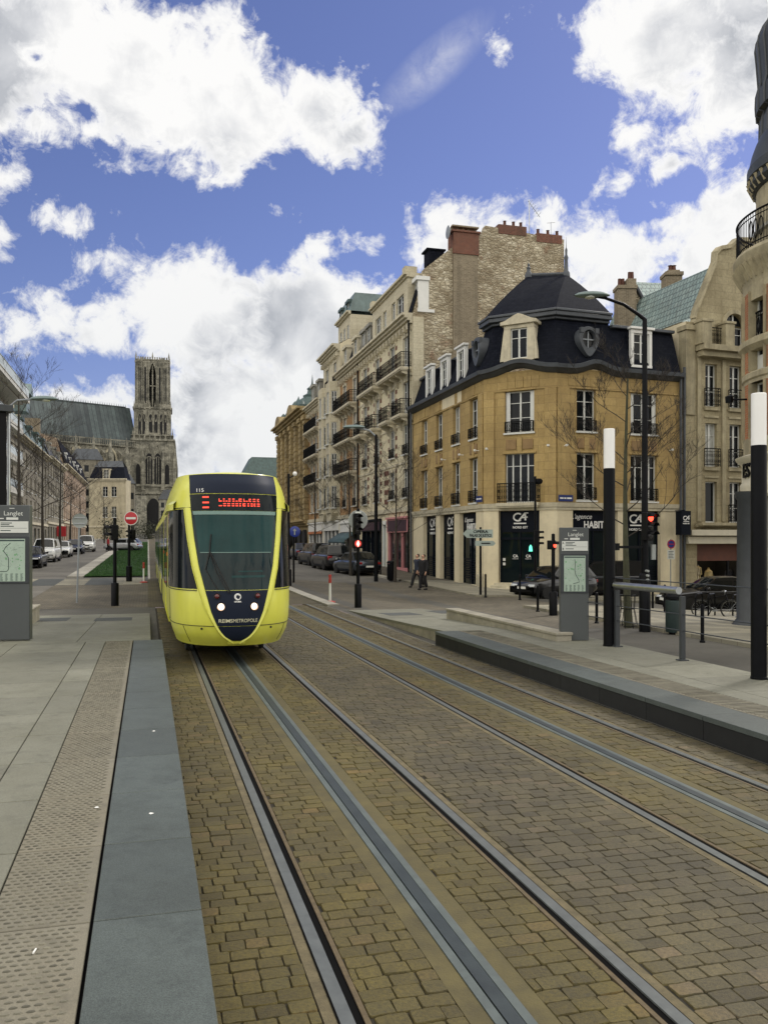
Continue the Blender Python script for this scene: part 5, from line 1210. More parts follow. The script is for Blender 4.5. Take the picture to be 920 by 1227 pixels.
m.build('downpipe', MATS['black_metal'], apt)
# ground floor shops of the nearest block
pm('pink_paint', (0.55, 0.235, 0.24), 0.55, var=0.06); pm('teal_paint', (0.10, 0.22, 0.22), 0.55); pm('awning_teal', (0.055, 0.10, 0.115), 0.8); pm('orange_paint', (0.42, 0.14, 0.05), 0.6); pm('plum_paint', (0.045, 0.018, 0.03), 0.5)
zb = lambda y: zg(XB, y)+0.1
m = MB(); wall(m, F1, 0, F1.L, -1, 4.6, [(S1(465), S1(490.5), -0.9, 3.9), (S1(459.5), S1(463.5), -0.9, 3.5), (S1(434), S1(457.5), -0.9, 3.9)], 0.25); m.build('ground_floor_wall', MATS['cream_render'], apt)
shopfront(apt, F1, S1(465.2), S1(490.3), 3.85, 'pink_paint', 0.0, 0.95, 3, None, fmat='plum_paint')
shopfront(apt, F1, S1(434.2), S1(457.3), 3.85, 'navy_fascia', 0.0, 0.8, 4, None, fmat='plum_paint')
m = MB(); F1.box(m, S1(459.7), S1(463.3), -0.22, -0.16, -0.5, 3.45); dr = m.build('house_door', MATS['teal_paint'], apt)
m = MB(); F1.box(m, S1(459.2), S1(459.7), -0.1, 0.08, -0.5, 3.7); F1.box(m, S1(463.3), S1(463.8), -0.1, 0.08, -0.5, 3.7); F1.box(m, S1(459.2), S1(463.8), -0.1, 0.085, 3.5, 3.8); m.build('door_frame', MATS['white_paint'], dr)
# second: orange brick
YA2 = 76.2
S2 = lambda u: YA2-onx(u, XB)
b2 = [(S2(413.5), 1.1), (S2(425.5), 1.1)]
fl2 = [(5.3, 7.3), (8.25, 10.4), (11.0, 13.2), (14.0, 16.1)]
ob_, F2 = terrace('brick_house', 'orange brick house with three tiers of iron balconies, second from the bank', YA2, 68.7, 17.35, 'orange_brick', b2, fl2,
    [(0.5, F2_, z, 0.75) for F2_ in (7.0,) for z in (13.95, 10.95, 8.2)]+[(s-0.5, s+0.5, 5.33, 0.14) for s, w in b2], (2.7, 2.6))
roof_dormer(ob_, F2, b2[0][0], 1.1, 17.7, 1.7, 'pale_stone'); roof_dormer(ob_, F2, b2[1][0], 1.1, 17.7, 1.7, 'pale_stone')
m = MB(); wall(m, F2, 0, F2.L, -1, 4.6, [(0.4, F2.L-0.4, -0.9, 3.9)], 0.25); m.build('ground_floor_wall', MATS['white_paint'], ob_)
shopfront(ob_, F2, 0.45, F2.L-0.45, 3.85, 'white_paint', 0.1, 0.75, 3, None, awn='awning_teal')
# third: pale stone with two oriels and a tall attic
YA3 = 83.8
S3 = lambda u: YA3-onx(u, XB)
b3 = [(2.0, 1.2), (5.6, 1.2)]
fl3 = [(5.4, 7.4), (8.4, 10.4), (11.3, 13.3), (14.2, 16.2), (17.2, 19.0)]
st_, F3 = terrace('stone_house', 'tall pale stone house with projecting bay windows and a high grey attic', YA3, 76.2, 20.3, 'cream_ashlar', b3, [fl3[4]], [(b3[0][0]-0.6, b3[0][0]+0.6, 17.25, 0.14), (b3[1][0]-0.6, b3[1][0]+0.6, 17.25, 0.14)], (0.6, 1.0))
for s, w in b3:            # oriels
    A = 1.35; pr = 0.75; pl = [F3.P(s-A, 0, 0), F3.P(s-A+0.45, pr, 0), F3.P(s+A-0.45, pr, 0), F3.P(s+A, 0, 0)]
    m = MB(); fs = [Face(pl[i], pl[i+1]) for i in range(3)]
    for i, f in enumerate(fs):
        ops = [(f.L/2-(0.55 if i == 1 else 0.26), f.L/2+(0.55 if i == 1 else 0.26), a, b) for a, b in fl3[:4]]
        wall(m, f, 0, f.L, 4.9, 16.8, ops, 0.15)
    m.ext([p+Vector((0, 0, 16.8)) for p in pl], (0, 0, 0.3)); m.ext([F3.P(s-A*0.6, 0.02, 4.2), F3.P(s+A*0.6, 0.02, 4.2), F3.P(s+A, 0.02, 4.9), F3.P(s-A, 0.02, 4.9)], F3.n*0.6)
    o = m.build('oriel', MATS['cream_ashlar'], st_)
    for i, f in enumerate(fs):
        for a, b in fl3[:4]: wn = window(st_, f, f.L/2-(0.55 if i == 1 else 0.26), f.L/2+(0.55 if i == 1 else 0.26), a, b, 'casement', n=-0.1); wn.parent = o
    for a, b in fl3[:4]: balcony(st_, F3, s+A+0.08, s+A+0.55, a, 0.35, 0.8, slab=False)
m = MB(); Yf, Yn = 82.2, 77.0; FA = Face((18.1, Yf), (18.1, Yn)); zt = 23.4
wall(m, FA, 0, FA.L, 20.3, zt, [(0.7, 1.6, 21, 22.6), (2.2, 3.1, 21, 22.6), (3.7, 4.6, 21, 22.6)], 0.2); m.quad((18.1, Yn, 20), (24, Yn, 20), (24, Yn, zt), (18.1, Yn, zt)); m.quad((18.1, Yf, 20), (24, Yf, 20), (24, Yf, zt), (18.1, Yf, zt))
cornice(m, FA, -0.1, FA.L+0.1, zt, 0.3, 0.4, 2); m.build('attic', MATS['cream_ashlar'], st_)
for s in (0.7, 2.2, 3.7): window(st_, FA, s, s+0.9, 21, 22.6, 'casement', n=-0.1)
m = MB(); m.add([(18.0, Yn-0.1, zt+0.3), (18.5, Yn-0.1, zt+2.0), (24, Yn-0.1, zt+2.0), (24, Yn-0.1, zt+0.3), (18.0, Yf+0.1, zt+0.3), (18.5, Yf+0.1, zt+2.0), (24, Yf+0.1, zt+2.0), (24, Yf+0.1, zt+0.3)], [(0, 1, 2, 3), (7, 6, 5, 4), (0, 4, 5, 1), (1, 5, 6, 2)]); m.build('attic_roof', MATS['zinc_green'], st_, smooth=0)
for s in (1.1, 4.1): roof_dormer(st_, FA, s, 0.8, zt+0.35, 0.9, 'copper_green')
shopfront(st_, F3, 0.3, F3.L-0.3, 4.1, 'white_paint', 0.2, 0.8, 4, None)
m = MB(); m.ext([F3.P(3.8-1.5+x, 0.05, 4.2+y) for x, y in [(0, 0), (0.3, 0.25), (0.7, 0.35), (1.0, 0.7), (1.5, 0.95), (2.0, 0.7), (2.3, 0.35), (2.7, 0.25), (3.0, 0)]], F3.n*0.25); m.build('shop_pediment', MATS['white_paint'], st_)
# fourth: orange brick with dormers
YA4 = 91.9
b4 = [(2.0, 1.1), (4.2, 1.1), (6.4, 1.1)]
hs, F4 = terrace('brick_house', 'lower orange brick house with iron balconies beside the ornate golden palace', YA4, 83.8, 16.6, 'orange_brick', b4, [(5.3, 7.3), (8.3, 10.4), (11.2, 13.2), (14.0, 15.6)], [(0.6, 7.4, z, 0.7) for z in (8.25, 11.15, 13.9)], (2.6, 2.2))
for s in (2.2, 5.4): roof_dormer(hs, F4, s, 1.1, 16.9, 1.8, 'grey_stone')
shopfront(hs, F4, 0.3, F4.L-0.3, 4.1, 'white_paint', 0.3, 0.8, 4, None, fmat=None); m = MB(); F4.box(m, 0.35, F4.L-0.35, 0.12, 0.16, 3.05, 3.3); m.build('orange_band', MATS['orange_paint'], hs)
# fifth: ornate golden corner with copper cupolas
YA5 = 112.5; F5 = RF_(YA5, 91.9)
pal = thing('ornate_palace', 'ornate golden stone palace with green copper cupolas at the end of the terrace', 'building', (XB, 100, zg(XB, 100)), group='terrace along the boulevard')
b5 = [(s, 1.3) for s in (2.2, 5.6, 9.0, 12.4, 15.8, 18.8)]
ops = [(s-0.65, s+0.65, a, b) for s, w in b5 for a, b in ((5.5, 8.2), (9.4, 11.6), (12.5, 14.4))]
m = MB(); wall(m, F5, 0, F5.L, -1, 16.9, ops, 0.4); m.quad(F5.P(0, 0, -1), F5.P(0, -14, -1), F5.P(0, -14, 16.9), F5.P(0, 0, 16.9)); m.quad(F5.P(F5.L, 0, -1), F5.P(F5.L, -14, -1), F5.P(F5.L, -14, 16.9), F5.P(F5.L, 0, 16.9)); m.build('wall', MATS['gold_ashlar'], pal)
for a, b, c, d in ops: window(pal, F5, a, b, c, d, 'casement', n=-0.3)
m = MB()
for s in (0.5, 3.9, 7.3, 10.7, 14.1, 17.4, 20.1):
    F5.box(m, s-0.55, s+0.55, -0.01, 0.45, 4.7, 15.6)
    for z in rng(5.2, 15.2, 0.62): F5.box(m, s-0.62, s+0.62, 0, 0.52, z, z+0.46)
    F5.box(m, s-0.75, s+0.75, -0.01, 0.7, 15.602, 16.1)
cornice(m, F5, -0.2, F5.L+0.1, 16.1, 0.95, 1.3, 4); cornice(m, F5, 0, F5.L, 4.0, 0.7, 0.8, 3); m.build('pilaster', MATS['gold_ashlar'], pal, bevel=0.03)
for s in (3.0, 12.6):      # curved pediments with cupolas above
    m = MB(); N = 14; m.ext([F5.P(s-2.2, 0.9, 17.0)]+[F5.P(s-2.2*math.cos(math.pi*i/N), 0.9, 17.05+1.3*math.sin(math.pi*i/N)) for i in range(N+1)], F5.n*-1.6); m.build('pediment', MATS['gold_ashlar'], pal)
    big = s > 10; k = 0.9 if big else 0.85; zz = 17.6
    c = tuple(F5.P(s, -1.9, zz)); m = MB()
    m.lathe([(2.6*k, -0.6), (2.6*k, 0), (2.75*k, 0.1), (2.3*k, 0.3), (2.35*k, 0.8*k), (1.9*k, 1.5*k), (1.2*k, 1.95*k), (1.25*k, 2.2*k), (0.7*k, 2.5*k), (0.6*k, 3.0*k), (0.75*k, 3.1*k), (0.3*k, 3.5*k), (0.12, 3.8*k), (0.0, 5.2*k if big else 4.2*k)], c, 14)
    for i in range(8):
        a = R(45*i); m.lathe([(0.0, 0.0), (0.5*k, 0.1), (0.55*k, 0.6*k), (0.2*k, 1.1*k), (0.0, 1.3*k)], (c[0]+2.3*k*math.cos(a), c[1]+2.3*k*math.sin(a), c[2]+0.1), 8)
    m.build('cupola', MATS['copper_green'], pal)
m = MB(); m.quad(F5.P(0, 0.3, 17.05), F5.P(F5.L, 0.3, 17.05), F5.P(F5.L, -3, 19.2), F5.P(0, -3, 19.2)); m.quad(F5.P(0, -3, 19.2), F5.P(F5.L, -3, 19.2), F5.P(F5.L, -14, 19), F5.P(0, -14, 19)); m.build('roof', MATS['copper_green'], pal, smooth=0)
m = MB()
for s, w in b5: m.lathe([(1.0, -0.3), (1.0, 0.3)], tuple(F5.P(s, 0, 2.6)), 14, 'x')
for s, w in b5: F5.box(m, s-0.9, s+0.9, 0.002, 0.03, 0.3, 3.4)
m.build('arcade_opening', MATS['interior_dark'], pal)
# far continuation of the boulevard
def far_block(name, label, cx, cy, w, dp, h, roofh, mat, rmat, group=None, wins=(6, 4), rz=0.0):
    z = zg(cx, cy); o = thing(name, label, 'building', (cx, cy, z), rz, group)
    m = MB(); m.box((-w/2, -dp/2, -1), (w/2, dp/2, h)); m.build('wall', MATS[mat], o, local=True)
    m = MB(); e = 0.3; i = roofh*0.45; m.add([(-w/2-e, -dp/2-e, h), (w/2+e, -dp/2-e, h), (w/2+e, dp/2+e, h), (-w/2-e, dp/2+e, h), (-w/2+i, -dp/2+i, h+roofh), (w/2-i, -dp/2+i, h+roofh), (w/2-i, dp/2-i, h+roofh), (-w/2+i, dp/2-i, h+roofh)], [(0, 1, 5, 4), (1, 2, 6, 5), (2, 3, 7, 6), (3, 0, 4, 7), (4, 5, 6, 7), (3, 2, 1, 0)]); m.build('roof', MATS[rmat], o, local=True, smooth=0)
    m = MB()
    for i in range(wins[0]):
        for j in range(wins[1]):
            x = -w/2+w*(i+0.5)/wins[0]; zz = 1.2+(h-1.5)*(j+0.1)/wins[1]; m.box((x-0.55, -dp/2-0.03, zz), (x+0.55, -dp/2-0.003, zz+1.7)); 
    m.build('window', MATS['window_glass'], o, local=True)
    return o
p = ad(329, 175); far_block('apartment_building', 'distant block with a green copper roof seen above the tram roof', p.x, p.y, 14, 10, 12.5, 4.5, 'grey_stone', 'copper_green')
p = ad(310, 190); far_block('apartment_building', 'distant block with a low grey roof left of the green roof', p.x, p.y, 12, 10, 12.0, 2.2, 'grey_stone', 'grey_slate')
for rt_, Fq in ((st_, F3), (hs, F4)):
    m = MB(); wall(m, Fq, 0, Fq.L, -1, 4.6, [(0.3, Fq.L-0.3, -0.9, 4.1)], 0.25); m.build('ground_floor_wall', MATS['pale_stone'], rt_)
# ---------------------------------------------------------------- gabled house right of the bank
pm('beige_stone', (0.36, 0.315, 0.205), 0.85, var=0.28, scale=1.5, bump=0.45, bscale=30, streak=0.75, dirt=0.25)
pm('cream_paint', (0.58, 0.54, 0.42), 0.6, var=0.08, streak=0.2)
Q0 = P3+FR.d*0.35; FG = Face((Q0.x, Q0.y), (Q0.x+FR.d.x*5.6, Q0.y+FR.d.y*5.6))
gab = thing('gabled_house', 'beige stone house with a curved gable and clothes shop right of the bank', 'building', (Q0.x+3, Q0.y+4, -0.6))
GU = lambda u: FG.su(u)
def gz(u, v):
    p = FG.P(FG.su(u), 0, 0); d = p.x*SN+p.y*CN; return CH+(HV-v)*d/FPX
wa, wb = (GU(844.5), GU(858.5)), (GU(873.5), GU(888))
rows_ = [(gz(850, 626), gz(850, 577)), (gz(850, 559), gz(850, 507)), (gz(850, 487), gz(850, 436))]
ops = [(a, b, lo, hi) for a, b in (wa, wb) for lo, hi in rows_]
arch = (GU(868), GU(891), gz(870, 418), gz(870, 371)); shopop = (GU(834.5), GU(890), -1.0, gz(860, 652))
m = MB(); zt = gz(850, 388)
wall(m, FG, 0, FG.L, gz(850, 630), zt, ops+[(arch[0], arch[1], arch[2], zt)], 0.3); wall(m, FG, 0, FG.L, -1.6, gz(850, 630), [shopop], 0.6)
# the gable above
gl = [(GU(831), zt), (GU(833), gz(833, 376)), (GU(856), gz(856, 318)), (GU(857), gz(857, 306)), (GU(862), gz(862, 300)), (GU(874), gz(874, 298)), (GU(882), gz(882, 290)), (FG.L, gz(890, 286))]
ac, aw, ah = (arch[0]+arch[1])/2, (arch[1]-arch[0])/2, arch[3]-zt
ar = [(ac+aw*math.cos(math.pi*i/12), zt+(aw)*math.sin(math.pi*i/12)) for i in range(13)]
m.add([FG.P(s, 0, z) for s, z in gl]+[FG.P(FG.L, 0, zt)]+[FG.P(s, 0, z) for s, z in ar], [tuple(range(len(gl)+1+13))[::-1]])
m.grid([[FG.P(s, 0, z), FG.P(s, -0.35, z)] for s, z in ar])
m.build('wall', MATS['beige_ashlar'], gab, smooth=0)
m = MB(); m.grid([[FG.P(s, -0.35, z), FG.P(s, 0.16, z), FG.P(s, 0.16, z+0.22), FG.P(s, -0.35, z+0.26)] for s, z in gl])
m.grid([[FG.P(ac+(aw+0.02)*math.cos(t), 0.02, zt+(aw+0.02)*math.sin(t)), FG.P(ac+(aw+0.02)*math.cos(t), 0.1, zt+(aw+0.02)*math.sin(t)), FG.P(ac+(aw+0.24)*math.cos(t), 0.1, zt+(aw+0.24)*math.sin(t)), FG.P(ac+(aw+0.24)*math.cos(t), 0.0, zt+(aw+0.24)*math.sin(t))] for t in [math.pi*i/14 for i in range(15)]])
zb_ = gz(850, 416); FG.box(m, GU(832), FG.L, -0.01, 0.75, zb_-0.3, zb_); FG.box(m, GU(834), FG.L, 0, 0.5, zb_-0.6, zb_-0.302)
for u in (836, 863): FG.box(m, GU(u)-0.3, GU(u)+0.3, 0.1, 0.72, zb_+0.002, zb_+1.15); FG.box(m, GU(u)-0.36, GU(u)+0.36, 0.06, 0.78, zb_+1.152, zb_+1.28)
FG.box(m, GU(831), FG.L, -0.01, 0.18, gz(850, 632), gz(850, 628)); FG.box(m, GU(833), FG.L, 0, 0.55, gz(850, 630), gz(850, 626.5))
for lo, hi in rows_:
    for a, b in (wa, wb): FG.box(m, a-0.1, b+0.1, 0, 0.12, lo-0.22, lo-0.02); FG.box(m, a-0.08, b+0.08, 0, 0.06, lo-0.62, lo-0.5)
for u in (836.5, 866): FG.box(m, GU(u)-0.12, GU(u)+0.12, 0, 0.08, gz(850, 625), zb_-0.62)
m.build('stone_trim', MATS['beige_stone'], gab, bevel=0.02)
for i, (a, b, lo, hi) in enumerate(ops):
    kind = 'dark' if i == 0 else 'casement'
    window(gab, FG, a, b, lo, hi, kind, n=-0.24, glass='window_glass' if i != 1 else 'blind_glass', sill=False)
    if i != 0: balcony(gab, FG, a-0.06, b+0.06, lo, 0.2, 0.95, slab=False)
o = window(gab, FG, arch[0], arch[1], arch[2], zt-0.02, 'casement', n=-0.24, glass='window_glass', sill=False)
m = MB(); c = FG.P(ac, -0.2, zt); m.add([c]+[FG.P(s, -0.2, z) for s, z in ar], [(0, i, i+1) for i in range(1, 13)]); m.build('pane', MATS['window_glass'], o)
m = MB(); FG.box(m, ac-0.04, ac+0.04, -0.2, -0.14, zt, zt+aw); m.build('glazing_bar', MATS['white_joinery'], o)
balcony(gab, FG, GU(841), GU(859), zb_, 0.4, 0.95, slab=False)
m = MB(); FG.box(m, 0, FG.L, 0.005, 0.5, gz(850, 642), gz(850, 635)); FG.box(m, shopop[0]-0.8, FG.L, 0, 0.3, gz(850, 652)+0.02, gz(850, 643)); m.build('shop_canopy', MATS['cream_paint'], gab, bevel=0.02)
m = MB(); FG.box(m, shopop[0], shopop[1], -0.3, -0.2, gz(860, 672), gz(860, 652)); m.build('red_fascia', pm('red_fascia', (0.11, 0.036, 0.02), 0.7), gab)
m = MB(); m.quad(FG.P(shopop[0], -2.2, -1.4), FG.P(shopop[1], -2.2, -1.4), FG.P(shopop[1], -2.2, 2.4), FG.P(shopop[0], -2.2, 2.4)); m.quad(FG.P(shopop[0], -2.2, -1), FG.P(shopop[0], -0.3, -1), FG.P(shopop[0], -0.3, 2.4), FG.P(shopop[0], -2.2, 2.4)); m.quad(FG.P(shopop[1], -2.2, -1), FG.P(shopop[1], -0.3, -1), FG.P(shopop[1], -0.3, 2.4), FG.P(shopop[1], -2.2, 2.4)); m.quad(FG.P(shopop[0], -2.2, 2.0), FG.P(shopop[1], -2.2, 2.0), FG.P(shopop[1], -0.25, 2.0), FG.P(shopop[0], -0.25, 2.0)); m.build('shop_interior', MATS['interior_dark'], gab)
m = MB()
for s in (shopop[0]+0.06, GU(875), shopop[1]-0.06): FG.box(m, s-0.05, s+0.05, -0.3, -0.2, -1.2, gz(860, 672))
m.build('shop_frame', MATS['black_metal'], gab)
pm('shop_light', (0.9, 0.8, 0.6), 0.5, emit=(1, 0.8, 0.5), es=18.0)
m = MB(); 
for u in (845, 858, 870, 884): m.lathe([(0.0, 0.0), (0.09, 0.0), (0.09, 0.06), (0.0, 0.06)], tuple(FG.P(GU(u), -1.0, 1.75)), 10)
m.build('ceiling_lamp', MATS['shop_light'], gab)
# clothes on a rail and dummies inside the shop window
pm('cloth_cream', (0.62, 0.55, 0.4), 0.9, var=0.15); pm('cloth_dark', (0.03, 0.03, 0.04), 0.9); pm('cloth_ochre', (0.5, 0.4, 0.2), 0.9)
rail = thing('clothes_rail', 'rail of pale garments hanging in the lit clothes shop window', 'clothes rail', FG.P(GU(846), -1.0, -0.7))
m = MB(); s0, s1 = GU(840.5), GU(851.5)
m.tube([FG.P(s0, -1, -0.7), FG.P(s0, -1, 0.95), FG.P(s1, -1, 0.95), FG.P(s1, -1, -0.7)], 0.02, 6); m.build('frame', MATS['steel'], rail)
for i in range(5):
    s = s0+0.08+(s1-s0-0.16)*i/4; m = MB()
    m.ext([FG.P(s-0.05, -1.2, 0.82), FG.P(s, -1.0, 0.93), FG.P(s+0.05, -0.8, 0.82), FG.P(s+0.06, -0.76, 0.45), FG.P(s+0.05, -0.86, 0.4), FG.P(s+0.04, -0.84, -0.1-0.06*(i % 3)), FG.P(s-0.04, -1.16, -0.1), FG.P(s-0.05, -1.14, 0.4), FG.P(s-0.06, -1.24, 0.45)], FG.d*0.06)
    m.build('garment', MATS['cloth_cream' if i % 4 else 'cloth_ochre'], rail)
def dummy(u, mat, lab):
    b = FG.P(GU(u), -0.85, -0.75); t = thing('shop_dummy', lab, 'shop dummy', b, group='dummies in the clothes shop window')
    m = MB(); m.lathe([(0.03, 0), (0.03, 0.7)], tuple(b), 8); m.lathe([(0.18, 0), (0.17, 0.03), (0.0, 0.04)], tuple(b), 14); m.build('stand', MATS['steel'], t)
    m = MB(); m.lathe([(0.0, 0.62), (0.17, 0.64), (0.2, 0.8), (0.155, 1.02), (0.19, 1.25), (0.2, 1.36), (0.11, 1.44), (0.055, 1.48), (0.05, 1.56), (0.0, 1.57)], tuple(b), 16)
    for q in (-1, 1): m.tube([b+FG.d*q*0.17+Vector((0, 0, 1.36)), b+FG.d*q*0.25+Vector((0, 0, 1.1)), b+FG.d*q*0.24+Vector((0, 0, 0.82))], [0.06, 0.05, 0.035], 8)
    m.build('torso', MATS[mat], t)
dummy(861.5, 'cloth_ochre', 'shop dummy in an ochre top beside the clothes rail'); dummy(886, 'cloth_dark', 'dark shop dummy at the right end of the clothes shop window')
m = MB(); A = FG.P(GU(831), -0.3, gz(831, 380)); m.quad(A, FG.P(GU(856), -0.3, gz(856, 318)), FG.P(GU(856), -9, gz(856, 318)), FG.P(GU(831), -9, gz(831, 380))); m.build('roof', MATS['green_tile'], gab, smooth=0)
m = MB(); m.quad(FG.P(0, 0, -1), FG.P(0, -9, -1), FG.P(0, -9, zt), FG.P(0, 0, zt)); m.build('side_wall', MATS['cream_render'], gab)
m = MB(); FG.box(m, -0.05, 0.55, -0.5, 0.1, 9, gz(825, 396)); FG.box(m, -0.12, 0.62, -0.6, 0.2, gz(825, 396)+0.002, gz(825, 390)); m.build('corner_pier', MATS['beige_stone'], gab, bevel=0.02)
m = MB(); m.tube([FG.P(-0.18, 0.12, 11.5), FG.P(-0.18, 0.12, -0.7)], 0.07, 8); m.build('downpipe', MATS['zinc'], gab)
# tiled house behind the bank
bh = thing('tiled_house', 'house behind the bank showing a blue green tiled roof and tall chimneys', 'building', ad(790, 56) )
bh.location.z = 0
a, b = ad(738, 56, 400), ad(838, 56, 400)
def bz(v, d): return CH+(HV-v)*d/FPX
m = MB(); e0, e1, t0, t1 = ad(762, 52), ad(834, 52), ad(762, 57), ad(838, 57)
m.quad((e0.x, e0.y, bz(402, 52)), (e1.x, e1.y, bz(402, 52)), (t1.x, t1.y, bz(341, 57)), (t0.x, t0.y, bz(338, 57))); m.build('roof', MATS['green_tile'], bh, smooth=0)
m = MB(); FB = Face((ad(738, 51.6).x, ad(738, 51.6).y), (ad(834, 51.6).x, ad(834, 51.6).y)); FB.box(m, 0, FB.L, -6, -0.02, 0, bz(402, 52)-0.1); m.build('wall', MATS['cream_render'], bh)
m = MB(); s = lambda u: FB.su(u); m.ext([FB.P(s(741), -0.5, 12), FB.P(s(741), -0.5, bz(350, 52)), FB.P(s(764), -0.5, bz(345, 52)), FB.P(s(789), -0.5, bz(392, 52)), FB.P(s(789), -0.5, 12)], FB.n*-0.4); m.build('gable_wall', MATS['rubble_stone'], bh, smooth=0)
m = MB(); m.tube([FB.P(s(764), -0.4, bz(343, 52)), FB.P(s(793), -0.4, bz(396, 52))], 0.12, 6); m.build('verge', MATS['zinc'], bh)
m = MB(); FB.box(m, s(740), s(762), -0.9, 0.0, 12, bz(348, 52)); FB.box(m, s(739), s(763), -1.0, 0.08, bz(348, 52), bz(344, 52)); FB.box(m, s(751), s(762), -0.8, 0.0, bz(344, 52), bz(336, 52)); c1 = m.build('chimney', MATS['brown_brick'], bh)
for u in (744, 748, 756, 759): MB().lathe([(0.12, 0), (0.1, 0.5), (0.0, 0.52)], tuple(FB.P(s(u), -0.4, bz(344 if u < 751 else 336, 52))), 8).build('chimney_pot', MATS['terracotta'], c1)
m = MB(); FB.box(m, s(789), s(808), 0.4, 1.3, 11.5, bz(334, 51)); FB.box(m, s(788), s(809), 0.3, 1.4, bz(334, 51), bz(330, 51)); FB.box(m, s(792), s(806), 0.5, 1.2, bz(330, 51), bz(327, 51)); c2 = m.build('chimney', MATS['brown_brick'], bh)
m = MB(); 
for u in (797, 801): m.lathe([(0.14, 0), (0.11, 0.3), (0.16, 0.34), (0.0, 0.4)], tuple(FB.P(s(u), 0.85, bz(327, 51))), 8)
m.build('chimney_pot', MATS['terracotta'], c2)
# ---------------------------------------------------------------- round corner tower at the right edge
tc_ = ad(1000, 27.0); tcx, tcy = tc_.x, tc_.y
rt = thing('round_corner_building', 'ornate round fronted corner building with curved iron balconies at the right edge', 'building', (tcx, tcy, 0))
def rad(u):        # radius of the cylinder whose silhouette is seen at column u
    th = math.atan((u-CU)/FPX); n = Vector((CN, -SN, 0))*math.cos(th)-Vector((SN, CN, 0))*math.sin(th)
    return -(Vector((tcx, tcy, 0)).dot(n))*-1
DS = 26.0
def tz(v): return CH+(HV-v)*DS/FPX
def drum(name, mat, prof, n=48, smooth=40, parent=None):
    m = MB(); m.lathe([(rad(u), tz(v)) for u, v in prof], (tcx, tcy, 0), n); return m.build(name, MATS[mat], parent or rt, smooth=smooth)
pm('tower_slate', (0.03, 0.036, 0.038), 0.5, var=0.25, scale=2, streak=0.4)
drum('column_base_block', 'grey_stone', [(895, 760), (895, 590)])
drum('sign_ring', 'cream_paint', [(888, 594), (886, 582), (886, 577), (888, 574), (888, 553), (886, 550), (881, 546), (880, 543), (886, 541), (892, 540)])
# brick and stone upper wall with windows
m = MB(); R_ = rad(890); zA, zB = tz(541), tz(302)
nseg = 40; win_c = [math.pi*(0.5+i*0.25) for i in range(8)]
aw_ = 0.16
def angs(): return [2*math.pi*i/80 for i in range(80)]
cam_a = math.atan2(-tcy, -tcx)
wins = [cam_a-0.93+0.52*k for k in range(-3, 9)]
zs_ = [(tz(438)-0.0, tz(338)), (tz(540)+0.5, tz(452))]
aset = sorted(set([round((a+q*aw_) % (2*math.pi), 5) for a in wins for q in (-1, 1)]+[round(x, 5) for x in angs()]))
zset = sorted(set([zA, zB]+[z for p in zs_ for z in p]))
pt = lambda a, z, r=R_: Vector((tcx+r*math.cos(a), tcy+r*math.sin(a), z))
def inwin(a): return any(abs((a-w+math.pi) % (2*math.pi)-math.pi) < aw_ for w in wins)
for i in range(len(aset)):
    a0, a1 = aset[i], aset[(i+1) % len(aset)]; 
    if a1 < a0: a1 += 2*math.pi
    if a1-a0 < 1e-4: continue
    am = (a0+a1)/2
    for z0, z1 in zip(zset, zset[1:]):
        zm = (z0+z1)/2; hole = inwin(am) and any(p < zm < q for p, q in zs_)
        if not hole: m.quad(pt(a0, z0), pt(a1, z0), pt(a1, z1), pt(a0, z1), 1 if (inwin(am) or not any(p < zm < q+0.1 for p, q in zs_)) else 0)
m.build('wall', [MATS['pink_brick_red'] if 'pink_brick_red' in MATS else brickmat('salmon_brick', (0.42, 0.17, 0.075), (0.36, 0.14, 0.06), (0.33, 0.22, 0.14), 0.24, 0.075, 0.012, stain=0.25, bump=0.4), MATS['beige_stone']], rt)
for w_ in wins:
    for p, q in zs_:
        ca = pt(w_, p, R_-0.3); hw = (R_-0.3)*math.tan(aw_)*1.02
        Fw = Face((ca.x+math.sin(w_)*-hw*-1*-1, ca.y+math.cos(w_)*hw), (ca.x+math.sin(w_)*hw*1, ca.y-math.cos(w_)*hw)) if False else None
        tdir = Vector((-math.sin(w_), math.cos(w_), 0)); A_ = ca-tdir*hw; B_ = ca+tdir*hw
        if (B_-A_).cross(Vector((0, 0, 1))).dot(Vector((math.cos(w_), math.sin(w_), 0))) < 0: A_, B_ = B_, A_
        Fw = Face((A_.x, A_.y), (B_.x, B_.y)); window(rt, Fw, 0, Fw.L, p, q, 'french', n=0.0, glass='window_glass', sill=False)
        m = MB()
        for s in (0, Fw.L): m.quad(Fw.P(s, 0, p), Fw.P(s, 0.36, p), Fw.P(s, 0.36, q), Fw.P(s, 0, q))
        m.build('window_reveal', MATS['beige_stone'], rt)
drum('balcony_corbel', 'beige_stone', [(890, 350), (890, 330), (887, 318), (884, 312), (881, 306), (878, 300), (877, 294), (880, 289), (886, 288)])
m = MB(); 
for k in range(60):
    a = 2*math.pi*k/60; r0, r1 = rad(886), rad(878.5)
    m.tube([pt(a, tz(322), r0-0.1), pt(a, tz(303), r1-0.02)], 0.09, 4)
m.build('corbel_bracket', MATS['beige_stone'], rt)
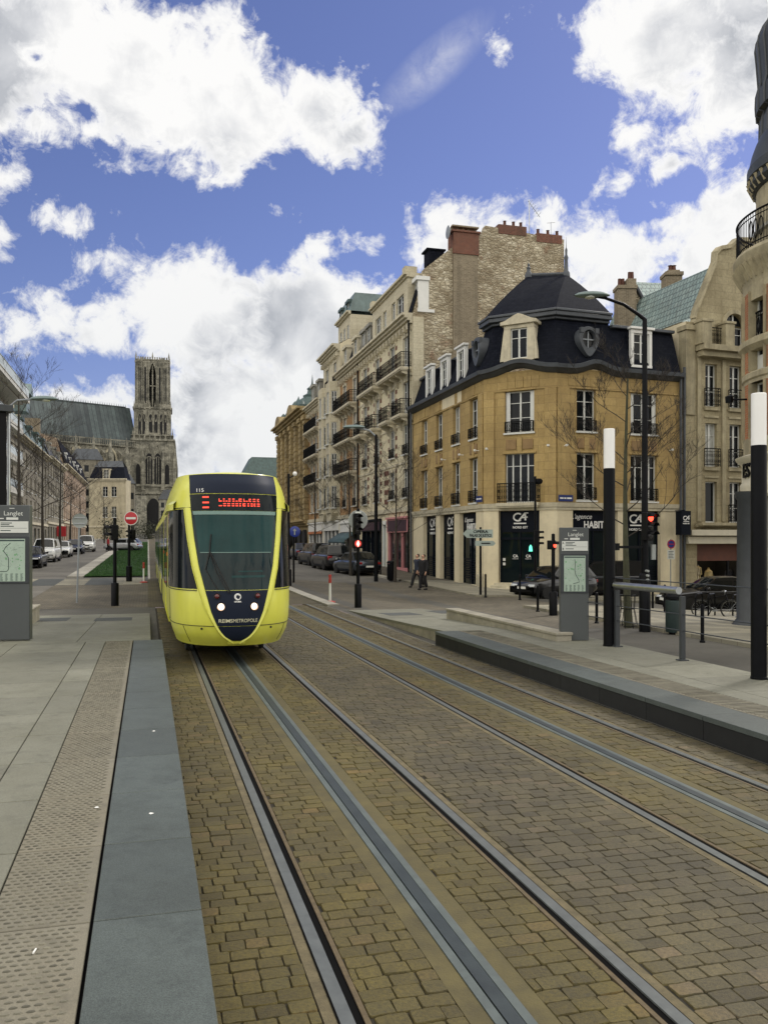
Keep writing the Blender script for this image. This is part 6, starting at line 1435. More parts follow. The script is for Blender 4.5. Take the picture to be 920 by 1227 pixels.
def round_rail(rr, z0, h, name='balcony_railing', N=150):
    m = MB(); P_ = lambda a, z, r=rr: pt(a, z, r)
    for z, t in ((z0+h, 0.035), (z0+h*0.86, 0.018), (z0+0.1, 0.02)): m.tube([P_(2*math.pi*i/96, z) for i in range(97)], t, 5, False)
    for i in range(N):
        a = 2*math.pi*i/N; m.tube([P_(a, z0), P_(a, z0+h)], 0.013, 4, False)
        if (i//6) % 3 == 0 and i % 2 == 0:
            ac_ = a; m.tube([P_(ac_+0.03*math.cos(t*math.pi/4), z0+h*0.48+h*0.3*math.sin(t*math.pi/4)) for t in range(9)], 0.02, 4, False)
    return m.build(name, MATS['wrought_iron'], rt, smooth=0, uv=False)
round_rail(rad(882), tz(288), 1.05)
drum('upper_wall', 'beige_stone', [(905, 290), (905, 205)])
drum('cornice', 'tower_slate', [(904, 206), (901, 203), (896.5, 197), (896.5, 191), (894, 189), (894, 177), (896, 173), (899, 160), (904, 146), (909, 136)], smooth=25)
drum('dome_roof', 'tower_slate', [(909, 140), (909.5, 115), (912, 110), (912, 107), (905, 104), (904.5, 94), (905, 81), (908, 77), (908, 70), (905.5, 36), (904, 22), (905.5, 12), (911, 0), (922, -14), (940, -30), (960, -45), (1000, -60)], smooth=25)
m = MB(); pf = [(909, 140), (909.5, 115), (912, 107), (905, 104), (904.5, 94), (905, 81), (908, 70), (905.5, 36), (904, 22), (905.5, 12), (911, 0), (922, -14)]
for k in range(30): m.tube([pt(2*math.pi*k/30, tz(v), rad(u)+0.01) for u, v in pf], 0.035, 4, False)
m.build('roof_seam', MATS['zinc'], rt); m = MB()
for k in range(48): a = 2*math.pi*k/48; m.tube([pt(a, tz(203), rad(902)), pt(a, tz(190), rad(895.5))], 0.07, 4)
m.build('cornice_bracket', MATS['beige_stone'], rt)
# lower balcony, dome band, lettering and street column
round_rail(rad(897), tz(398), 0.85, N=120)
drum('stone_ledge', 'beige_stone', [(890, 412), (884, 406), (884, 399), (890, 396)])
drum('stone_ledge', 'beige_stone', [(890, 448), (888, 446), (888, 440), (890, 438)]); drum('stone_ledge', 'grey_stone', [(905, 262), (902, 260), (902, 256), (905, 254)])
m = MB()
sgn = cam_a
def curve_text(m, body, size, ac_, z, r):
    me = text_mesh(body, size, 0.05, bold=0.01)
    m.add([pt(ac_+v.co.x/r, z+v.co.y, r+0.03+v.co.z) for v in me.vertices], [tuple(p.vertices) for p in me.polygons]); bpy.data.meshes.remove(me)
rr = rad(888); ax = math.atan((893-CU)/FPX)
# angle of the surface point seen at column 893
best = min((abs(math.atan2((pt(t, 0, rr).x*CN-pt(t, 0, rr).y*SN), (pt(t, 0, rr).x*SN+pt(t, 0, rr).y*CN))-ax), t) for t in [cam_a-1.5+3.0*i/600 for i in range(300)])[1]
curve_text(m, 'EST', 0.62, best+0.10, tz(561), rr); m.build('lettering', MATS['wrought_iron'], rt, smooth=0, uv=False)
cb_ = gq(893.5, 753); cr = 0.28
m = MB(); m.lathe([(cr*1.5, -0.3), (cr*1.5, 0.12), (cr*1.25, 0.2), (cr, 0.3), (cr*0.92, tz(600)-cb_.z), (cr*1.1, tz(597)-cb_.z), (cr*1.2, tz(590)-cb_.z)], tuple(cb_), 24); m.build('column', MATS['dark_grey_metal'], rt)
m = MB(); m.lathe([(0.0, tz(591)), (rad(884)-0.02, tz(591)), (rad(884)-0.02, tz(588))], (tcx, tcy, 0), 40); m.build('porch_soffit', MATS['cream_paint'], rt)
m = MB(); c = pt(best-0.02, tz(470), R_); o_ = Vector((math.cos(best), math.sin(best), 0)); m.tube([c, c+o_*0.5], 0.03, 6); m.lathe([(0.0, -0.12), (0.11, -0.1), (0.13, 0.1), (0.0, 0.14)], tuple(c+o_*0.55), 10); m.build('wall_lamp', MATS['black_metal'], rt)
FW = Face((tcx+1.0, tcy-2.3), (tcx+17, tcy-2.3)); z0_ = tz(541); bays_ = [2.2+2.7*i for i in range(6)]
ops = [(s-0.6, s+0.6, a, b) for s in bays_ for a, b in zs_]
m = MB(); wall(m, FW, 0, FW.L, z0_-0.6, tz(290), ops, 0.25); wall(m, FW, 0, FW.L, -1, z0_-0.6, [(s-1.0, s+1.0, -0.3, 2.8) for s in bays_], 0.3); FW.box(m, 0, FW.L, -4.6, -0.3, -1, tz(290)-0.01); FW.box(m, 0, FW.L, -0.3, 0.4, tz(290), tz(283)); FW.box(m, 0, FW.L, 0, 0.25, z0_-0.6, z0_-0.2); m.build('wing_wall', MATS['beige_ashlar'], rt)
for o_ in ops: window(rt, FW, *o_, kind='french', n=-0.2)
for s in bays_: window(rt, FW, s-1.0, s+1.0, -0.3, 2.8, kind='wide', n=-0.25, frame='grey_joinery', sill=False, glass='shop_glass'); balcony(rt, FW, s-0.9, s+0.9, zs_[0][0], 0.5, 0.95, corbels=False)
m = MB(); za_ = tz(283); m.quad(FW.P(0, 0.3, za_), FW.P(FW.L, 0.3, za_), FW.P(FW.L, -1, za_+3), FW.P(0, -1, za_+3)); m.quad(FW.P(0, -1, za_+3), FW.P(FW.L, -1, za_+3), FW.P(FW.L, -4.6, za_+3.2), FW.P(0, -4.6, za_+3.2)); m.build('wing_roof', MATS['slate'], rt, smooth=0)
p = ad(262, 255); far_block('apartment_building', 'grey roofed block far down the tracks behind the tram', p.x, p.y, 20, 10, 10.5, 4, 'grey_ashlar', 'grey_slate', wins=(7, 4))
# ---------------------------------------------------------------- cathedral
ct = ad(183, 386); CGZ = zg(0, 386); SCT = 386/FPX
cath = thing('gothic_cathedral', 'huge gothic cathedral with a dark square tower closing the street', 'cathedral', (ct.x, ct.y, CGZ))
# frame of the tower: one face looks back up the street, slightly turned
cz = lambda v: CH+(HV-v)*386/FPX
wv = (math.cos(R(12)), -math.sin(R(12)))
ux = Vector((CN, -SN, 0)); uy = Vector((SN, CN, 0))
CA = R(14); ax_ = ux*math.cos(CA)+uy*math.sin(CA)*1; ay_ = uy*math.cos(CA)-ux*math.sin(CA)
def C(x, y, z): return Vector((ct.x, ct.y, 0))+ax_*x+ay_*y+Vector((0, 0, z))
def cbox(m, x0, x1, y0, y1, z0, z1): m.box((x0, y0, z0), (x1, y1, z1), T=C)
def pinn(m, x, y, z, w, h): m.add([C(x-w, y-w, z), C(x+w, y-w, z), C(x+w, y+w, z), C(x-w, y+w, z), C(x, y, z+h)], [(0, 1, 4), (1, 2, 4), (2, 3, 4), (3, 0, 4)])
def lancet(x, w, z0, z1, n=7): 
    hh = w*1.1; zz = z1-hh
    return [(x-w/2, z0), (x+w/2, z0), (x+w/2, zz)]+[(x+w/2*math.cos(math.pi/2*i/n)**1.0, zz+hh*math.sin(math.pi/2*i/n)) for i in range(1, n)]+[(x, z1)]+[(x-w/2*math.cos(math.pi/2*i/n), zz+hh*math.sin(math.pi/2*i/n)) for i in range(n-1, 0, -1)]+[(x-w/2, zz)]
zG, z1, z2, z3, z4 = CGZ-1, cz(592), cz(528), cz(488), cz(431)
m = MB(); cbox(m, -9.6, 9.6, 0, 19, zG, z1); cbox(m, -9.0, 9.0, 0.5, 18.5, z1, z2); cbox(m, -8.2, 8.2, 1.2, 17.8, z2, z3)
core = m.build('tower_body', MATS['gothic_stone'], cath)
# belfry: octagonal corner turrets with a tall open lancet in each face
m = MB(); hb = 8.0
for y0, y1 in ((1.6, 3.2), (15.6, 17.2)):
    cbox(m, -5.4, -1.5, y0, y1, z3, z4-1); cbox(m, 1.5, 5.4, y0, y1, z3, z4-1)
    for i in range(6): 
        t0, t1 = i/6, (i+1)/6; w0 = 1.5*math.cos(t0*math.pi/2); cbox(m, -1.52, -w0*1.0, y0+0.01, y1-0.01, z4-6+4.5*t0, z4-6+4.5*t1); cbox(m, w0, 1.52, y0+0.01, y1-0.01, z4-6+4.5*t0, z4-6+4.5*t1)
    cbox(m, -1.5, 1.5, y0, y1, z4-1.5, z4-0.9)
for x0, x1 in ((-6.6, -5.2), (5.2, 6.6)):
    cbox(m, x0, x1, 3.5, 7.6, z3, z4-1); cbox(m, x0, x1, 11.2, 15, z3, z4-1); cbox(m, x0, x1, 7.6, 11.2, z4-2.5, z4-1)
for sx in (-1, 1):
    for y in (3.2, 15.6):
        m.lathe([(2.7, z3-0.0), (2.7, z3+1.2), (2.1, z3+2.0), (2.1, z4-1.2), (2.4, z4-0.9), (2.4, z4)], tuple(C(sx*5.5, y, 0)), 8)
        for k in range(8):
            a = R(45*k+22.5); q = C(sx*5.5, y, 0); m.tube([q+Vector((2.2*math.cos(a), 2.2*math.sin(a), z3)), q+Vector((2.15*math.cos(a), 2.15*math.sin(a), z4+1.2))], [0.36, 0.26], 5)
cbox(m, -7.2, 7.2, 1.5, 17.2, z4-1.0, z4); cbox(m, -7.5, 7.5, 1.2, 17.5, z4, z4+0.5)
for x in rng(-7.3, 7.3, 1.08):
    for y in (1.4, 17.3): cbox(m, x-0.3, x+0.3, y-0.2, y+0.2, z4+0.5, z4+1.5)
for y in rng(1.4, 17.3, 1.1):
    for x in (-7.3, 7.3): cbox(m, x-0.2, x+0.2, y-0.3, y+0.3, z4+0.502, z4+1.5)
for x in (-7.2, 0, 7.2): pinn(m, x, 1.5, z4+1.4, 0.4, 2.6)
m.build('belfry', MATS['gothic_stone'], cath)
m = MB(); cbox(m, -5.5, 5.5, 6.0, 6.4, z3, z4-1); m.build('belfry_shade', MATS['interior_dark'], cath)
m = MB(); cbox(m, -0.28, 0.28, 2.0, 2.4, z3, z4-2); cbox(m, -1.5, 1.5, 2.0, 2.35, z3+9.8, z3+10.3); m.build('belfry_mullion', MATS['gothic_stone'], cath)
# twin lancets of the middle stage, niches, gables and pinnacles
m = MB()
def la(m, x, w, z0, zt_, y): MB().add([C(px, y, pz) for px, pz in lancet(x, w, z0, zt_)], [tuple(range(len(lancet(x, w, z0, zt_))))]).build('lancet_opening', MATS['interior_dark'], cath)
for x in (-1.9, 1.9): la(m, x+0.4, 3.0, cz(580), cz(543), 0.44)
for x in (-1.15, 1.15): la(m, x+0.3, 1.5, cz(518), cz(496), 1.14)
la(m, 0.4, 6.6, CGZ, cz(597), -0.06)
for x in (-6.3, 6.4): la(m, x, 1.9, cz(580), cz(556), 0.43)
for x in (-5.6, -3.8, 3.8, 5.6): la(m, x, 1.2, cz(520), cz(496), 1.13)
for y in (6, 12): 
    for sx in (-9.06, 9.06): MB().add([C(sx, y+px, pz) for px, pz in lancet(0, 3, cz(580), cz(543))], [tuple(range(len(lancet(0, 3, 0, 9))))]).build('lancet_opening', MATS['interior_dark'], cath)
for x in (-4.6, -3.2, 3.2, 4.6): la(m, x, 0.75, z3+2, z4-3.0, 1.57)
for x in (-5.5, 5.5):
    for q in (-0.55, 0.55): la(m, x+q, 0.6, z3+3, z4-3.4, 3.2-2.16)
m = MB()
for x in (-4.0, -2.4, 2.4, 4.0): m.tube([C(x, 1.5, z3), C(x, 1.5, z4+0.6)], 0.22, 5)
for q in (-1, 1): m.tube([C(q*1.75, 1.4, z3), C(q*1.75, 1.4, z4-6), C(q*1.1, 1.4, z4-3), C(0, 1.4, z4-0.6)], 0.3, 5)
for x in (-1.9, 1.9): 
    for q in (-0.5, 0.5): cbox(m, x+0.4+q-0.12, x+0.4+q+0.12, 0.2, 0.42, cz(580), cz(547))
    m.tube([C(x+0.4+1.5*math.cos(t*math.pi/6), 0.3, cz(551)+1.5*math.sin(t*math.pi/6)) for t in range(7)], 0.14, 5)
    pts = [C(x+0.4-2.1, 0.1, cz(550)), C(x+0.4, 0.1, cz(532)), C(x+0.4+2.1, 0.1, cz(550))]; m.tube(pts, 0.28, 5)
for x in (-9.6, -4.1, 4.6, 9.8): 
    cbox(m, x-0.85, x+0.85, -1.2, 0.3, zG, cz(590)); cbox(m, x-0.65, x+0.65, -0.8, 0.5, cz(590), cz(552)); pinn(m, x, -0.1, cz(552), 0.75, 6.5)
    for dz in range(6): cbox(m, x-0.95, x+0.95, -1.3, 0.3, CGZ+4+dz*3.2, CGZ+4.3+dz*3.2)
for x in rng(-8, 8, 2.3):
    pinn(m, x, 0.3, cz(528), 0.42, 5.0); pinn(m, x, 0.9, cz(490), 0.4, 4.2)
for x in (-6.4, -4.4, -2.2, 0.3, 2.6, 4.8, 6.6): m.tube([C(x-1.0, 1.0, cz(505)), C(x, 1.0, cz(492)), C(x+1.0, 1.0, cz(505))], 0.2, 4)
for v, t, o in ((592, 0.9, 0.8), (583, 0.5, 0.5), (528, 0.8, 0.7), (522, 0.4, 0.3), (489, 0.6, 0.5)):
    h = (9.6 if v > 580 else 9.0 if v > 500 else 8.2)+o; y0 = (0 if v > 580 else 0.5 if v > 500 else 1.2)-o; cbox(m, -h, h, y0, 19-y0, cz(v), cz(v)+t)
for x in (-8.6, 8.8): 
    for y in (2, 17): cbox(m, x-0.8, x+0.8, y-0.8, y+0.8, z1, cz(533)); pinn(m, x, y, cz(533), 0.8, 8)
    for dy, zt_ in ((-2.5, 12), (-1.4, 20)): cbox(m, x-0.9, x+0.9, dy, 0.2, zG, CGZ+zt_)
for s_ in (1,):
    for y in (2.5, 9.5, 16.5): cbox(m, 9.4, 11.2, y-0.9, y+0.9, zG, cz(560)); pinn(m, 10.3, y, cz(560), 0.9, 9); cbox(m, 9.3, 10.4, y-0.7, y+0.7, cz(560), cz(536)); pinn(m, 9.9, y, cz(536), 0.55, 5)
m.build('buttress_tracery', MATS['gothic_stone'], cath, smooth=0)
# nave: long lead roof running left and towards us, arcade of flying buttresses below
rA, rB = ad(161, 384, 487), ad(-40, 338, 474); 
dn = Vector((rB.x-rA.x, rB.y-rA.y, 0)); NL = dn.length; dn.normalize(); pn = Vector((-dn.y, dn.x, 0))
if pn.dot(Vector((-rA.x, -rA.y, 0))) < 0: pn = -pn
ZR = rA.z+0.5; ZE = CH+(HV-533)*375/FPX
def Nv(s, n, z): return Vector((rA.x, rA.y, 0))+dn*(s+4)+pn*(n-9)+Vector((0, 0, z))
m = MB(); m.quad(Nv(-6, 8.5, ZE), Nv(NL, 8.5, ZE), Nv(NL, 0, ZR), Nv(-6, 0, ZR)); m.quad(Nv(-6, -8.5, ZE), Nv(NL, -8.5, ZE), Nv(NL, 0, ZR), Nv(-6, 0, ZR))
m.build('nave_roof', MATS['lead_roof'], cath, smooth=0)
m = MB()
for s in rng(-4, NL, 1.1): m.tube([Nv(s, 0, ZR), Nv(s, 0, ZR+1.5)], [0.16, 0.03], 4)
m.box((-4, -0.2, ZR-0.1), (NL, 0.2, ZR+0.4), T=Nv); m.build('ridge_crest', MATS['lead_roof'], cath, smooth=0)
m = MB(); m.box((-6, -8.5, CGZ-1), (NL, 8.0, ZE), T=Nv); m.box((-6, -16, CGZ-1), (NL, 17.5, CGZ+17), T=Nv); m.build('nave_wall', MATS['gothic_stone'], cath)
m = MB(); m.box((-6, 8.6, ZE-0.3), (NL, 9.2, ZE+0.3), T=Nv); m.box((-6, 8.8, ZE+2.4), (NL, 9.1, ZE+2.8), T=Nv)
for s in rng(-5, NL, 0.95): m.box((s-0.2, 8.8, ZE+0.3), (s+0.2, 9.1, ZE+2.4), T=Nv)
for i, s in enumerate(rng(3, NL, 7.4)):
    m.box((s-1.0, 14.5, CGZ-1), (s+1.0, 18.2, ZE-4), T=Nv); p_ = [Nv(s-0.8, 16, ZE-4), Nv(s+0.8, 16, ZE-4), Nv(s+0.8, 17.6, ZE-4), Nv(s-0.8, 17.6, ZE-4), Nv(s, 16.8, ZE+3)]; m.add(p_, [(0, 1, 4), (1, 2, 4), (2, 3, 4), (3, 0, 4)])
    for zz in (ZE-5, ZE-11): m.ext([Nv(s-0.4, 8, zz+3), Nv(s-0.4, 15, zz-0.5), Nv(s-0.4, 15, zz-2.3), Nv(s-0.4, 11, zz-0.5), Nv(s-0.4, 8, zz+1)], dn*0.8)
m.build('flying_buttress', MATS['gothic_stone'], cath, smooth=0)
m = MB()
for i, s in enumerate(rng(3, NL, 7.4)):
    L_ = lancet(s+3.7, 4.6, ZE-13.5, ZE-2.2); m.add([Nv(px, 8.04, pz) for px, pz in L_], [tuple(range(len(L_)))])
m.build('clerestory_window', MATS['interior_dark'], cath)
m = MB()
for i, s in enumerate(rng(3, NL, 7.4)):
    L_ = lancet(s+3.7, 5.6, ZE-13.5, ZE-1.4); m.tube([Nv(px, 8.2, pz) for px, pz in L_[2:]], 0.5, 4)
m.build('window_arch', MATS['cream_ashlar'], cath, smooth=0)
# ---------------------------------------------------------------- left side of the street
XL = -13.0
def FLt(ya, yb): return Face((XL, ya), (XL, yb))      # ya near (left of view), yb far
# modern block with balconies
pm('modern_white', (0.55, 0.54, 0.49), 0.7, var=0.1, streak=0.35); pm('balcony_glass', (0.16, 0.22, 0.24), 0.1, spec=0.6)
FM = FLt(44, 89); mod = thing('modern_apartment_block', 'modern white apartment block with long balconies at the left edge', 'building', (XL, 76, zg(XL, 76)))
ZT = 17; fz = [3.9+2.95*i for i in range(5)]
ops = [(s, s+2.4, z+0.1, z+2.4) for z in fz[:-1] for s in rng(1.2, FM.L-3, 4.2)[:-1]]
m = MB(); wall(m, FM, 0, FM.L, -1, 15.7, ops+[(s, s+3.4, 0.4, 3.3) for s in rng(1, FM.L-4, 4.4)[:-1]], 0.3); m.quad(FM.P(FM.L, 0, -1), FM.P(FM.L, -14, -1), FM.P(FM.L, -14, 15.7), FM.P(FM.L, 0, 15.7)); m.quad(FM.P(0, 0, -1), FM.P(0, -14, -1), FM.P(0, -14, 15.7), FM.P(0, 0, 15.7)); m.build('wall', MATS['modern_white'], mod)
for o_ in ops:
    if o_[0] > 12: window(mod, FM, *o_, kind='casement', n=-0.22, frame='grey_joinery', sill=False)
for s in rng(1, FM.L-4, 4.4)[:-1]: window(mod, FM, s, s+3.4, 0.4, 3.3, kind='dark', n=-0.2, frame='grey_joinery', sill=False, glass='shop_glass')
for z in fz:
    m = MB(); FM.box(m, 0, FM.L, 0.0, 1.35, z-0.2, z+0.05); FM.box(m, 0, FM.L, 1.2, 1.36, z+0.052, z+0.35); o = m.build('balcony', MATS['modern_white'], mod)
    m = MB(); FM.box(m, 0, FM.L, 1.27, 1.29, z+0.36, z+1.0); FM.box(m, 0, FM.L, 1.24, 1.32, z+1.0, z+1.05); m.build('balcony_glass', MATS['balcony_glass'], o)
m = MB(); FM.box(m, -0.3, FM.L+0.3, -14, 1.9, 15.7, 16.05); FM.box(m, -0.3, FM.L+0.3, 1.86, 1.95, 16.052, 16.1); m.build('flat_roof', MATS['modern_white'], mod)
m = MB(); FM.box(m, 0, FM.L+0.2, 1.8, 1.83, 16.1, 17.0); FM.box(m, 0, FM.L+0.2, 1.77, 1.86, 17.0, 17.05); m.build('roof_railing', MATS['balcony_glass'], mod)
def old_left(name, label, ya, yb, zc, h, mat, rmat, nb, floors, dorm, group='old houses on the left of the street', dmat='grey_stone'):
    F = FLt(ya, yb); root = thing(name, label, 'building', (XL, (ya+yb)/2, zg(XL, (ya+yb)/2)), group=group); b0 = zg(XL, (ya+yb)/2)
    bays = [F.L*(i+0.5)/nb for i in range(nb)]; ops = [(s-0.55, s+0.55, a, b) for s in bays for a, b in floors]
    m = MB(); wall(m, F, 0, F.L, -1, zc, ops+[(s-1.1, s+1.1, b0+0.3, b0+2.7) for s in bays], 0.25)
    for q in (0, F.L): m.add([F.P(q, 0, -1), F.P(q, -11, -1), F.P(q, -11, zc), F.P(q, -5.5, zc+h+1.2), F.P(q, -1, zc+h), F.P(q, 0, zc)], [(0, 1, 2, 3, 4, 5)])
    m.build('wall', MATS[mat], root)
    for o_ in ops: window(root, F, *o_, kind='casement', n=-0.18, sill=True)
    for s in bays: window(root, F, s-1.1, s+1.1, b0+0.3, b0+2.7, kind='dark', n=-0.2, frame='grey_joinery', sill=False, glass='shop_glass')
    m = MB(); cornice(m, F, 0, F.L, zc-0.3, 0.5, 0.7, 3); F.box(m, 0, F.L, 0, 0.15, b0+3.1, b0+3.4); m.build('cornice', MATS['pale_stone'], root)
    m = MB(); m.quad(F.P(0, 0.3, zc+0.2), F.P(F.L, 0.3, zc+0.2), F.P(F.L, -1.0, zc+h), F.P(0, -1.0, zc+h)); m.quad(F.P(0, -1, zc+h), F.P(F.L, -1, zc+h), F.P(F.L, -5.5, zc+h+1.2), F.P(0, -5.5, zc+h+1.2)); m.quad(F.P(0, -11, zc), F.P(F.L, -11, zc), F.P(F.L, -5.5, zc+h+1.2), F.P(0, -5.5, zc+h+1.2)); m.build('roof', MATS[rmat], root, smooth=0)
    for s in dorm: roof_dormer(root, F, s, 1.2, zc+0.5, 1.7, dmat, -0.1)
    return root, F
o1, Fo1 = old_left('townhouse', 'grey stone town house with big zinc dormers beside the modern block', 89.3, 122, 13.2, 3.0, 'grey_ashlar', 'zinc_green', 9, [(5.2, 7.0), (7.9, 9.6), (10.5, 12.1)], [3, 10, 17, 23, 29.5], dmat='copper_green')
m = MB(); Fo1.box(m, 13.2, 14.2, -4, -1.5, 16, 20.6); Fo1.box(m, 22, 23, -4, -2, 16, 20.2); m.build('chimney', MATS['pale_stone'], o1)
m = MB(); Fo1.box(m, 15.5, 18.5, -4.5, -0.4, 17.2, 19.2); m.ext([Fo1.P(15.2, 0, 19.2), Fo1.P(17, 0, 20.6), Fo1.P(18.8, 0, 19.2)], Fo1.n*-5); m.build('roof_turret', MATS['zinc_green'], o1)
o2_, Fo2 = old_left('townhouse', 'grey plastered town house between the dormer house and the brick house', 122.2, 144.8, 13.6, 3.0, 'grey_ashlar', 'grey_slate', 7, [(5.8, 7.6), (8.7, 10.4), (11.3, 12.9)], [4, 11, 18])
m = MB(); Fo2.box(m, 9, 10.2, -4, -2, 16, 20); m.build('chimney', MATS['brown_brick'], o2_)
o3, Fo3 = old_left('townhouse', 'pinkish brick house with a dark overhanging roof farther down the left street', 145, 196, 14.6, 4.2, 'pink_brick', 'slate', 13, [(5.9, 7.7), (8.8, 10.5), (11.5, 13.1)], [6, 14, 22, 30, 38], dmat='white_paint')
# house closing the view, facing us
E0, E1 = ad(107, 203), ad(151, 203); FE = Face((E0.x, E0.y), (E1.x, E1.y)); ez = lambda v: CH+(HV-v)*203/FPX
en = thing('cream_townhouse', 'cream house facing up the street in front of the cathedral', 'building', ((E0.x+E1.x)/2, (E0.y+E1.y)/2, zg(0, 200)))
wx = [FE.L*k for k in (0.2, 0.44, 0.68, 0.88)]; ops = [(s-0.6, s+0.6, ez(b), ez(a)) for s in wx[1:3] for a, b in ((583, 595), (607, 620), (629, 640))]
m = MB(); wall(m, FE, 0, FE.L, 0, ez(575), ops, 0.3); m.quad(FE.P(0, 0, 0), FE.P(0, -4, 0), FE.P(0, -4, ez(575)), FE.P(0, 0, ez(575))); m.quad(FE.P(FE.L, 0, 0), FE.P(FE.L, -4, 0), FE.P(FE.L, -4, ez(575)), FE.P(FE.L, 0, ez(575))); m.build('wall', MATS['buff_render'], en)
for o_ in ops: window(en, FE, *o_, kind='casement', n=-0.2)
m = MB(); cornice(m, FE, -0.3, FE.L+0.3, ez(577), 0.7, 0.6, 3); m.build('cornice', MATS['pale_stone'], en); m = MB(); FE.box(m, 0, FE.L, 0, 0.2, ez(632), ez(630)); m.build('string_course', MATS['pale_stone'], en)
m = MB(); m.quad(FE.P(0, 0.2, ez(574)), FE.P(FE.L, 0.2, ez(574)), FE.P(FE.L-0.9, -1.5, ez(559)), FE.P(0.9, -1.5, ez(559))); m.quad(FE.P(0, 0.2, ez(574)), FE.P(0.9, -1.5, ez(559)), FE.P(0.9, -4, ez(559)), FE.P(0, -4, ez(574))); m.quad(FE.P(FE.L, 0.2, ez(574)), FE.P(FE.L-0.9, -1.5, ez(559)), FE.P(FE.L-0.9, -4, ez(559)), FE.P(FE.L, -4, ez(574))); m.build('mansard_roof', MATS['slate'], en, smooth=0)
m = MB(); m.quad(FE.P(0.8, -1.4, ez(559)), FE.P(FE.L-0.8, -1.4, ez(559)), FE.P(FE.L-1.6, -2.8, ez(551)), FE.P(1.6, -2.8, ez(551))); m.quad(FE.P(0.8, -4.2, ez(559)), FE.P(FE.L-0.8, -4.2, ez(559)), FE.P(FE.L-1.6, -2.8, ez(551)), FE.P(1.6, -2.8, ez(551))); m.build('upper_roof', MATS['zinc'], en, smooth=0)
roof_dormer(en, FE, FE.L*0.47, 1.3, ez(573), 2.0, 'pale_stone', 0.1)
p = ad(106, 230); far_block('pale_house', 'tall pale house with stepped roof behind the cream house', p.x, p.y, 8, 12, 20.5, 3, 'grey_ashlar', 'zinc', wins=(3, 6))
p = ad(151, 222); far_block('low_stone_building', 'low ochre building at the foot of the cathedral tower', p.x, p.y, 4.5, 8, 14.0, 2.5, 'grey_ashlar', 'zinc', wins=(3, 3))
p = ad(203, 300); far_block('stone_house', 'grey roofed house right of the cathedral tower above the tram', p.x, p.y, 7, 8, 12.5, 3.5, 'gothic_stone', 'grey_slate', wins=(3, 4))
# ---------------------------------------------------------------- street furniture
pm('totem_grey', (0.068, 0.076, 0.078), 0.5, var=0.08, scale=1.5, streak=0.15)
pm('map_paper', (0.36, 0.46, 0.38), 0.3, var=0.08, scale=5, coat=0.4)
pm('map_line', (0.03, 0.05, 0.05), 0.6); pm('map_green', (0.18, 0.36, 0.20), 0.6); pm('panel_white', (0.62, 0.64, 0.60), 0.4, var=0.04)
pm('lamp_white', (0.82, 0.82, 0.80), 0.3, var=0.03, streak=0.08)
pm('signal_red', (0.5, 0.02, 0.01), 0.4, emit=(1.0, 0.06, 0.03), es=3.5); pm('lens_dark', (0.02, 0.02, 0.022), 0.2)
pm('sign_red', (0.42, 0.012, 0.02), 0.4, var=0.08); pm('sign_back', (0.25, 0.27, 0.26), 0.45, var=0.12, scale=4)
pm('sign_green', (0.30, 0.36, 0.33), 0.5); pm('marker_red', (0.35, 0.03, 0.02), 0.5)
H = HP
def poly_tube(parent, name, pts, r, mat, n=10): m = MB(); m.tube(pts, r, n); return m.build(name, MATS[mat], parent, local=True)
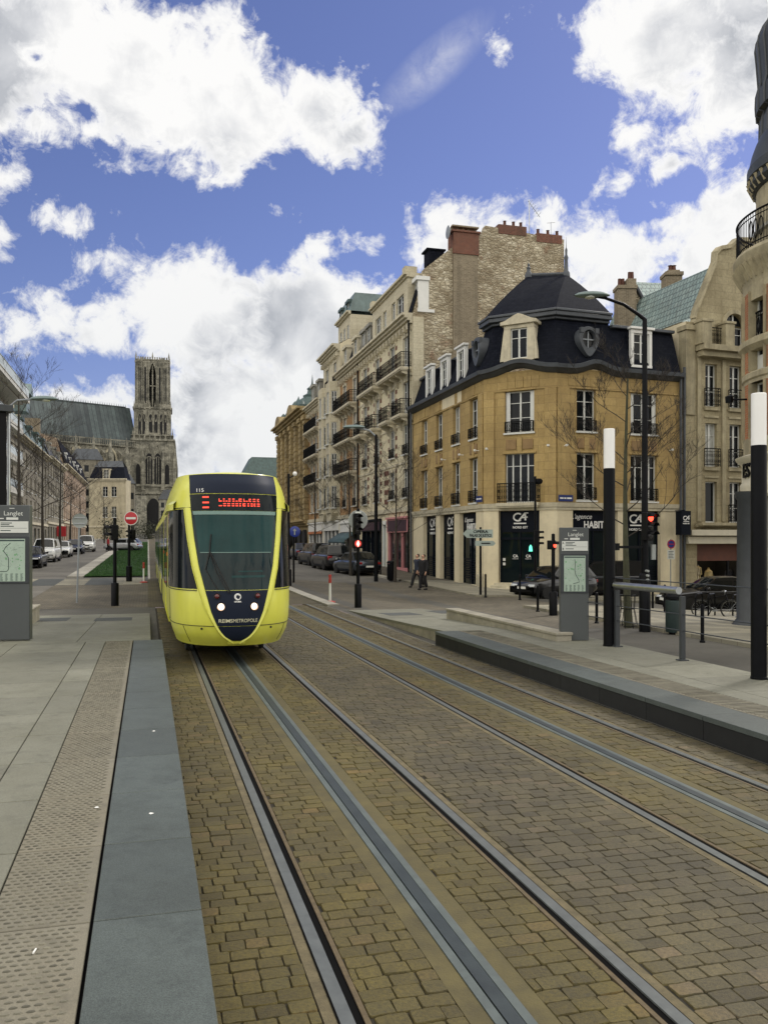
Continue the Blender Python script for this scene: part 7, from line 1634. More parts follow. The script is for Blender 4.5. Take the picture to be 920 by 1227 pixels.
# information totem, built once facing -y
def make_totem(label, loc, rz, scale=1.0, variant=0):
    t = thing('information_totem', label, 'information totem', loc, rz, 'grey stop information totems')
    w, d, h = 0.56, 0.17, 2.24
    m = MB(); m.box((-w/2, 0, 0), (w/2, d, h)); m.build('body', MATS['totem_grey'], t, local=True, bevel=0.012)
    m = MB(); m.box((-w/2+0.01, -0.008, h-0.43), (w/2-0.01, -0.001, h-0.02)); hp = m.build('header_panel', MATS['totem_grey'], t, local=True, smooth=0)
    m = MB(); T = lambda x, y, q: Vector((x, -0.009-q, h+y))
    m.box((-0.04, -0.011, h-0.06), (0.04, -0.0085, h-0.05)); text(m, 'Langlet', 0.105, lambda x, y, q: T(x+0.02, y-0.14, q), 0.002, width=0.30)
    m.box((-0.09, -0.011, h-0.245), (0.1, -0.0085, h-0.205)); m.box((-0.2, -0.010, h-0.232), (-0.13, -0.0085, h-0.215))
    m.build('lettering', MATS['panel_white'], hp, local=True, smooth=0, uv=False)
    m = MB(); m.box((-w/2+0.03, -0.012, h-0.46), (w/2-0.02, -0.001, h-0.27)); tp = m.build('line_panel', MATS['panel_white'], t, local=True, smooth=0)
    m = MB(); [m.box((-0.18, -0.0135, h-z_), (x_, -0.0125, h-z_+0.014)) for z_, x_ in ((0.305, 0.0), (0.332, -0.04), (0.36, 0.03), (0.43, -0.02))]; text(m, 'A', 0.05, lambda x, y, q: Vector((-0.225+x, -0.013-q, h-0.31+y)), 0.002, bold=0.002); text(m, 'B', 0.05, lambda x, y, q: Vector((-0.225+x, -0.013-q, h-0.425+y)), 0.002, bold=0.002);
    m.box((-0.23, -0.0135, h-0.386), (0.24, -0.0125, h-0.382)); m.build('lettering', MATS['map_line'], tp, local=True, smooth=0, uv=False)
    m = MB(); m.box((-w/2+0.005, -0.016, h-1.30), (w/2-0.005, -0.001, h-0.52)); cs = m.build('display_case', MATS['dark_grey_metal'], t, local=True, bevel=0.006)
    m = MB(); m.box((-0.21, -0.020, h-1.265), (0.21, -0.0165, h-0.56)); mp = m.build('map', MATS['map_paper'], cs, local=True, smooth=0)
    m = MB(); r = random.Random(4+variant)
    m.box((-0.2, -0.022, h-0.60), (0.2, -0.0205, h-0.575))
    if variant == 0: pts = [(0.0, -0.63), (0.01, -0.72), (0.0, -0.84), (0.02, -0.94), (0.07, -1.02), (0.09, -1.08), (0.02, -1.1), (-0.03, -1.11)]
    else: pts = [(-0.02, -0.63), (-0.10, -0.70), (-0.13, -0.76), (-0.08, -0.83), (-0.05, -0.88), (-0.05, -1.06), (-0.08, -1.1), (-0.2, -1.1)]
    m.tube([(x, -0.0205, h+z) for x, z in pts], 0.0055, 5)
    for i in range(60):
        x, z = r.uniform(-0.19, 0.19), r.uniform(-1.1, -0.64); a = r.uniform(0, 3.14); l = r.uniform(0.01, 0.05); m.tube([(x, -0.0203, h+z), (x+l*math.cos(a), -0.0203, h+z+l*math.sin(a)*0.6)], 0.0012, 3, False)
    for x in rng(-0.16, 0.16, 0.08):
        for k in range(9): m.box((x-0.022, -0.0215, h-1.255+k*0.014), (x+0.022*r.uniform(0.2, 1), -0.0205, h-1.249+k*0.014))
    m.build('route_lines', MATS['map_line'], mp, local=True, smooth=0, uv=False)
    m = MB()
    for i in range(14):
        x, z = r.uniform(-0.18, 0.18), r.uniform(-1.08, -0.66); m.lathe([(0.0, -0.0208), (r.uniform(0.008, 0.022), -0.0208), (0.0, -0.0206)], (x, 0, h+z), 6, 'y')
    m.build('park_patches', MATS['map_green'], mp, local=True, smooth=0, uv=False)
    t.scale = (scale,)*3; return t
c = at(688, 767.5, H); make_totem('grey information totem with a street map on the right platform', c, R(-18))
c = at(15, 767, H); make_totem('taller grey information totem at the left edge of the photo', c, R(-8), 1.2, 1)
# shelter edge at the far left
c = at(-6, 800, H); sh = thing('tram_shelter', 'dark tram shelter upright with a silver post at the left edge', 'shelter', c)
p0 = at(13, 640, 2.0); dsh = 14.5
q = ad(11, 18.6); m = MB(); m.tube([(q.x, q.y, H), (q.x, q.y, 5.1)], 0.035, 12); m.build('post', MATS['steel'], sh)
qa, qb = ad(8.5, 18.4), ad(-60, 17.8); f = Face((qb.x, qb.y), (qa.x, qa.y)); m = MB(); f.box(m, 0, f.L, -0.12, 0.0, 0.32, 5.05); m.build('side_panel', MATS['black_plastic'], sh, bevel=0.01)
m = MB(); f.box(m, -0.5, f.L+0.12, -1.6, 0.1, 5.052, 5.2); m.build('roof', MATS['dark_grey_metal'], sh, bevel=0.01)
m = MB(); f.box(m, 0, 0.2, -0.1, -0.02, H-0.02, 0.33); f.box(m, f.L-0.2, f.L-0.05, -0.1, -0.02, H-0.02, 0.33); m.build('foot', MATS['dark_grey_metal'], sh)
# white topped lamp columns of the right platform
def lamp_col(label, loc, h, r):
    t = thing('lamp_column', label, 'lamp', loc, 0, 'black lamp columns with white tops on the right platform')
    m = MB(); m.lathe([(r, 0), (r, h*0.815), (r*0.9, h*0.815+0.01)], n=24); m.build('post', MATS['black_metal'], t, local=True)
    m = MB(); m.lathe([(r*0.97, h*0.815+0.012), (r*0.97, h-0.01), (r*0.9, h), (0, h)], n=24); m.build('lamp_shade', MATS['lamp_white'], t, local=True)
    m = MB(); m.lathe([(r*1.06, 0), (r*1.06, 0.03), (r, 0.035)], n=24); m.build('collar', MATS['black_metal'], t, local=True)
    return t
c = at(729.5, 774, H); lamp_col('black lamp column with a white luminous top beside the grey totem', c, 260*(c.x*SN+c.y*CN)/FPX, 0.107)
c = at(908.5, 813.5, H); lamp_col('black lamp column with a white luminous top at the right edge of the photo', c, 342*(c.x*SN+c.y*CN)/FPX, 0.108)
# leaning rail and wire fence along the back of the right platform
A = at(739, 775, H); B = at(817, 791.5, H); D = at(921, 815, H); dr = (B-A).normalized()
B2 = A+dr*(B-A).length; D = A+dr*((D-A).length)
lr = thing('leaning_rail', 'steel leaning rail and wire fence at the back of the right platform', 'railing', A)
for q in (A, B, D):
    f = Face((q.x, q.y), (q.x+dr.x, q.y+dr.y)); m = MB(); f.box(m, -0.03, 0.03, -0.042, 0.042, H, H+1.06); f.box(m, -0.07, 0.07, -0.08, 0.08, H+0.001, H+0.02); m.build('post', MATS['dark_grey_metal'], lr, bevel=0.004)
for z in (0.20, 0.47, 0.99):
    m = MB(); m.tube([A-dr*1.2+Vector((0, 0, H+z)), D+dr*0.3+Vector((0, 0, H+z))], 0.009, 6); m.build('wire', MATS['dark_grey_metal'], lr)
m = MB(); off = Vector((-dr.y, dr.x, 0))*0.03
if off.x > 0: off = -off
m.tube([A-dr*0.02+off+Vector((0, 0, H+0.86)), B-dr*0.05+off+Vector((0, 0, H+0.86))], 0.062, 20); m.build('lean_tube', MATS['steel'], lr)
# bollards
def bollard(label, c, h, r=0.045):
    t = thing('bollard', label, 'bollard', c, 0, 'thin black street bollards')
    m = MB(); m.lathe([(r*1.5, 0), (r*1.5, 0.04), (r, 0.06), (r, h*0.9), (r*1.1, h*0.9), (r*1.1, h*0.92), (r, h*0.925), (r*0.9, h-0.02), (0, h)], n=14); m.build('post', MATS['black_metal'], t, local=True); return t
for (u, v, h, lab) in ((581.5, 716, 1.05, 'black bollard just right of the direction sign post'), (622.5, 719, 1.1, 'black bollard with a pale top in front of the bank door'), (644, 733, 0.95, 'black bollard in front of the small black car'),
        (714.5, 747, 0.95, 'black bollard between the totem and the near lamp column'), (841, 770, 0.95, 'dark bollard standing alone between the leaning rail and the round column'), (693.5, 732, 1.0, 'bollard half hidden at the right side of the grey totem'),
        (796, 736, 1.1, 'black bollard right of the leafless tree near the bank wall'), (781.5, 732, 1.0, 'black bollard close behind the traffic light mast'), (456, 690, 1.0, 'black bollard beside the litter bin on the far pavement')):
    bollard(lab, gq(u, v), h)
# red and white flexible markers
for u, v, lab in ((395.5, 722, 'red topped flexible post standing on the far kerb right of the tram'), (172.5, 698, 'red and white flexible post beside the left flank of the tram')):
    c = gq(u, v); t = thing('marker_post', lab, 'marker post', c, 0, 'red and white marker posts')
    m = MB(); m.lathe([(0.2, 0), (0.2, 0.04), (0.06, 0.07)], n=14); m.build('base', MATS['marker_red'], t, local=True)
    m = MB(); m.lathe([(0.05, 0.07), (0.042, 0.72)], n=12); m.build('stem', MATS['panel_white'], t, local=True)
    m = MB(); m.lathe([(0.055, 0.72), (0.055, 0.86), (0.045, 0.861), (0.045, 0.92), (0.055, 0.921), (0.055, 1.02), (0.0, 1.03)], n=12); m.build('cap', MATS['marker_red'], t, local=True)
# signals and sign posts
def mast(name, label, cat, c, h, r, sleeve=True, group=None, taper=0.85):
    t = thing(name, label, cat, c, 0, group); m = MB()
    m.lathe([(r, 0), (r*taper, h), (0, h+0.02)], n=14); m.build('post', MATS['black_metal'], t, local=True)
    if sleeve: m = MB(); m.lathe([(r*2.0, 0), (r*2.0, 0.78), (r*1.8, 0.8), (r, 0.81)], n=16); m.build('sleeve', MATS['black_metal'], t, local=True)
    return t
def sig_box(t, x, y, z, n=3, rz=0.0, lit=None, size=0.24, lens='lens_dark', back=False):
    """signal head with n lenses facing local -y turned by rz"""
    M = Matrix.Translation((x, y, z))@Matrix.Rotation(rz, 4, 'Z'); X = lambda p: tuple(M@Vector(p))
    h = n*size+0.06; m = MB(); m.box((-size*0.55, -0.02, -h/2), (size*0.55, 0.2, h/2)); m.v = [X(p) for p in m.v]; b = m.build('signal_head', MATS['black_plastic'], t, local=True, bevel=0.02)
    for i in range(n):
        zc = h/2-0.03-size*(i+0.5)
        m = MB(); m.lathe([(size*0.42, -0.03), (size*0.2, -0.055), (0, -0.06)], (0, 0, zc), 16, 'y'); m.v = [X(p) for p in m.v]; m.build('lens', MATS['signal_red' if lit == i else lens], b, local=True)
        m = MB(); m.lathe([(size*0.46, -0.02), (size*0.48, -0.24)], (0, 0, zc), 14, 'y', a0=10, a1=170); m.v = [X(p) for p in m.v]; m.build('hood', MATS['black_plastic'], b, local=True, solid=0.008)
    return b
ug = lambda c, u, v: ad(u, c.x*SN+c.y*CN, v)
# central mast right of the tram: round sign from behind, white plate, lit pedestrian figure
c = gq(429, 728); t = mast('signal_mast', 'black signal mast with a lit red pedestrian figure between the tracks and the road', 'traffic signal', c, 3.35, 0.06)
d_ = c.x*SN+c.y*CN; k = d_/FPX
m = MB(); m.lathe([(0.0, 0.10), (0.32, 0.10), (0.34, 0.115), (0.32, 0.13), (0.0, 0.13)], (0.03, 0, (HV-623)*k+CH-c.z), 28, 'y'); m.build('round_sign', MATS['sign_back'], t, local=True)
sig_box(t, -0.02, -0.02, (HV-628)*k+CH-c.z, 3, R(8), None, 0.22); m = MB(); zz = (HV-614)*k+CH-c.z; m.box((-0.11, -0.06, zz-0.03), (0.10, -0.045, zz+0.03)); m.build('plate', MATS['panel_white'], t, local=True)
zz = (HV-651)*k+CH-c.z; m = MB(); m.box((-0.20, -0.16, zz-0.17), (0.12, 0.06, zz+0.13)); hb_ = m.build('pedestrian_signal', MATS['black_plastic'], t, local=True, bevel=0.02)
m = MB(); m.ext([(-0.04-0.055, -0.163, zz-0.02), (-0.04, -0.163, zz-0.12), (-0.04+0.055, -0.163, zz-0.02), (-0.04, -0.163, zz+0.1)], (0, -0.01, 0)); m.build('red_figure', pm('figure_lit', (1, .6, .5), 0.5, emit=(1.0, 0.42, 0.32), es=3.0), hb_, local=True)
m = MB(); m.lathe([(0.0, -0.1625), (0.115, -0.1625), (0.0, -0.1615)], (-0.04, 0, zz-0.01), 16, 'y'); m.build('lens', pm('lens_red_dim', (0.25, 0.02, 0.02), 0.4, emit=(1, 0.05, 0.03), es=0.6), hb_, local=True)
# signal at the left end of the crossing, seen from the side
c = gq(138, 726); t = mast('signal_mast', 'black signal mast with a thick foot standing on the left platform ramp', 'traffic signal', c, 3.05, 0.065)
k = (c.x*SN+c.y*CN)/FPX; sig_box(t, -0.1, 0, 2.55, 2, R(-80), None, 0.24)
# no entry sign on its mast
c = gq(155, 697); t = mast('no_entry_sign', 'round red no entry sign with a white bar on a black mast', 'road sign', c, 3.5, 0.075); k = (c.x*SN+c.y*CN)/FPX; zz = (HV-621)*k+CH-c.z
Mx = Matrix.Translation((0.12, 0, zz))@Matrix.Rotation(-TH, 4, 'Z')
m = MB(); m.lathe([(0.0, -0.1), (0.33, -0.1), (0.35, -0.09), (0.35, -0.07), (0.0, -0.06)], (0, 0, 0), 32, 'y'); m.v = [tuple(Mx@Vector(p)) for p in m.v]; s_ = m.build('disc', MATS['sign_red'], t, local=True)
m = MB(); m.box((-0.25, -0.112, -0.055), (0.25, -0.102, 0.055)); m.v = [tuple(Mx@Vector(p)) for p in m.v]; m.build('bar', MATS['panel_white'], s_, local=True)
m = MB(); m.lathe([(0.325, -0.101), (0.355, -0.103), (0.355, -0.065)], (0, 0, 0), 32, 'y', caps=False); m.v = [tuple(Mx@Vector(p)) for p in m.v]; m.build('rim', MATS['panel_white'], s_, local=True)
sig_box(t, 0.1, 0.1, zz-0.85, 2, R(-60), None, 0.24)
# round sign seen from behind
c = gq(92.5, 724); c.z += 0.05; k = (c.x*SN+c.y*CN)/FPX; t = thing('road_sign', 'round road sign seen from behind on a thin grey pole', 'road sign', c)
m = MB(); m.tube([(0, 0, 0), (0.09, 0, 3.0)], 0.032, 10); m.build('pole', MATS['grey_paint'], t, local=True)
zz = (HV-624)*k+CH-c.z; m = MB(); m.lathe([(0.0, -0.05), (0.24, -0.05), (0.26, -0.06), (0.26, -0.03), (0.0, -0.03)], (0.1, 0, zz), 28, 'y'); m.build('disc', MATS['sign_back'], t, local=True)
m = MB(); m.box((-0.08, -0.075, zz-0.12), (0.28, -0.052, zz-0.09)); m.box((-0.08, -0.075, zz+0.09), (0.28, -0.052, zz+0.12)); m.build('bracket', MATS['steel'], t, local=True)
# blue round sign right of the tram
c = gq(352, 698); t = mast('road_sign', 'blue round direction arrow sign just right of the tram', 'road sign', c, 2.9, 0.055, False); k = (c.x*SN+c.y*CN)/FPX; zz = (HV-637)*k+CH-c.z
Mx = Matrix.Translation((0.06, 0, zz))@Matrix.Rotation(-TH, 4, 'Z')
m = MB(); m.lathe([(0.0, -0.08), (0.26, -0.08), (0.28, -0.07), (0.28, -0.05), (0.0, -0.05)], (0, 0, 0), 28, 'y'); m.v = [tuple(Mx@Vector(p)) for p in m.v]; s_ = m.build('disc', pm('blue_sign', (0.012, 0.03, 0.22), 0.4), t, local=True)
m = MB(); m.ext([(-0.03, -0.083, -0.17), (0.03, -0.083, -0.17), (0.03, -0.083, 0.03), (0.1, -0.083, 0.03), (0, -0.083, 0.17), (-0.1, -0.083, 0.03), (-0.03, -0.083, 0.03)], (0, -0.006, 0)); m.v = [tuple(Mx@Vector(p)) for p in m.v]; m.build('arrow', MATS['sign_back'], s_, local=True)
# lamp standard with a small white head, dark foot, close to the tram
c = gq(346, 702); t = mast('lamp_standard', 'slim black lamp standard with a white ball head right of the tram', 'lamp', c, 5.4, 0.07); k = (c.x*SN+c.y*CN)/FPX
m = MB(); m.lathe([(0.0, 5.3), (0.08, 5.33), (0.11, 5.42), (0.08, 5.5), (0.0, 5.53)], (0.3, 0, 0), 14); m.build('lamp_head', MATS['lamp_white'], t, local=True); m = MB(); m.tube([(0, 0, 5.2), (0.29, 0, 5.34)], 0.03, 6); m.build('arm', MATS['black_metal'], t, local=True)
# two traffic lights on the bank corner
c = gq(641, 715); t = mast('traffic_light', 'black traffic light mast with a camera head in front of the bank door', 'traffic light', c, 5.6, 0.062, False); k = (c.x*SN+c.y*CN)/FPX
zz = (HV-577)*k+CH-c.z; m = MB(); m.lathe([(0.0, -0.24), (0.13, -0.22), (0.15, 0.02), (0.1, 0.2), (0.0, 0.24)], (0.14, 0, zz), 14, 'y'); m.build('camera_head', MATS['black_plastic'], t, local=True)
m = MB(); m.tube([(0.0, 0, zz-0.1), (0.14, 0, zz-0.04)], 0.03, 6); m.build('arm', MATS['black_metal'], t, local=True); sig_box(t, 0.16, 0, (HV-646)*k+CH-c.z, 3, R(75), None, 0.26)
c = gq(662.5, 737.5); t = mast('pedestrian_light', 'black pedestrian light showing red beside the grey totem', 'traffic light', c, 2.75, 0.07); k = (c.x*SN+c.y*CN)/FPX; zz = (HV-653)*k+CH-c.z; b_ = sig_box(t, 0.03, 0.0, zz, 1, R(38), 0, 0.25)
# tall street lamp with traffic light
c = gq(772, 757); d_ = c.x*SN+c.y*CN; k = d_/FPX; HT = (HV-383)*k+CH-c.z
t = mast('street_lamp', 'tall dark street lamp whose mast carries a red traffic light', 'street lamp', c, HT, 0.105, False, None, 0.6)
m = MB(); m.lathe([(0.155, 0), (0.155, 1.55), (0.135, 1.6), (0.12, 1.62)], n=18); m.build('sleeve', MATS['black_metal'], t, local=True)
hx = ug(c, 709, 355)-c
arm = [Vector((0, 0, HT-0.25)), Vector((0, 0, HT)), Vector((hx.x*0.12, hx.y*0.12, HT+0.16*0.9)), Vector((hx.x*0.4, hx.y*0.4, HT+0.42)), Vector((hx.x*0.75, hx.y*0.75, hx.z-0.05)), Vector((hx.x*0.95, hx.y*0.95, hx.z))]
m = MB(); m.tube(arm, [0.065, 0.06, 0.05, 0.045, 0.04, 0.04], 10); m.build('arm', MATS['black_metal'], t, local=True)
def cobra(t, p, dirv, s=1.0):
    a = math.atan2(dirv.y, dirv.x); Mx = Matrix.Translation(p)@Matrix.Rotation(a, 4, 'Z')
    m = MB(); rows = []
    for i in range(11):
        x = -0.42+0.84*i/10; e = math.sqrt(max(0.0, 1-(x/0.43)**2)); w = 0.17*e+0.004
        rows.append([Mx@Vector((x*s, w*s*math.cos(q), (0.10 if math.sin(q) > 0 else 0.05)*e*s*math.sin(q))) for q in [2*math.pi*j/14 for j in range(14)]])
    m.grid(rows, close=True); m.build('lamp_head', MATS['zinc_green'], t, local=True)
    m = MB(); m.lathe([(0.0, -0.075*s), (0.11*s, -0.06*s), (0.13*s, -0.03*s)], tuple(Mx@Vector((0.06, 0, 0))), 14); m.build('lamp_glass', MATS['panel_white'], t, local=True)
dv = Vector((hx.x, hx.y, 0)); cobra(t, Vector((hx.x*1.0, hx.y*1.0, hx.z+0.02)), dv, 1.15)
sig_box(t, 0.0, -0.26, (HV-631)*k+CH-c.z, 3, R(14), 0, 0.24)
m = MB(); 
for v in (684, 689.5, 694.5): m.lathe([(0.0, -0.215), (0.035, -0.21), (0.04, -0.1)], (-0.02, 0, (HV-v)*k+CH-c.z), 10, 'y')
m.build('repeater_lamp', MATS['sign_back'], t, local=True)
m = MB(); zz = (HV-657)*k+CH-c.z; m.box((-1.02, -0.04, zz), (0, 0.04, zz+0.07)); m.box((-1.05, -0.12, zz-0.05), (-0.85, 0.12, zz+0.14)); m.build('side_arm', MATS['black_metal'], t, local=True)
m = MB(); zz = (HV-662)*k+CH-c.z; m.box((0.2, -0.05, zz-0.2), (0.32, 0.02, zz+0.22)); m.build('plate', MATS['sign_back'], t, local=True)
# far boulevard lamp
c = gq(450.5, 697); d_ = c.x*SN+c.y*CN; k = d_/FPX; HT = (HV-521)*k+CH-c.z; t = mast('street_lamp', 'tall street lamp on the boulevard pavement left of the pink shop', 'street lamp', c, HT, 0.12, False, None, 0.6)
hx = ug(c, 424, 512)-c; m = MB(); m.tube([Vector((0, 0, HT-0.1)), Vector((hx.x*0.3, hx.y*0.3, HT+0.25)), Vector((hx.x*0.9, hx.y*0.9, hx.z))], 0.05, 8); m.build('arm', MATS['grey_paint'], t, local=True); cobra(t, hx, Vector((hx.x, hx.y, 0)), 1.5)
# left lamp reaching over the roof, head only in the picture
c = Vector((-4.6, 17.0, zg(-4.6, 17.0))); d_ = c.x*SN+c.y*CN
pc = ad(4, 19.5, 486); t = mast('street_lamp', 'thin street lamp arm with a flat head over the left pavement', 'street lamp', Vector((pc.x, pc.y, zg(pc.x, pc.y)+0.01)), pc.z-zg(pc.x, pc.y)-0.1, 0.05, False, None, 0.8)
b0 = Vector((pc.x, pc.y, zg(pc.x, pc.y)+0.01)); h1 = ad(47, 19.5, 478)-b0; m = MB(); m.tube([Vector((0, 0, pc.z-b0.z-0.15)), Vector((h1.x*0.4, h1.y*0.4, h1.z-0.03)), h1], [0.03, 0.025, 0.02], 8); m.build('arm', MATS['grey_paint'], t, local=True); cobra(t, h1+Vector((0.1, 0, 0)), Vector((h1.x, h1.y, 0)), 0.75)
# direction sign post
c = gq(575.5, 715); k = (c.x*SN+c.y*CN)/FPX; t = mast('direction_sign', 'post with two pale green direction arrows in front of the bank', 'direction sign', c, (HV-632)*k+CH-c.z, 0.055, False)
Mx = Matrix.Rotation(-TH, 4, 'Z')
def arrow(u0, u1, v0, v1, left, lines):
    x0, x1 = (u0-575.5)*k, (u1-575.5)*k; z0, z1 = (HV-v1)*k+CH-c.z, (HV-v0)*k+CH-c.z; zm = (z0+z1)/2; hh = (z1-z0)/2
    pl = [(x0+hh, z0), (x1, z0), (x1, z1), (x0+hh, z1), (x0, zm)] if left else [(x0, z0), (x1-hh, z0), (x1, zm), (x1-hh, z1), (x0, z1)]
    m = MB(); m.ext([tuple(Mx@Vector((x, -0.06, z))) for x, z in pl], tuple(Mx@Vector((0, -0.03, 0)))); o = m.build('arrow_sign', MATS['sign_green'], t, local=True)
    m = MB()
    for i, tx in enumerate(lines): text(m, tx, hh*(0.9 if len(lines) > 1 else 1.1), lambda x, y, q: Mx@Vector(((x0+x1)/2+(0.12 if left else -0.08)+x, -0.092-q, zm+(0.45-0.9*i)*hh*(len(lines) > 1)+y)), 0.006, width=(x1-x0)*(0.5 if i == 0 and len(lines) > 1 else 0.72), bold=0.006)
    m.build('lettering', MATS['black_plastic'], o, local=True, smooth=0, uv=False)
arrow(554, 590, 634.5, 644.5, True, ['OPERA', 'PALAIS DE JUSTICE']); arrow(569, 593.5, 648, 654, False, [])
m = MB(); m.box((-0.2, -0.1, 0), (0.2, -0.093, 0.05)); zc_ = (HV-651)*k+CH-c.z-0.025; m.v = [tuple(Mx@Vector((x+0.22, y, z+zc_))) for x, y, z in m.v]; m.build('lettering', MATS['black_plastic'], t, local=True, smooth=0)
# no parking sign by the bank
c = gq(803, 722); k = (c.x*SN+c.y*CN)/FPX; t = thing('road_sign', 'small blue no parking sign with a white plate on the bank corner', 'road sign', c); zs0 = (HV-652)*k+CH-c.z
m = MB(); m.tube([(0, 0, 0), (0, 0, zs0+0.25)], 0.028, 8); m.build('pole', MATS['sign_back'], t, local=True)
m = MB(); m.lathe([(0.0, -0.05), (0.2, -0.05), (0.21, -0.03), (0.0, -0.03)], (0, 0, zs0), 24, 'y'); d1 = m.build('disc', MATS['blue_sign'], t, local=True); m = MB(); m.lathe([(0.165, -0.053), (0.213, -0.053)], (0, 0, zs0), 24, 'y', caps=False); m.box((-0.16, -0.053, -0.02+zs0), (0.16, -0.051, 0.02+zs0)); m.build('red_ring', MATS['sign_red'], d1, local=True)
m = MB(); m.box((-0.2, -0.05, zs0-0.72), (0.2, -0.035, zs0-0.28)); pl_ = m.build('plate', MATS['panel_white'], t, local=True)
m = MB()
for i in range(5): m.box((-0.15, -0.053, zs0-0.36-0.075*i), (0.12-0.05*(i % 2), -0.0505, zs0-0.335-0.075*i))
m.build('small_print', MATS['map_line'], pl_, local=True, smooth=0)
# litter bins
def bin_(label, c, w, h, mat):
    t = thing('litter_bin', label, 'litter bin', c, 0, 'dark litter bins'); m = MB(); m.lathe([(w*0.46, 0.06), (w*0.5, 0.1), (w*0.5, h*0.82), (w*0.46, h*0.84)], n=20); m.build('body', MATS[mat], t, local=True)
    m = MB(); m.lathe([(w*0.52, h*0.86), (w*0.52, h*0.93), (w*0.35, h), (0, h)], n=20); m.build('lid', MATS['black_metal'], t, local=True); m = MB(); m.lathe([(w*0.3, 0), (w*0.3, 0.06)], n=16); m.lathe([(w*0.2, h*0.8), (w*0.2, h*0.9)], n=12); m.build('base', MATS['black_metal'], t, local=True)
bin_('dark litter bin at the foot of a leafless tree by the pink shop', gq(469, 697)+Vector((0, 0, 0.05)), 0.52, 1.15, 'black_metal'); bin_('dark green litter bin behind the leaning rail', gq(806.5, 760), 0.42, 1.1, pm('bin_green', (0.014, 0.028, 0.028), 0.5).name)
# cycle racks
for i, (u, lab) in enumerate(((837, 'left cycle stand of black tube in front of the black car'), (852, 'middle cycle stand behind the chained bicycle'), (881, 'right cycle stand of black tube near the round column'))):
    c = gq(u, 741); t = thing('cycle_stand', lab, 'cycle stand', c, R(35), 'black cycle stands'); m = MB(); m.tube([(-0.35, 0, 0), (-0.35, 0, 0.75), (-0.25, 0, 0.87), (0.25, 0, 0.87), (0.35, 0, 0.75), (0.35, 0, 0)], 0.03, 8); m.build('hoop', MATS['black_metal'], t, local=True)
    m = MB(); m.lathe([(0.08, 0), (0.08, 0.015), (0, 0.016)], (-0.35, 0, 0), 10); m.lathe([(0.08, 0), (0.08, 0.015), (0, 0.016)], (0.35, 0, 0), 10); m.build('foot', MATS['black_metal'], t, local=True)
# bicycle
c = gq(857, 741); bk_ = thing('bicycle', 'bicycle with silver rims leaning on a cycle stand beside the black car', 'bicycle', c, R(-28))
for x in (-0.5, 0.5):
    m = MB(); m.tube([(x+0.33*math.cos(t*math.pi/14), 0, 0.34+0.33*math.sin(t*math.pi/14)) for t in range(29)], 0.02, 6, False); w_ = m.build('wheel', MATS['rubber'], bk_, local=True)
    m = MB(); m.tube([(x+0.305*math.cos(t*math.pi/14), 0, 0.34+0.305*math.sin(t*math.pi/14)) for t in range(29)], 0.01, 5, False)
    for t in range(14): a = t*math.pi/7; m.tube([(x, 0.02*(-1)**t, 0.34), (x+0.3*math.cos(a), 0, 0.34+0.3*math.sin(a))], 0.003, 3, False)
    m.build('rim', MATS['steel'], w_, local=True)
m = MB(); 
for a, b in (((-0.5, 0, 0.34), (-0.05, 0, 0.32)), ((-0.05, 0, 0.32), (-0.2, 0, 0.85)), ((-0.5, 0, 0.34), (-0.17, 0, 0.74)), ((-0.05, 0, 0.32), (0.34, 0, 0.72)), ((-0.17, 0, 0.74), (0.32, 0, 0.82)), ((0.31, 0, 0.9), (0.5, 0, 0.34))): m.tube([a, b], 0.018, 7)
m.build('frame', MATS['black_metal'], bk_, local=True); m = MB(); m.tube([(0.26, -0.28, 0.98), (0.33, -0.12, 1.0), (0.31, 0, 0.96), (0.33, 0.12, 1.0), (0.26, 0.28, 0.98)], 0.014, 6); m.tube([(0.31, 0, 0.86), (0.31, 0, 0.97)], 0.016, 6); m.build('handlebar', MATS['steel'], bk_, local=True)
m = MB(); m.ext([(-0.36, -0.08, 0.88), (-0.1, -0.02, 0.9), (-0.1, 0.02, 0.9), (-0.36, 0.08, 0.88)], (0, 0, 0.05)); m.build('saddle', MATS['black_plastic'], bk_, local=True, bevel=0.015)
m = MB(); m.lathe([(0.09, -0.01), (0.09, 0.01), (0, 0.012)], (-0.05, 0.04, 0.32), 14, 'y'); m.tube([(-0.05, 0.06, 0.32), (0.08, 0.07, 0.24)], 0.01, 5); m.tube([(-0.05, -0.06, 0.32), (-0.18, -0.07, 0.4)], 0.01, 5); m.build('crank', MATS['steel'], bk_, local=True)
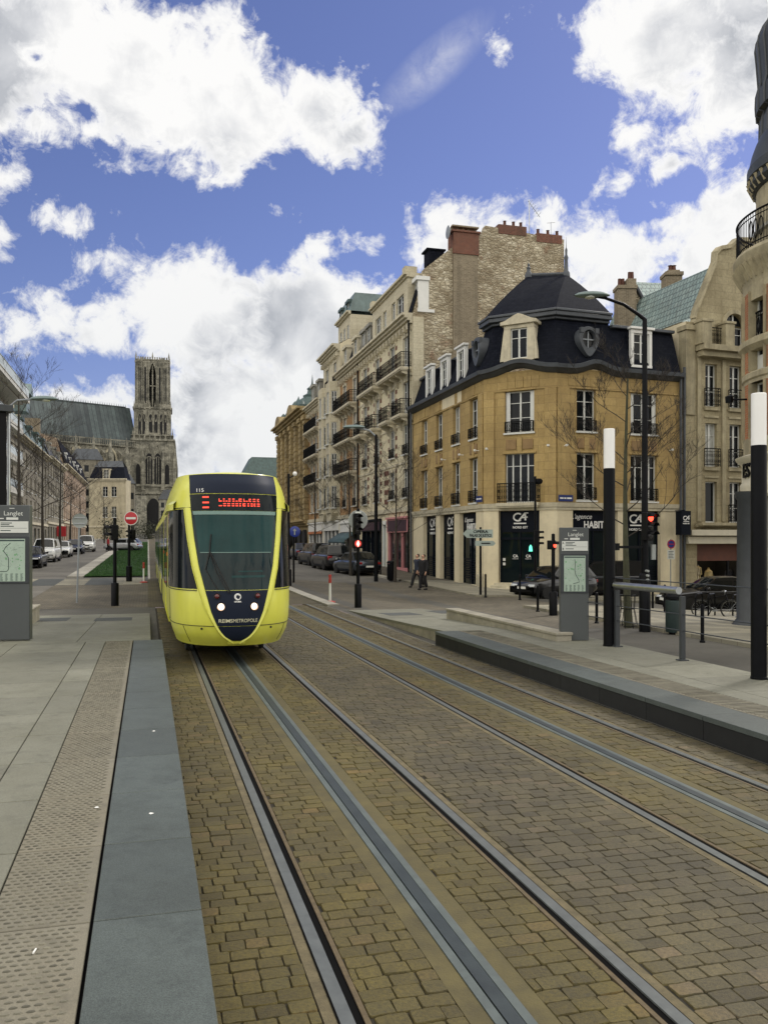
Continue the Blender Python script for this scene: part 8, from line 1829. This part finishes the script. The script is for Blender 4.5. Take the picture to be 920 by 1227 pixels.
# ---------------------------------------------------------------- bare trees
pm('bark', (0.042, 0.036, 0.028), 0.95, var=0.35, scale=8, bump=0.7, bscale=30); pm('twig', (0.024, 0.019, 0.015), 0.9, var=0.3, scale=5)
pm('bark_green', (0.05, 0.052, 0.03), 0.95, var=0.35, scale=8, bump=0.7, bscale=30)
def tree(label, c, h, seed, spread=1.0, trunk_r=0.09, bark='bark', guard=False, group='leafless street trees', depth=5, lean=(0, 0), dens=1.0):
    r = random.Random(seed); t = thing('bare_tree', label, 'tree', c, 0, group)
    m = MB(); tp = []; n = 9
    for i in range(n+1): k = i/n; tp.append(Vector((lean[0]*k+0.05*math.sin(3*k+seed), lean[1]*k+0.05*math.sin(4*k+seed*2), h*0.86*k)))
    m.tube(tp, [trunk_r*(1.35-0.35*min(1, i*2.5/n))*(1-0.72*(i/n)**1.3) for i in range(n+1)], 9); m.build('trunk', MATS[bark], t, local=True)
    b = MB()
    def grow(p, d, L, rad_, lev):
        k = 4 if lev < 2 else 3; pts = [p]; q = p.copy(); dd = d.copy()
        for i in range(k): dd = (dd+Vector((r.uniform(-.16, .16), r.uniform(-.16, .16), r.uniform(-.05, .16)))).normalized(); q = q+dd*(L/k); pts.append(q.copy())
        b.tube(pts, [rad_*(1-0.6*i/k) for i in range(k+1)], 5 if lev < 2 else 3, False)
        if lev >= depth: return
        for j in range(max(2, int(r.choice((3, 4, 4))*(dens if lev > 0 else 1)))):
            f = r.uniform(0.25, 1.0); i = min(k-1, int(f*k)); a = pts[i]+(pts[i+1]-pts[i])*(f*k-i) if f < 1 else pts[-1]
            az = r.uniform(0, 6.28); o = Vector((math.cos(az), math.sin(az), r.uniform(-0.1, 0.5))); nd = (dd*0.9+o*0.62).normalized()
            grow(a, nd, L*r.uniform(0.45, 0.7), max(0.0042, rad_*0.5), lev+1)
    nb = int(13*dens)
    for i in range(nb):
        f = 0.36+0.62*i/(nb-1); p = tp[0]+Vector((lean[0]*f, lean[1]*f, 0)); j = min(n-1, int(f*n)); p = tp[j]+(tp[j+1]-tp[j])*(f*n-j); az = i*2.4+r.uniform(-.4, .4)
        up = 0.25+0.6*f; d = Vector((math.cos(az), math.sin(az), up)).normalized(); grow(p, d, h*0.32*spread*(1.15-0.62*f)*r.uniform(.8, 1.15), trunk_r*0.25*(1.1-0.5*f), 1)
    b.build('crown', MATS['twig'], t, local=True, smooth=0, uv=False)
    if guard:
        g = MB()
        for i in range(8): a = R(45*i); g.tube([(0.3*math.cos(a), 0.3*math.sin(a), 0), (0.2*math.cos(a), 0.2*math.sin(a), 0.55), (0.22*math.cos(a), 0.22*math.sin(a), 0.95)], 0.011, 4)
        for rr, z in ((0.29, 0.06), (0.2, 0.55), (0.22, 0.95)): g.tube([(rr*math.cos(R(30*j)), rr*math.sin(R(30*j)), z) for j in range(13)], 0.011, 4, False)
        g.build('tree_guard', MATS['wrought_iron'], t, local=True)
    return t
c = gq(751.5, 752); d_ = c.x*SN+c.y*CN; tree('leafless tree in an iron guard between the near lamp column and the tall street lamp', c, 8.4, 3, 0.82, 0.09, 'bark_green', True, dens=1.0)
tree('leafless young tree in front of the pink shop', gq(474, 697.5), 7.6, 5, 1.1, 0.075); tree('leafless tree behind the signal mast, in front of the awning shop', gq(419, 690), 8.2, 8, 1.0, 0.08); tree('leafless tree farthest along the boulevard, by the white arched shop', gq(377, 676), 8.0, 13, 1.0, 0.085)
for i, (u, dd, hh, lab) in enumerate(((24, 40, 10.5, 'leafless tree nearest on the left pavement, over the information totem'), (52, 62, 10.5, 'leafless tree on the left behind the white van'), (73, 74, 10.0, 'dark leafless tree on the left above the white hatchback'), (85, 96, 9.6, 'leafless tree in front of the pinkish brick house, nearer one'), (96, 118, 9.6, 'leafless tree in front of the pinkish brick house, farther one'), (125, 150, 9.5, 'leafless tree standing before the cream house at the street end'))):
    p = ad(u, dd); tree(lab, Vector((p.x, p.y, zg(p.x, p.y))), hh, 21+i, 1.0, 0.11, dens=0.8 if i > 2 else 1.0)
# low dark shrubs at the cathedral foot
pm('shrub_leaf', (0.03, 0.035, 0.018), 0.8, var=0.4, island=0.5)
for i, (u, dd, w, h, lab) in enumerate(((134, 185, 7, 6.0, 'dark reddish shrub at the end of the left road'), (160, 215, 9, 7.5, 'bare grey thicket at the foot of the cathedral tower'), (178, 205, 5, 4.5, 'dark low shrub behind the end of the lawn'))):
    p = ad(u, dd); z = zg(p.x, p.y); m = MB(); r = random.Random(70+i)
    for k in range(900):
        a, b_, q = r.gauss(0, .4), r.gauss(0, .4), abs(r.gauss(0.35, .3)); x, y, zz = p.x+a*w/2, p.y+b_*w/2, z+min(1, q)*h; s = 0.3; v1 = Vector((r.uniform(-1, 1), r.uniform(-1, 1), r.uniform(-1, 1)))*s; v2 = Vector((r.uniform(-1, 1), r.uniform(-1, 1), r.uniform(-1, 1)))*s; c_ = Vector((x, y, zz)); m.add([c_, c_+v1, c_+v2], [(0, 1, 2)])
    for k in range(6): m.tube([(p.x+r.uniform(-w/3, w/3), p.y, z), (p.x+r.uniform(-w/3, w/3), p.y, z+h*0.6)], 0.06, 4)
    tag(m.build('shrub', MATS['shrub_leaf'], smooth=0, uv=False, world=(p.x, p.y, z)), lab, 'shrub', 'shrubs at the end of the street')
# ---------------------------------------------------------------- vehicles
def carpaint(n, col, metal=0.3): return pm(n, col, 0.3, metal=metal, var=0.08, scale=1.5, coat=0.8, spec=0.3)
carpaint('paint_black', (0.008, 0.009, 0.012)); carpaint('paint_white', (0.68, 0.69, 0.68), 0.0); carpaint('paint_slate', (0.035, 0.045, 0.06), 0.5); carpaint('paint_silver', (0.45, 0.47, 0.49), 0.4); carpaint('paint_blue', (0.01, 0.016, 0.04)); carpaint('paint_red', (0.25, 0.02, 0.02))
pm('alloy', (0.35, 0.36, 0.37), 0.3, metal=0.8); pm('lamp_red', (0.28, 0.012, 0.015), 0.15, coat=0.6); pm('lamp_clear', (0.65, 0.68, 0.7), 0.08, coat=0.8); pm('plate_white', (0.7, 0.7, 0.66), 0.5)
KINDS = {   # length, width, height, belt, bonnet, profile of the cabin in fractions of the length (front is +x)
    'saloon': dict(L=4.55, W=1.80, H=1.44, belt=0.93, hood=0.78, cab=[0.73, 0.56, 0.30, 0.13], tail=0.93, wr=0.32),
    'hatch': dict(L=4.2, W=1.78, H=1.48, belt=0.95, hood=0.80, cab=[0.76, 0.58, 0.13, 0.02], tail=0.96, wr=0.32),
    'suv': dict(L=4.6, W=1.86, H=1.68, belt=1.08, hood=0.97, cab=[0.74, 0.58, 0.10, 0.015], tail=1.08, wr=0.36),
    'van': dict(L=4.3, W=1.80, H=1.84, belt=1.12, hood=0.98, cab=[0.84, 0.67, 0.03, 0.0], tail=1.12, wr=0.32)}
def car(kind, label, cat, paint, c, heading, group='parked and passing cars', rails=False, spare=False, plate=None, lights=True):
    k = KINDS[kind]; L, W, Hh = k['L'], k['W'], k['H']; hw = W/2; belt, hood, tail = k['belt'], k['hood'], k['tail']; wr = k['wr']
    t = thing({'van': 'van', 'suv': 'off_road_car'}.get(kind, 'car'), label, cat, c, heading, group); P_ = MATS[paint]
    cab = [f*L-L/2 for f in k['cab']]
    st = []   # stations from rear to front: x, z low, z shoulder, half width, z top (crown)
    N = 26
    for i in range(N+1):
        x = -L/2+L*i/N; u = abs(2*x/L); endt = max(0, (u-0.8)/0.2)
        w = hw*(1-0.13*endt**2.2)
        z0 = 0.24+0.10*endt**2
        if x > cab[0]: f = (x-cab[0])/(L/2-cab[0]); zt = belt+(hood-belt)*f**0.8; zt -= 0.26*max(0, (f-0.72)/0.28)**2
        elif x < cab[3]: f = (cab[3]-x)/max(0.01, L/2+cab[3]); zt = tail-0.06*f-0.2*max(0, (f-0.8)/0.2)**2
        else: zt = belt+(tail-belt)*((cab[0]-x)/(cab[0]-cab[3]))
        st.append((x, z0, zt, w))
    m = MB(); rows = []
    for x, z0, zt, w in st:
        zs = zt-0.07; half = [(0, z0), (w*0.82, z0), (w*0.96, z0+0.08), (w, z0+0.26), (w*0.995, zs-0.16), (w*0.955, zs), (w*0.88, zt-0.012), (0, zt+0.015)]
        rows.append([(x, y, z) for y, z in half]+[(x, -y, z) for y, z in half[-2:0:-1]])
    m.grid(rows, close=True); m.add(rows[0], [tuple(range(14))]); m.add(rows[-1], [tuple(range(14))[::-1]])
    body = m.build('body', P_, t, local=True, smooth=50, recalc=True)
    # greenhouse
    zr = Hh; rb = hw*0.90; rt_ = hw*0.72
    b = [(cab[0], belt-0.015), (cab[1], zr), (cab[2], zr-0.02 if kind != 'van' else zr), (cab[3], tail-0.015)]
    m = MB(); base = []
    n = 10; rows = []
    def wid(z): f = (z-belt)/(zr-belt); return rb+(rt_-rb)*max(0, min(1, f))**1.25
    cr = lambda y, wz: 0.045*(1-(y/max(.1, wz))**2)
    roofx = rng(cab[2], cab[1], 0.3)
    prof = [(b[3][0], b[3][1])]+[(b[3][0]+(b[2][0]-b[3][0])*q, b[3][1]+(b[2][1]-b[3][1])*q) for q in (0.35, 0.7, 0.93)]+[(x, zr-0.02+0.03*math.sin(math.pi*(x-cab[2])/(cab[1]-cab[2]))) for x in roofx]+[(b[1][0]+(b[0][0]-b[1][0])*q, b[1][1]+(b[0][1]-b[1][1])*q) for q in (0.07, 0.3, 0.65)]+[b[0]]
    rows = []
    for x, z in prof:
        w = wid(z); rows.append([(x, w*q, z+cr(w*q, w)*(1 if z > belt+0.3 else 0.4)) for q in (-1, -0.93, -0.6, 0, 0.6, 0.93, 1)])
    m.grid(rows)
    for s in (0, -1): m.add([r_[s] for r_ in rows], [tuple(range(len(rows)))])
    m.build('cabin', P_, t, local=True, smooth=50)
    # glass a little proud of the cabin
    G_ = MATS['car_glass']
    def glasspanel(name, pts):
        m = MB(); cc = sum((Vector(p) for p in pts), Vector())/len(pts); nn = (Vector(pts[1])-Vector(pts[0])).cross(Vector(pts[2])-Vector(pts[1])).normalized()
        if nn.dot(cc-Vector((0, 0, belt*0.6))) < 0: nn = -nn
        m.add([Vector(p)+nn*0.012 for p in pts]+[Vector(p)-nn*0.02 for p in pts], [tuple(range(len(pts)))]+[(i, (i+1) % len(pts), len(pts)+(i+1) % len(pts), len(pts)+i) for i in range(len(pts))]); return m.build(name, G_, t, local=True)
    def fb(q, x0, z0, x1, z1, name):
        za, zb_ = z0+(z1-z0)*0.1, z0+(z1-z0)*0.9; xa, xb = x0+(x1-x0)*0.1, x0+(x1-x0)*0.9; wa_, wb_ = wid(za)*0.9, wid(zb_)*0.9
        m = MB(); m.grid([[(xx+(0.015 if q > 0 else -0.015), ww*y, zz+cr(ww*y, ww)*0.9+0.006) for y in (-1, -0.5, 0, 0.5, 1)] for xx, zz, ww in ((xa, za, wa_), ((xa+xb)/2, (za+zb_)/2, (wa_+wb_)/2), (xb, zb_, wb_))]); m.build(name, G_, t, local=True)
    fb(1, *b[0], *b[1], 'windscreen'); fb(-1, *b[3], *b[2], 'rear_window')
    zlo, zhi = belt+0.05, zr-0.12
    def xf(z): return cab[0]+(cab[1]-cab[0])*(z-belt)/(zr-belt)
    def xr(z): return cab[3]+(cab[2]-cab[3])*(z-belt)/(zr-belt)
    xm = (cab[1]*0.45+cab[2]*0.55)
    for s in (-1, 1):
        segs_ = [(xm+0.05, None), (None, xm-0.05)]
        W_ = lambda x, z: (x, s*wid(z), z)
        if kind == 'van': glasspanel('side_window', [W_(xm+0.35, zlo), W_(xf(zlo)-0.14, zlo), W_(xf(zhi)-0.14, zhi), W_(xm+0.35, zhi)])
        else:
            glasspanel('side_window', [W_(xm+0.05, zlo), W_(xf(zlo)-0.14, zlo), W_(xf(zhi)-0.12, zhi), W_(xm+0.05, zhi)]); glasspanel('side_window', [W_(xr(zlo)+0.22, zlo), W_(xm-0.05, zlo), W_(xm-0.05, zhi), W_(xr(zhi)+0.16, zhi)])
        # mirror, handles, sill, arches, wheels
        m = MB(); m.cb((cab[0]-0.28, s*(hw+0.06), belt+0.06), (0.1, 0.2, 0.14)); m.build('mirror', P_, t, local=True, bevel=0.03)
        m = MB(); m.cb((0, s*(hw-0.01), 0.27), (L*0.5, 0.05, 0.1)); m.build('sill', MATS['black_plastic'], t, local=True, bevel=0.015)
        for hx_ in (xm+0.25, xm-0.75): m = MB(); m.cb((hx_, s*(hw-0.0), belt-0.13), (0.2, 0.035, 0.03)); m.build('door_handle', P_, t, local=True, bevel=0.01)
        for wx_ in (-L*0.305, L*0.32):
            m = MB(); m.lathe([(0.0, 0.0), (wr*1.2, 0.0), (wr*1.2, 0.012)], (wx_, s*(hw-0.03) if s > 0 else -hw+0.03-0.012, wr), 20, 'y'); m.v = [(x, y, max(z, 0.2)) for x, y, z in m.v]; m.build('wheel_arch', MATS['black_plastic'], t, local=True)
            m = MB(); m.lathe([(wr*0.62, -0.11), (wr*0.95, -0.105), (wr, -0.07), (wr, 0.07), (wr*0.95, 0.105), (wr*0.62, 0.11)], (wx_, s*(hw-0.1), wr), 22, 'y'); w_ = m.build('wheel', MATS['rubber'], t, local=True)
            m = MB(); yo = s*(hw-0.1)+s*0.085; m.lathe([(0.0, 0.0), (wr*0.2, 0.0), (wr*0.22, -0.02*s)], (wx_, yo, wr), 14, 'y')
            m.lathe([(wr*0.55, 0.0), (wr*0.66, 0.01*s)], (wx_, yo, wr), 20, 'y')
            for q in range(5):
                a = R(72*q+20); ca, sa = math.cos(a), math.sin(a); m.ext([(wx_+wr*(0.1*ca-0.07*sa), yo, wr+wr*(0.1*sa+0.07*ca)), (wx_+wr*(0.6*ca-0.09*sa), yo, wr+wr*(0.6*sa+0.09*ca)), (wx_+wr*(0.6*ca+0.09*sa), yo, wr+wr*(0.6*sa-0.09*ca)), (wx_+wr*(0.1*ca+0.07*sa), yo, wr+wr*(0.1*sa-0.07*ca))], (0, 0.012*s, 0))
            m.build('rim', MATS['alloy'], w_, local=True)
        # lamps
        zl = hood-0.17; m = MB(); m.box((L/2-0.30, s*hw*0.62-0.2, zl-0.06), (L/2-0.035, s*hw*0.62+0.17, zl+0.07)); m.build('headlight', MATS['lamp_clear'], t, local=True, bevel=0.03)
        zl = tail-0.17; hh_ = 0.22 if kind in ('suv', 'van') else 0.09; m = MB(); m.box((-L/2+0.02, s*hw*0.70-0.14, zl-hh_), (-L/2+0.22, s*hw*0.70+0.19, zl+0.07)); m.build('tail_light', MATS['lamp_red'], t, local=True, bevel=0.03)
        if rails: m = MB(); m.tube([(cab[2]+0.2, s*rt_*0.9, zr+0.03), (cab[2]+0.35, s*rt_*0.9, zr+0.09), (cab[1]-0.3, s*rt_*0.9, zr+0.09), (cab[1]-0.1, s*rt_*0.9, zr+0.03)], 0.02, 6); m.build('roof_rail', MATS['steel'], t, local=True)
    m = MB(); m.box((L/2-0.06, -0.45, hood-0.30), (L/2+0.012, 0.45, hood-0.17)); m.box((L/2-0.10, -0.55, 0.34), (L/2+0.004, 0.55, 0.46)); m.build('grille', MATS['black_plastic'], t, local=True, bevel=0.02)
    m = MB(); m.box((L/2-0.05, -0.26, 0.49), (L/2+0.02, 0.26, 0.60)); m.build('number_plate', MATS['plate_white'], t, local=True)
    m = MB(); zz = 0.50 if kind in ('saloon',) else 0.75; m.box((-L/2-0.02, -0.26, zz), (-L/2+0.05, 0.26, zz+0.11)); m.build('number_plate', MATS['plate_white'], t, local=True)
    m = MB(); m.box((-L/2-0.012, -hw*0.8, 0.34), (-L/2+0.1, hw*0.8, 0.46)); m.build('rear_bumper', MATS['black_plastic'], t, local=True, bevel=0.02)
    m = MB(); m.box((-L/2+0.3, -hw*0.8, 0.16), (L/2-0.3, hw*0.8, 0.3)); m.build('underbody', MATS['black_plastic'], t, local=True)
    if spare: m = MB(); m.lathe([(0.0, -0.16), (0.33, -0.15), (0.36, -0.02), (0.36, 0.02)], (-L/2, 0.1, 0.95), 20, 'x'); m.build('spare_wheel', MATS['black_plastic'], t, local=True)
    return t
AW = R(90)     # pointing up the street, away
car('saloon', 'slate blue saloon seen from behind, nearest of the parked row', 'car', 'paint_slate', gq(427, 688), AW+R(8))
car('suv', 'black estate with silver roof rails parked ahead of the slate saloon', 'car', 'paint_black', gq(396, 682), AW+R(4), rails=True)
car('suv', 'tall dark off road car with a spare wheel on its tail', 'car', 'paint_black', gq(378, 677), AW+R(4), spare=True)
car('saloon', 'dark car half hidden by the tram, farthest of the right row', 'car', 'paint_blue', gq(361.5, 670.5), AW)
car('van', 'white van facing us on the left, behind the totem', 'van', 'paint_white', gq(56, 673), -AW-R(2)); car('hatch', 'white hatchback parked behind the white van on the left', 'car', 'paint_white', gq(74, 667.5), -AW); car('van', 'white van with a dark windscreen farther down the left road', 'van', 'paint_white', gq(104, 661.2), -AW)
car('saloon', 'dark car peeping out beside the left totem', 'car', 'paint_black', gq(37, 680), -AW); car('hatch', 'dark car between the white hatchback and the far white van', 'car', 'paint_blue', gq(90, 663.8), -AW); car('hatch', 'small silver car crossing at the far end of the lawn', 'car', 'paint_silver', gq(148, 660.3), R(160))
car('saloon', 'black saloon parked facing left before the clothes shop', 'car', 'paint_black', gq(857, 733), R(180)-TH+R(4)); car('van', 'black van behind the near lamp column by the bank window', 'van', 'paint_black', gq(722, 715), R(180)-TH+R(6)); car('hatch', 'small black car with a bright plate behind the red pedestrian light', 'car', 'paint_black', gq(664, 716.5), R(180)-TH+R(35))
# ---------------------------------------------------------------- people
pm('coat_navy', (0.02, 0.026, 0.045), 0.9, var=0.3, scale=8); pm('coat_black', (0.009, 0.009, 0.011), 0.9, var=0.3, scale=8); pm('coat_red', (0.30, 0.02, 0.025), 0.9, var=0.2, scale=8); pm('skin', (0.50, 0.29, 0.20), 0.55, var=0.1, scale=12); pm('hair_brown', (0.045, 0.028, 0.018), 0.8); pm('shoe_black', (0.012, 0.011, 0.011), 0.5); pm('face_dark', (0.03, 0.02, 0.018), 0.6)
def skinned(name, chains, mat, parent, lev=2):
    """one continuous surface grown round a skeleton: chains share joints by position"""
    vs, es, rs = [], [], []; key = {}
    def vid(p, r):
        kk = tuple(round(x, 3) for x in p)
        if kk not in key: key[kk] = len(vs); vs.append(p); rs.append(r)
        return key[kk]
    for ch in chains:
        prev = None
        for p, r in ch:
            i = vid(p, r)
            if prev is not None and prev != i: es.append((prev, i))
            prev = i
    me = bpy.data.meshes.new(name); me.from_pydata(vs, es, [])
    bm = bmesh.new(); bm.from_mesh(me); bm.verts.layers.skin.verify(); bm.to_mesh(me); bm.free()
    for i, r in enumerate(rs):
        sv = me.skin_vertices[0].data[i]; sv.radius = (r if isinstance(r, tuple) else (r, r)); sv.use_root = (i == 0)
    o = bpy.data.objects.new(name, me); COL.objects.link(o)
    md = o.modifiers.new('skin', 'SKIN'); md.use_smooth_shade = True; sd = o.modifiers.new('sub', 'SUBSURF'); sd.levels = lev; sd.render_levels = lev
    dg = bpy.context.evaluated_depsgraph_get(); m2 = bpy.data.meshes.new_from_object(o.evaluated_get(dg)); bpy.data.objects.remove(o)
    m2.materials.clear(); m2.materials.append(mat); m2.polygons.foreach_set('use_smooth', [True]*len(m2.polygons))
    r_ = bpy.data.objects.new(name, m2); COL.objects.link(r_); r_.parent = parent; return r_
def person(label, c, rz, h, coat, step=0.3, swing=0.2, hair='hair_brown', hands_in=False, bag=None):
    t = thing('person', label, 'person', c, rz, 'people walking in the street'); s = h/1.75
    V = lambda x, y, z: (x*s, y*s, z*s)                     # local: faces -y
    ft = step/2; hip, sho, neck = 0.92, 1.40, 1.49
    body = [[(V(0, 0, hip), .13*s), (V(0, 0, 1.10), .125*s), (V(0, 0.01, 1.27), .15*s), (V(0, 0.0, 1.38), .115*s), (V(0, -0.01, neck), .055*s), (V(0, -0.02, 1.56), .055*s), (V(0, -0.03, 1.63), (.085*s, .095*s)), (V(0, -0.025, 1.72), .06*s)]]
    for q, f in ((-1, ft), (1, -ft)):
        kn = V(q*.1, -f*0.45-0.05, 0.50); an = V(q*.1, -f*1.0+(0.04 if f < 0 else 0), 0.09+(0.05 if f < 0 else 0)); toe = V(q*.11, -f*1.0-0.14, 0.045+(0.0))
        body.append([(V(0, 0, hip), .13*s), (V(q*.095, 0, 0.84), .098*s), (kn, .062*s), (an, .038*s)])
        el = V(q*.25, 0.03+f*swing, 1.12); wr_ = V(q*.25, f*swing*2-0.07, 0.88)
        body.append([(V(0, 0.0, 1.38), .115*s), (V(q*.17, 0.01, 1.385), .068*s), (el, .047*s), (wr_, .03*s), (V(q*.248, f*swing*2-0.085, 0.82), (.02*s, .036*s)), (V(q*.243, f*swing*2-0.095, 0.79), (.016*s, .034*s))])
        for k in range(4): body.append([(V(q*.243, f*swing*2-0.095, 0.79), (.016*s, .034*s)), (V(q*.236, f*swing*2-0.125+k*0.02, 0.755), .0085*s), (V(q*.225, f*swing*2-0.125+k*0.02, 0.725-(0.012 if k in (1, 2) else 0)), .0075*s)])
        body.append([(V(q*.248, f*swing*2-0.085, 0.82), (.02*s, .036*s)), (V(q*.235, f*swing*2-0.13, 0.79), .0095*s), (V(q*.228, f*swing*2-0.14, 0.76), .008*s)])
    skinned('body', body, MATS['skin'], t)
    # clothing: coat, trousers, shoes
    ct_ = [[(V(0, 0, 0.78), (.21*s, .17*s)), (V(0, 0, 0.98), (.20*s, .165*s)), (V(0, 0, 1.12), .185*s), (V(0, 0.01, 1.28), (.215*s, .17*s)), (V(0, 0.0, 1.40), (.19*s, .14*s)), (V(0, -0.005, 1.49), .095*s)]]
    for q, f in ((-1, ft), (1, -ft)):
        ct_.append([(V(0, 0.0, 1.40), (.19*s, .14*s)), (V(q*.18, 0.01, 1.385), .105*s), (V(q*.25, 0.03+f*swing, 1.12), .082*s), (V(q*.25, f*swing*2-0.06, 0.87), .06*s)])
    skinned('coat', ct_, MATS[coat], t)
    tr = [[(V(0, 0, hip), .145*s)]]
    for q, f in ((-1, ft), (1, -ft)): tr.append([(V(0, 0, hip), .145*s), (V(q*.095, 0, 0.83), .125*s), (V(q*.1, -f*0.45-0.05, 0.50), .095*s), (V(q*.1, -f*1.0+(0.04 if f < 0 else 0), 0.08+(0.05 if f < 0 else 0)), .078*s)])
    skinned('trousers', tr, MATS['coat_black'], t)
    for q, f in ((-1, ft), (1, -ft)): skinned('shoe', [[(V(q*.1, -f*1.0+(0.07 if f < 0 else 0.03), 0.055), .066*s), (V(q*.105, -f*1.0-0.06, 0.05), .06*s), (V(q*.11, -f*1.0-0.17, 0.042), .05*s)]], MATS['shoe_black'], t, 1)
    # head details
    skinned('hair', [[(V(0, 0.0, 1.735), .10*s), (V(0, 0.045, 1.66), .098*s), (V(0, 0.05, 1.57), .075*s)]], MATS[hair], t)
    m = MB()
    for q in (-1, 1): m.lathe([(0, -.012*s), (.013*s, -.006*s), (.013*s, .004*s)], V(q*.034, -0.118, 1.645), 8, 'y')
    m.box(V(-.03, -0.121, 1.572), V(.03, -0.105, 1.58)); m.build('eyes_mouth', MATS['face_dark'], t, local=True)
    m = MB(); m.add([V(-.016, -0.112, 1.60), V(.016, -0.112, 1.60), V(0, -0.142, 1.603), V(0, -0.116, 1.645)], [(0, 1, 2), (0, 2, 3), (2, 1, 3)])
    for q in (-1, 1): m.lathe([(0, -.03*s), (.014*s, -.01*s), (.012*s, .02*s), (0, .028*s)], V(q*.092, -0.02, 1.635), 6)
    m.build('nose_ears', MATS['skin'], t, local=True)
    return t
c = gq(507, 707); person('person in a black coat walking, nearer of the pair by the bank', c, R(-60), 1.78, 'coat_black', 0.2, 0.12)
c = gq(500, 704); person('person in a navy coat with a long stride, left of the pair by the bank', c, R(-70), 1.74, 'coat_navy', 0.62, 0.2)
c = gq(130, 661); person('person in a red coat at the far end of the left road', c, R(100), 1.7, 'coat_red', 0.4, 0.2)
# white delivery banner poles and stray street clutter far left
c = gq(76, 655); sg = ad(74, 90, 632); t = thing('shop_sign', 'red projecting shop sign on the left house fronts', 'shop sign', Vector((XL+0.75, onx(74, XL+0.75), sg.z)))
m = MB(); m.cb((0, 0, 0), (1.3, 0.15, 1.5)); m.build('panel', MATS['sign_red'], t, local=True, bevel=0.02); m = MB(); m.tube([(-0.75, 0, 0.5), (0, 0, 0.5)], 0.04, 6); m.build('bracket', MATS['black_metal'], t, local=True)
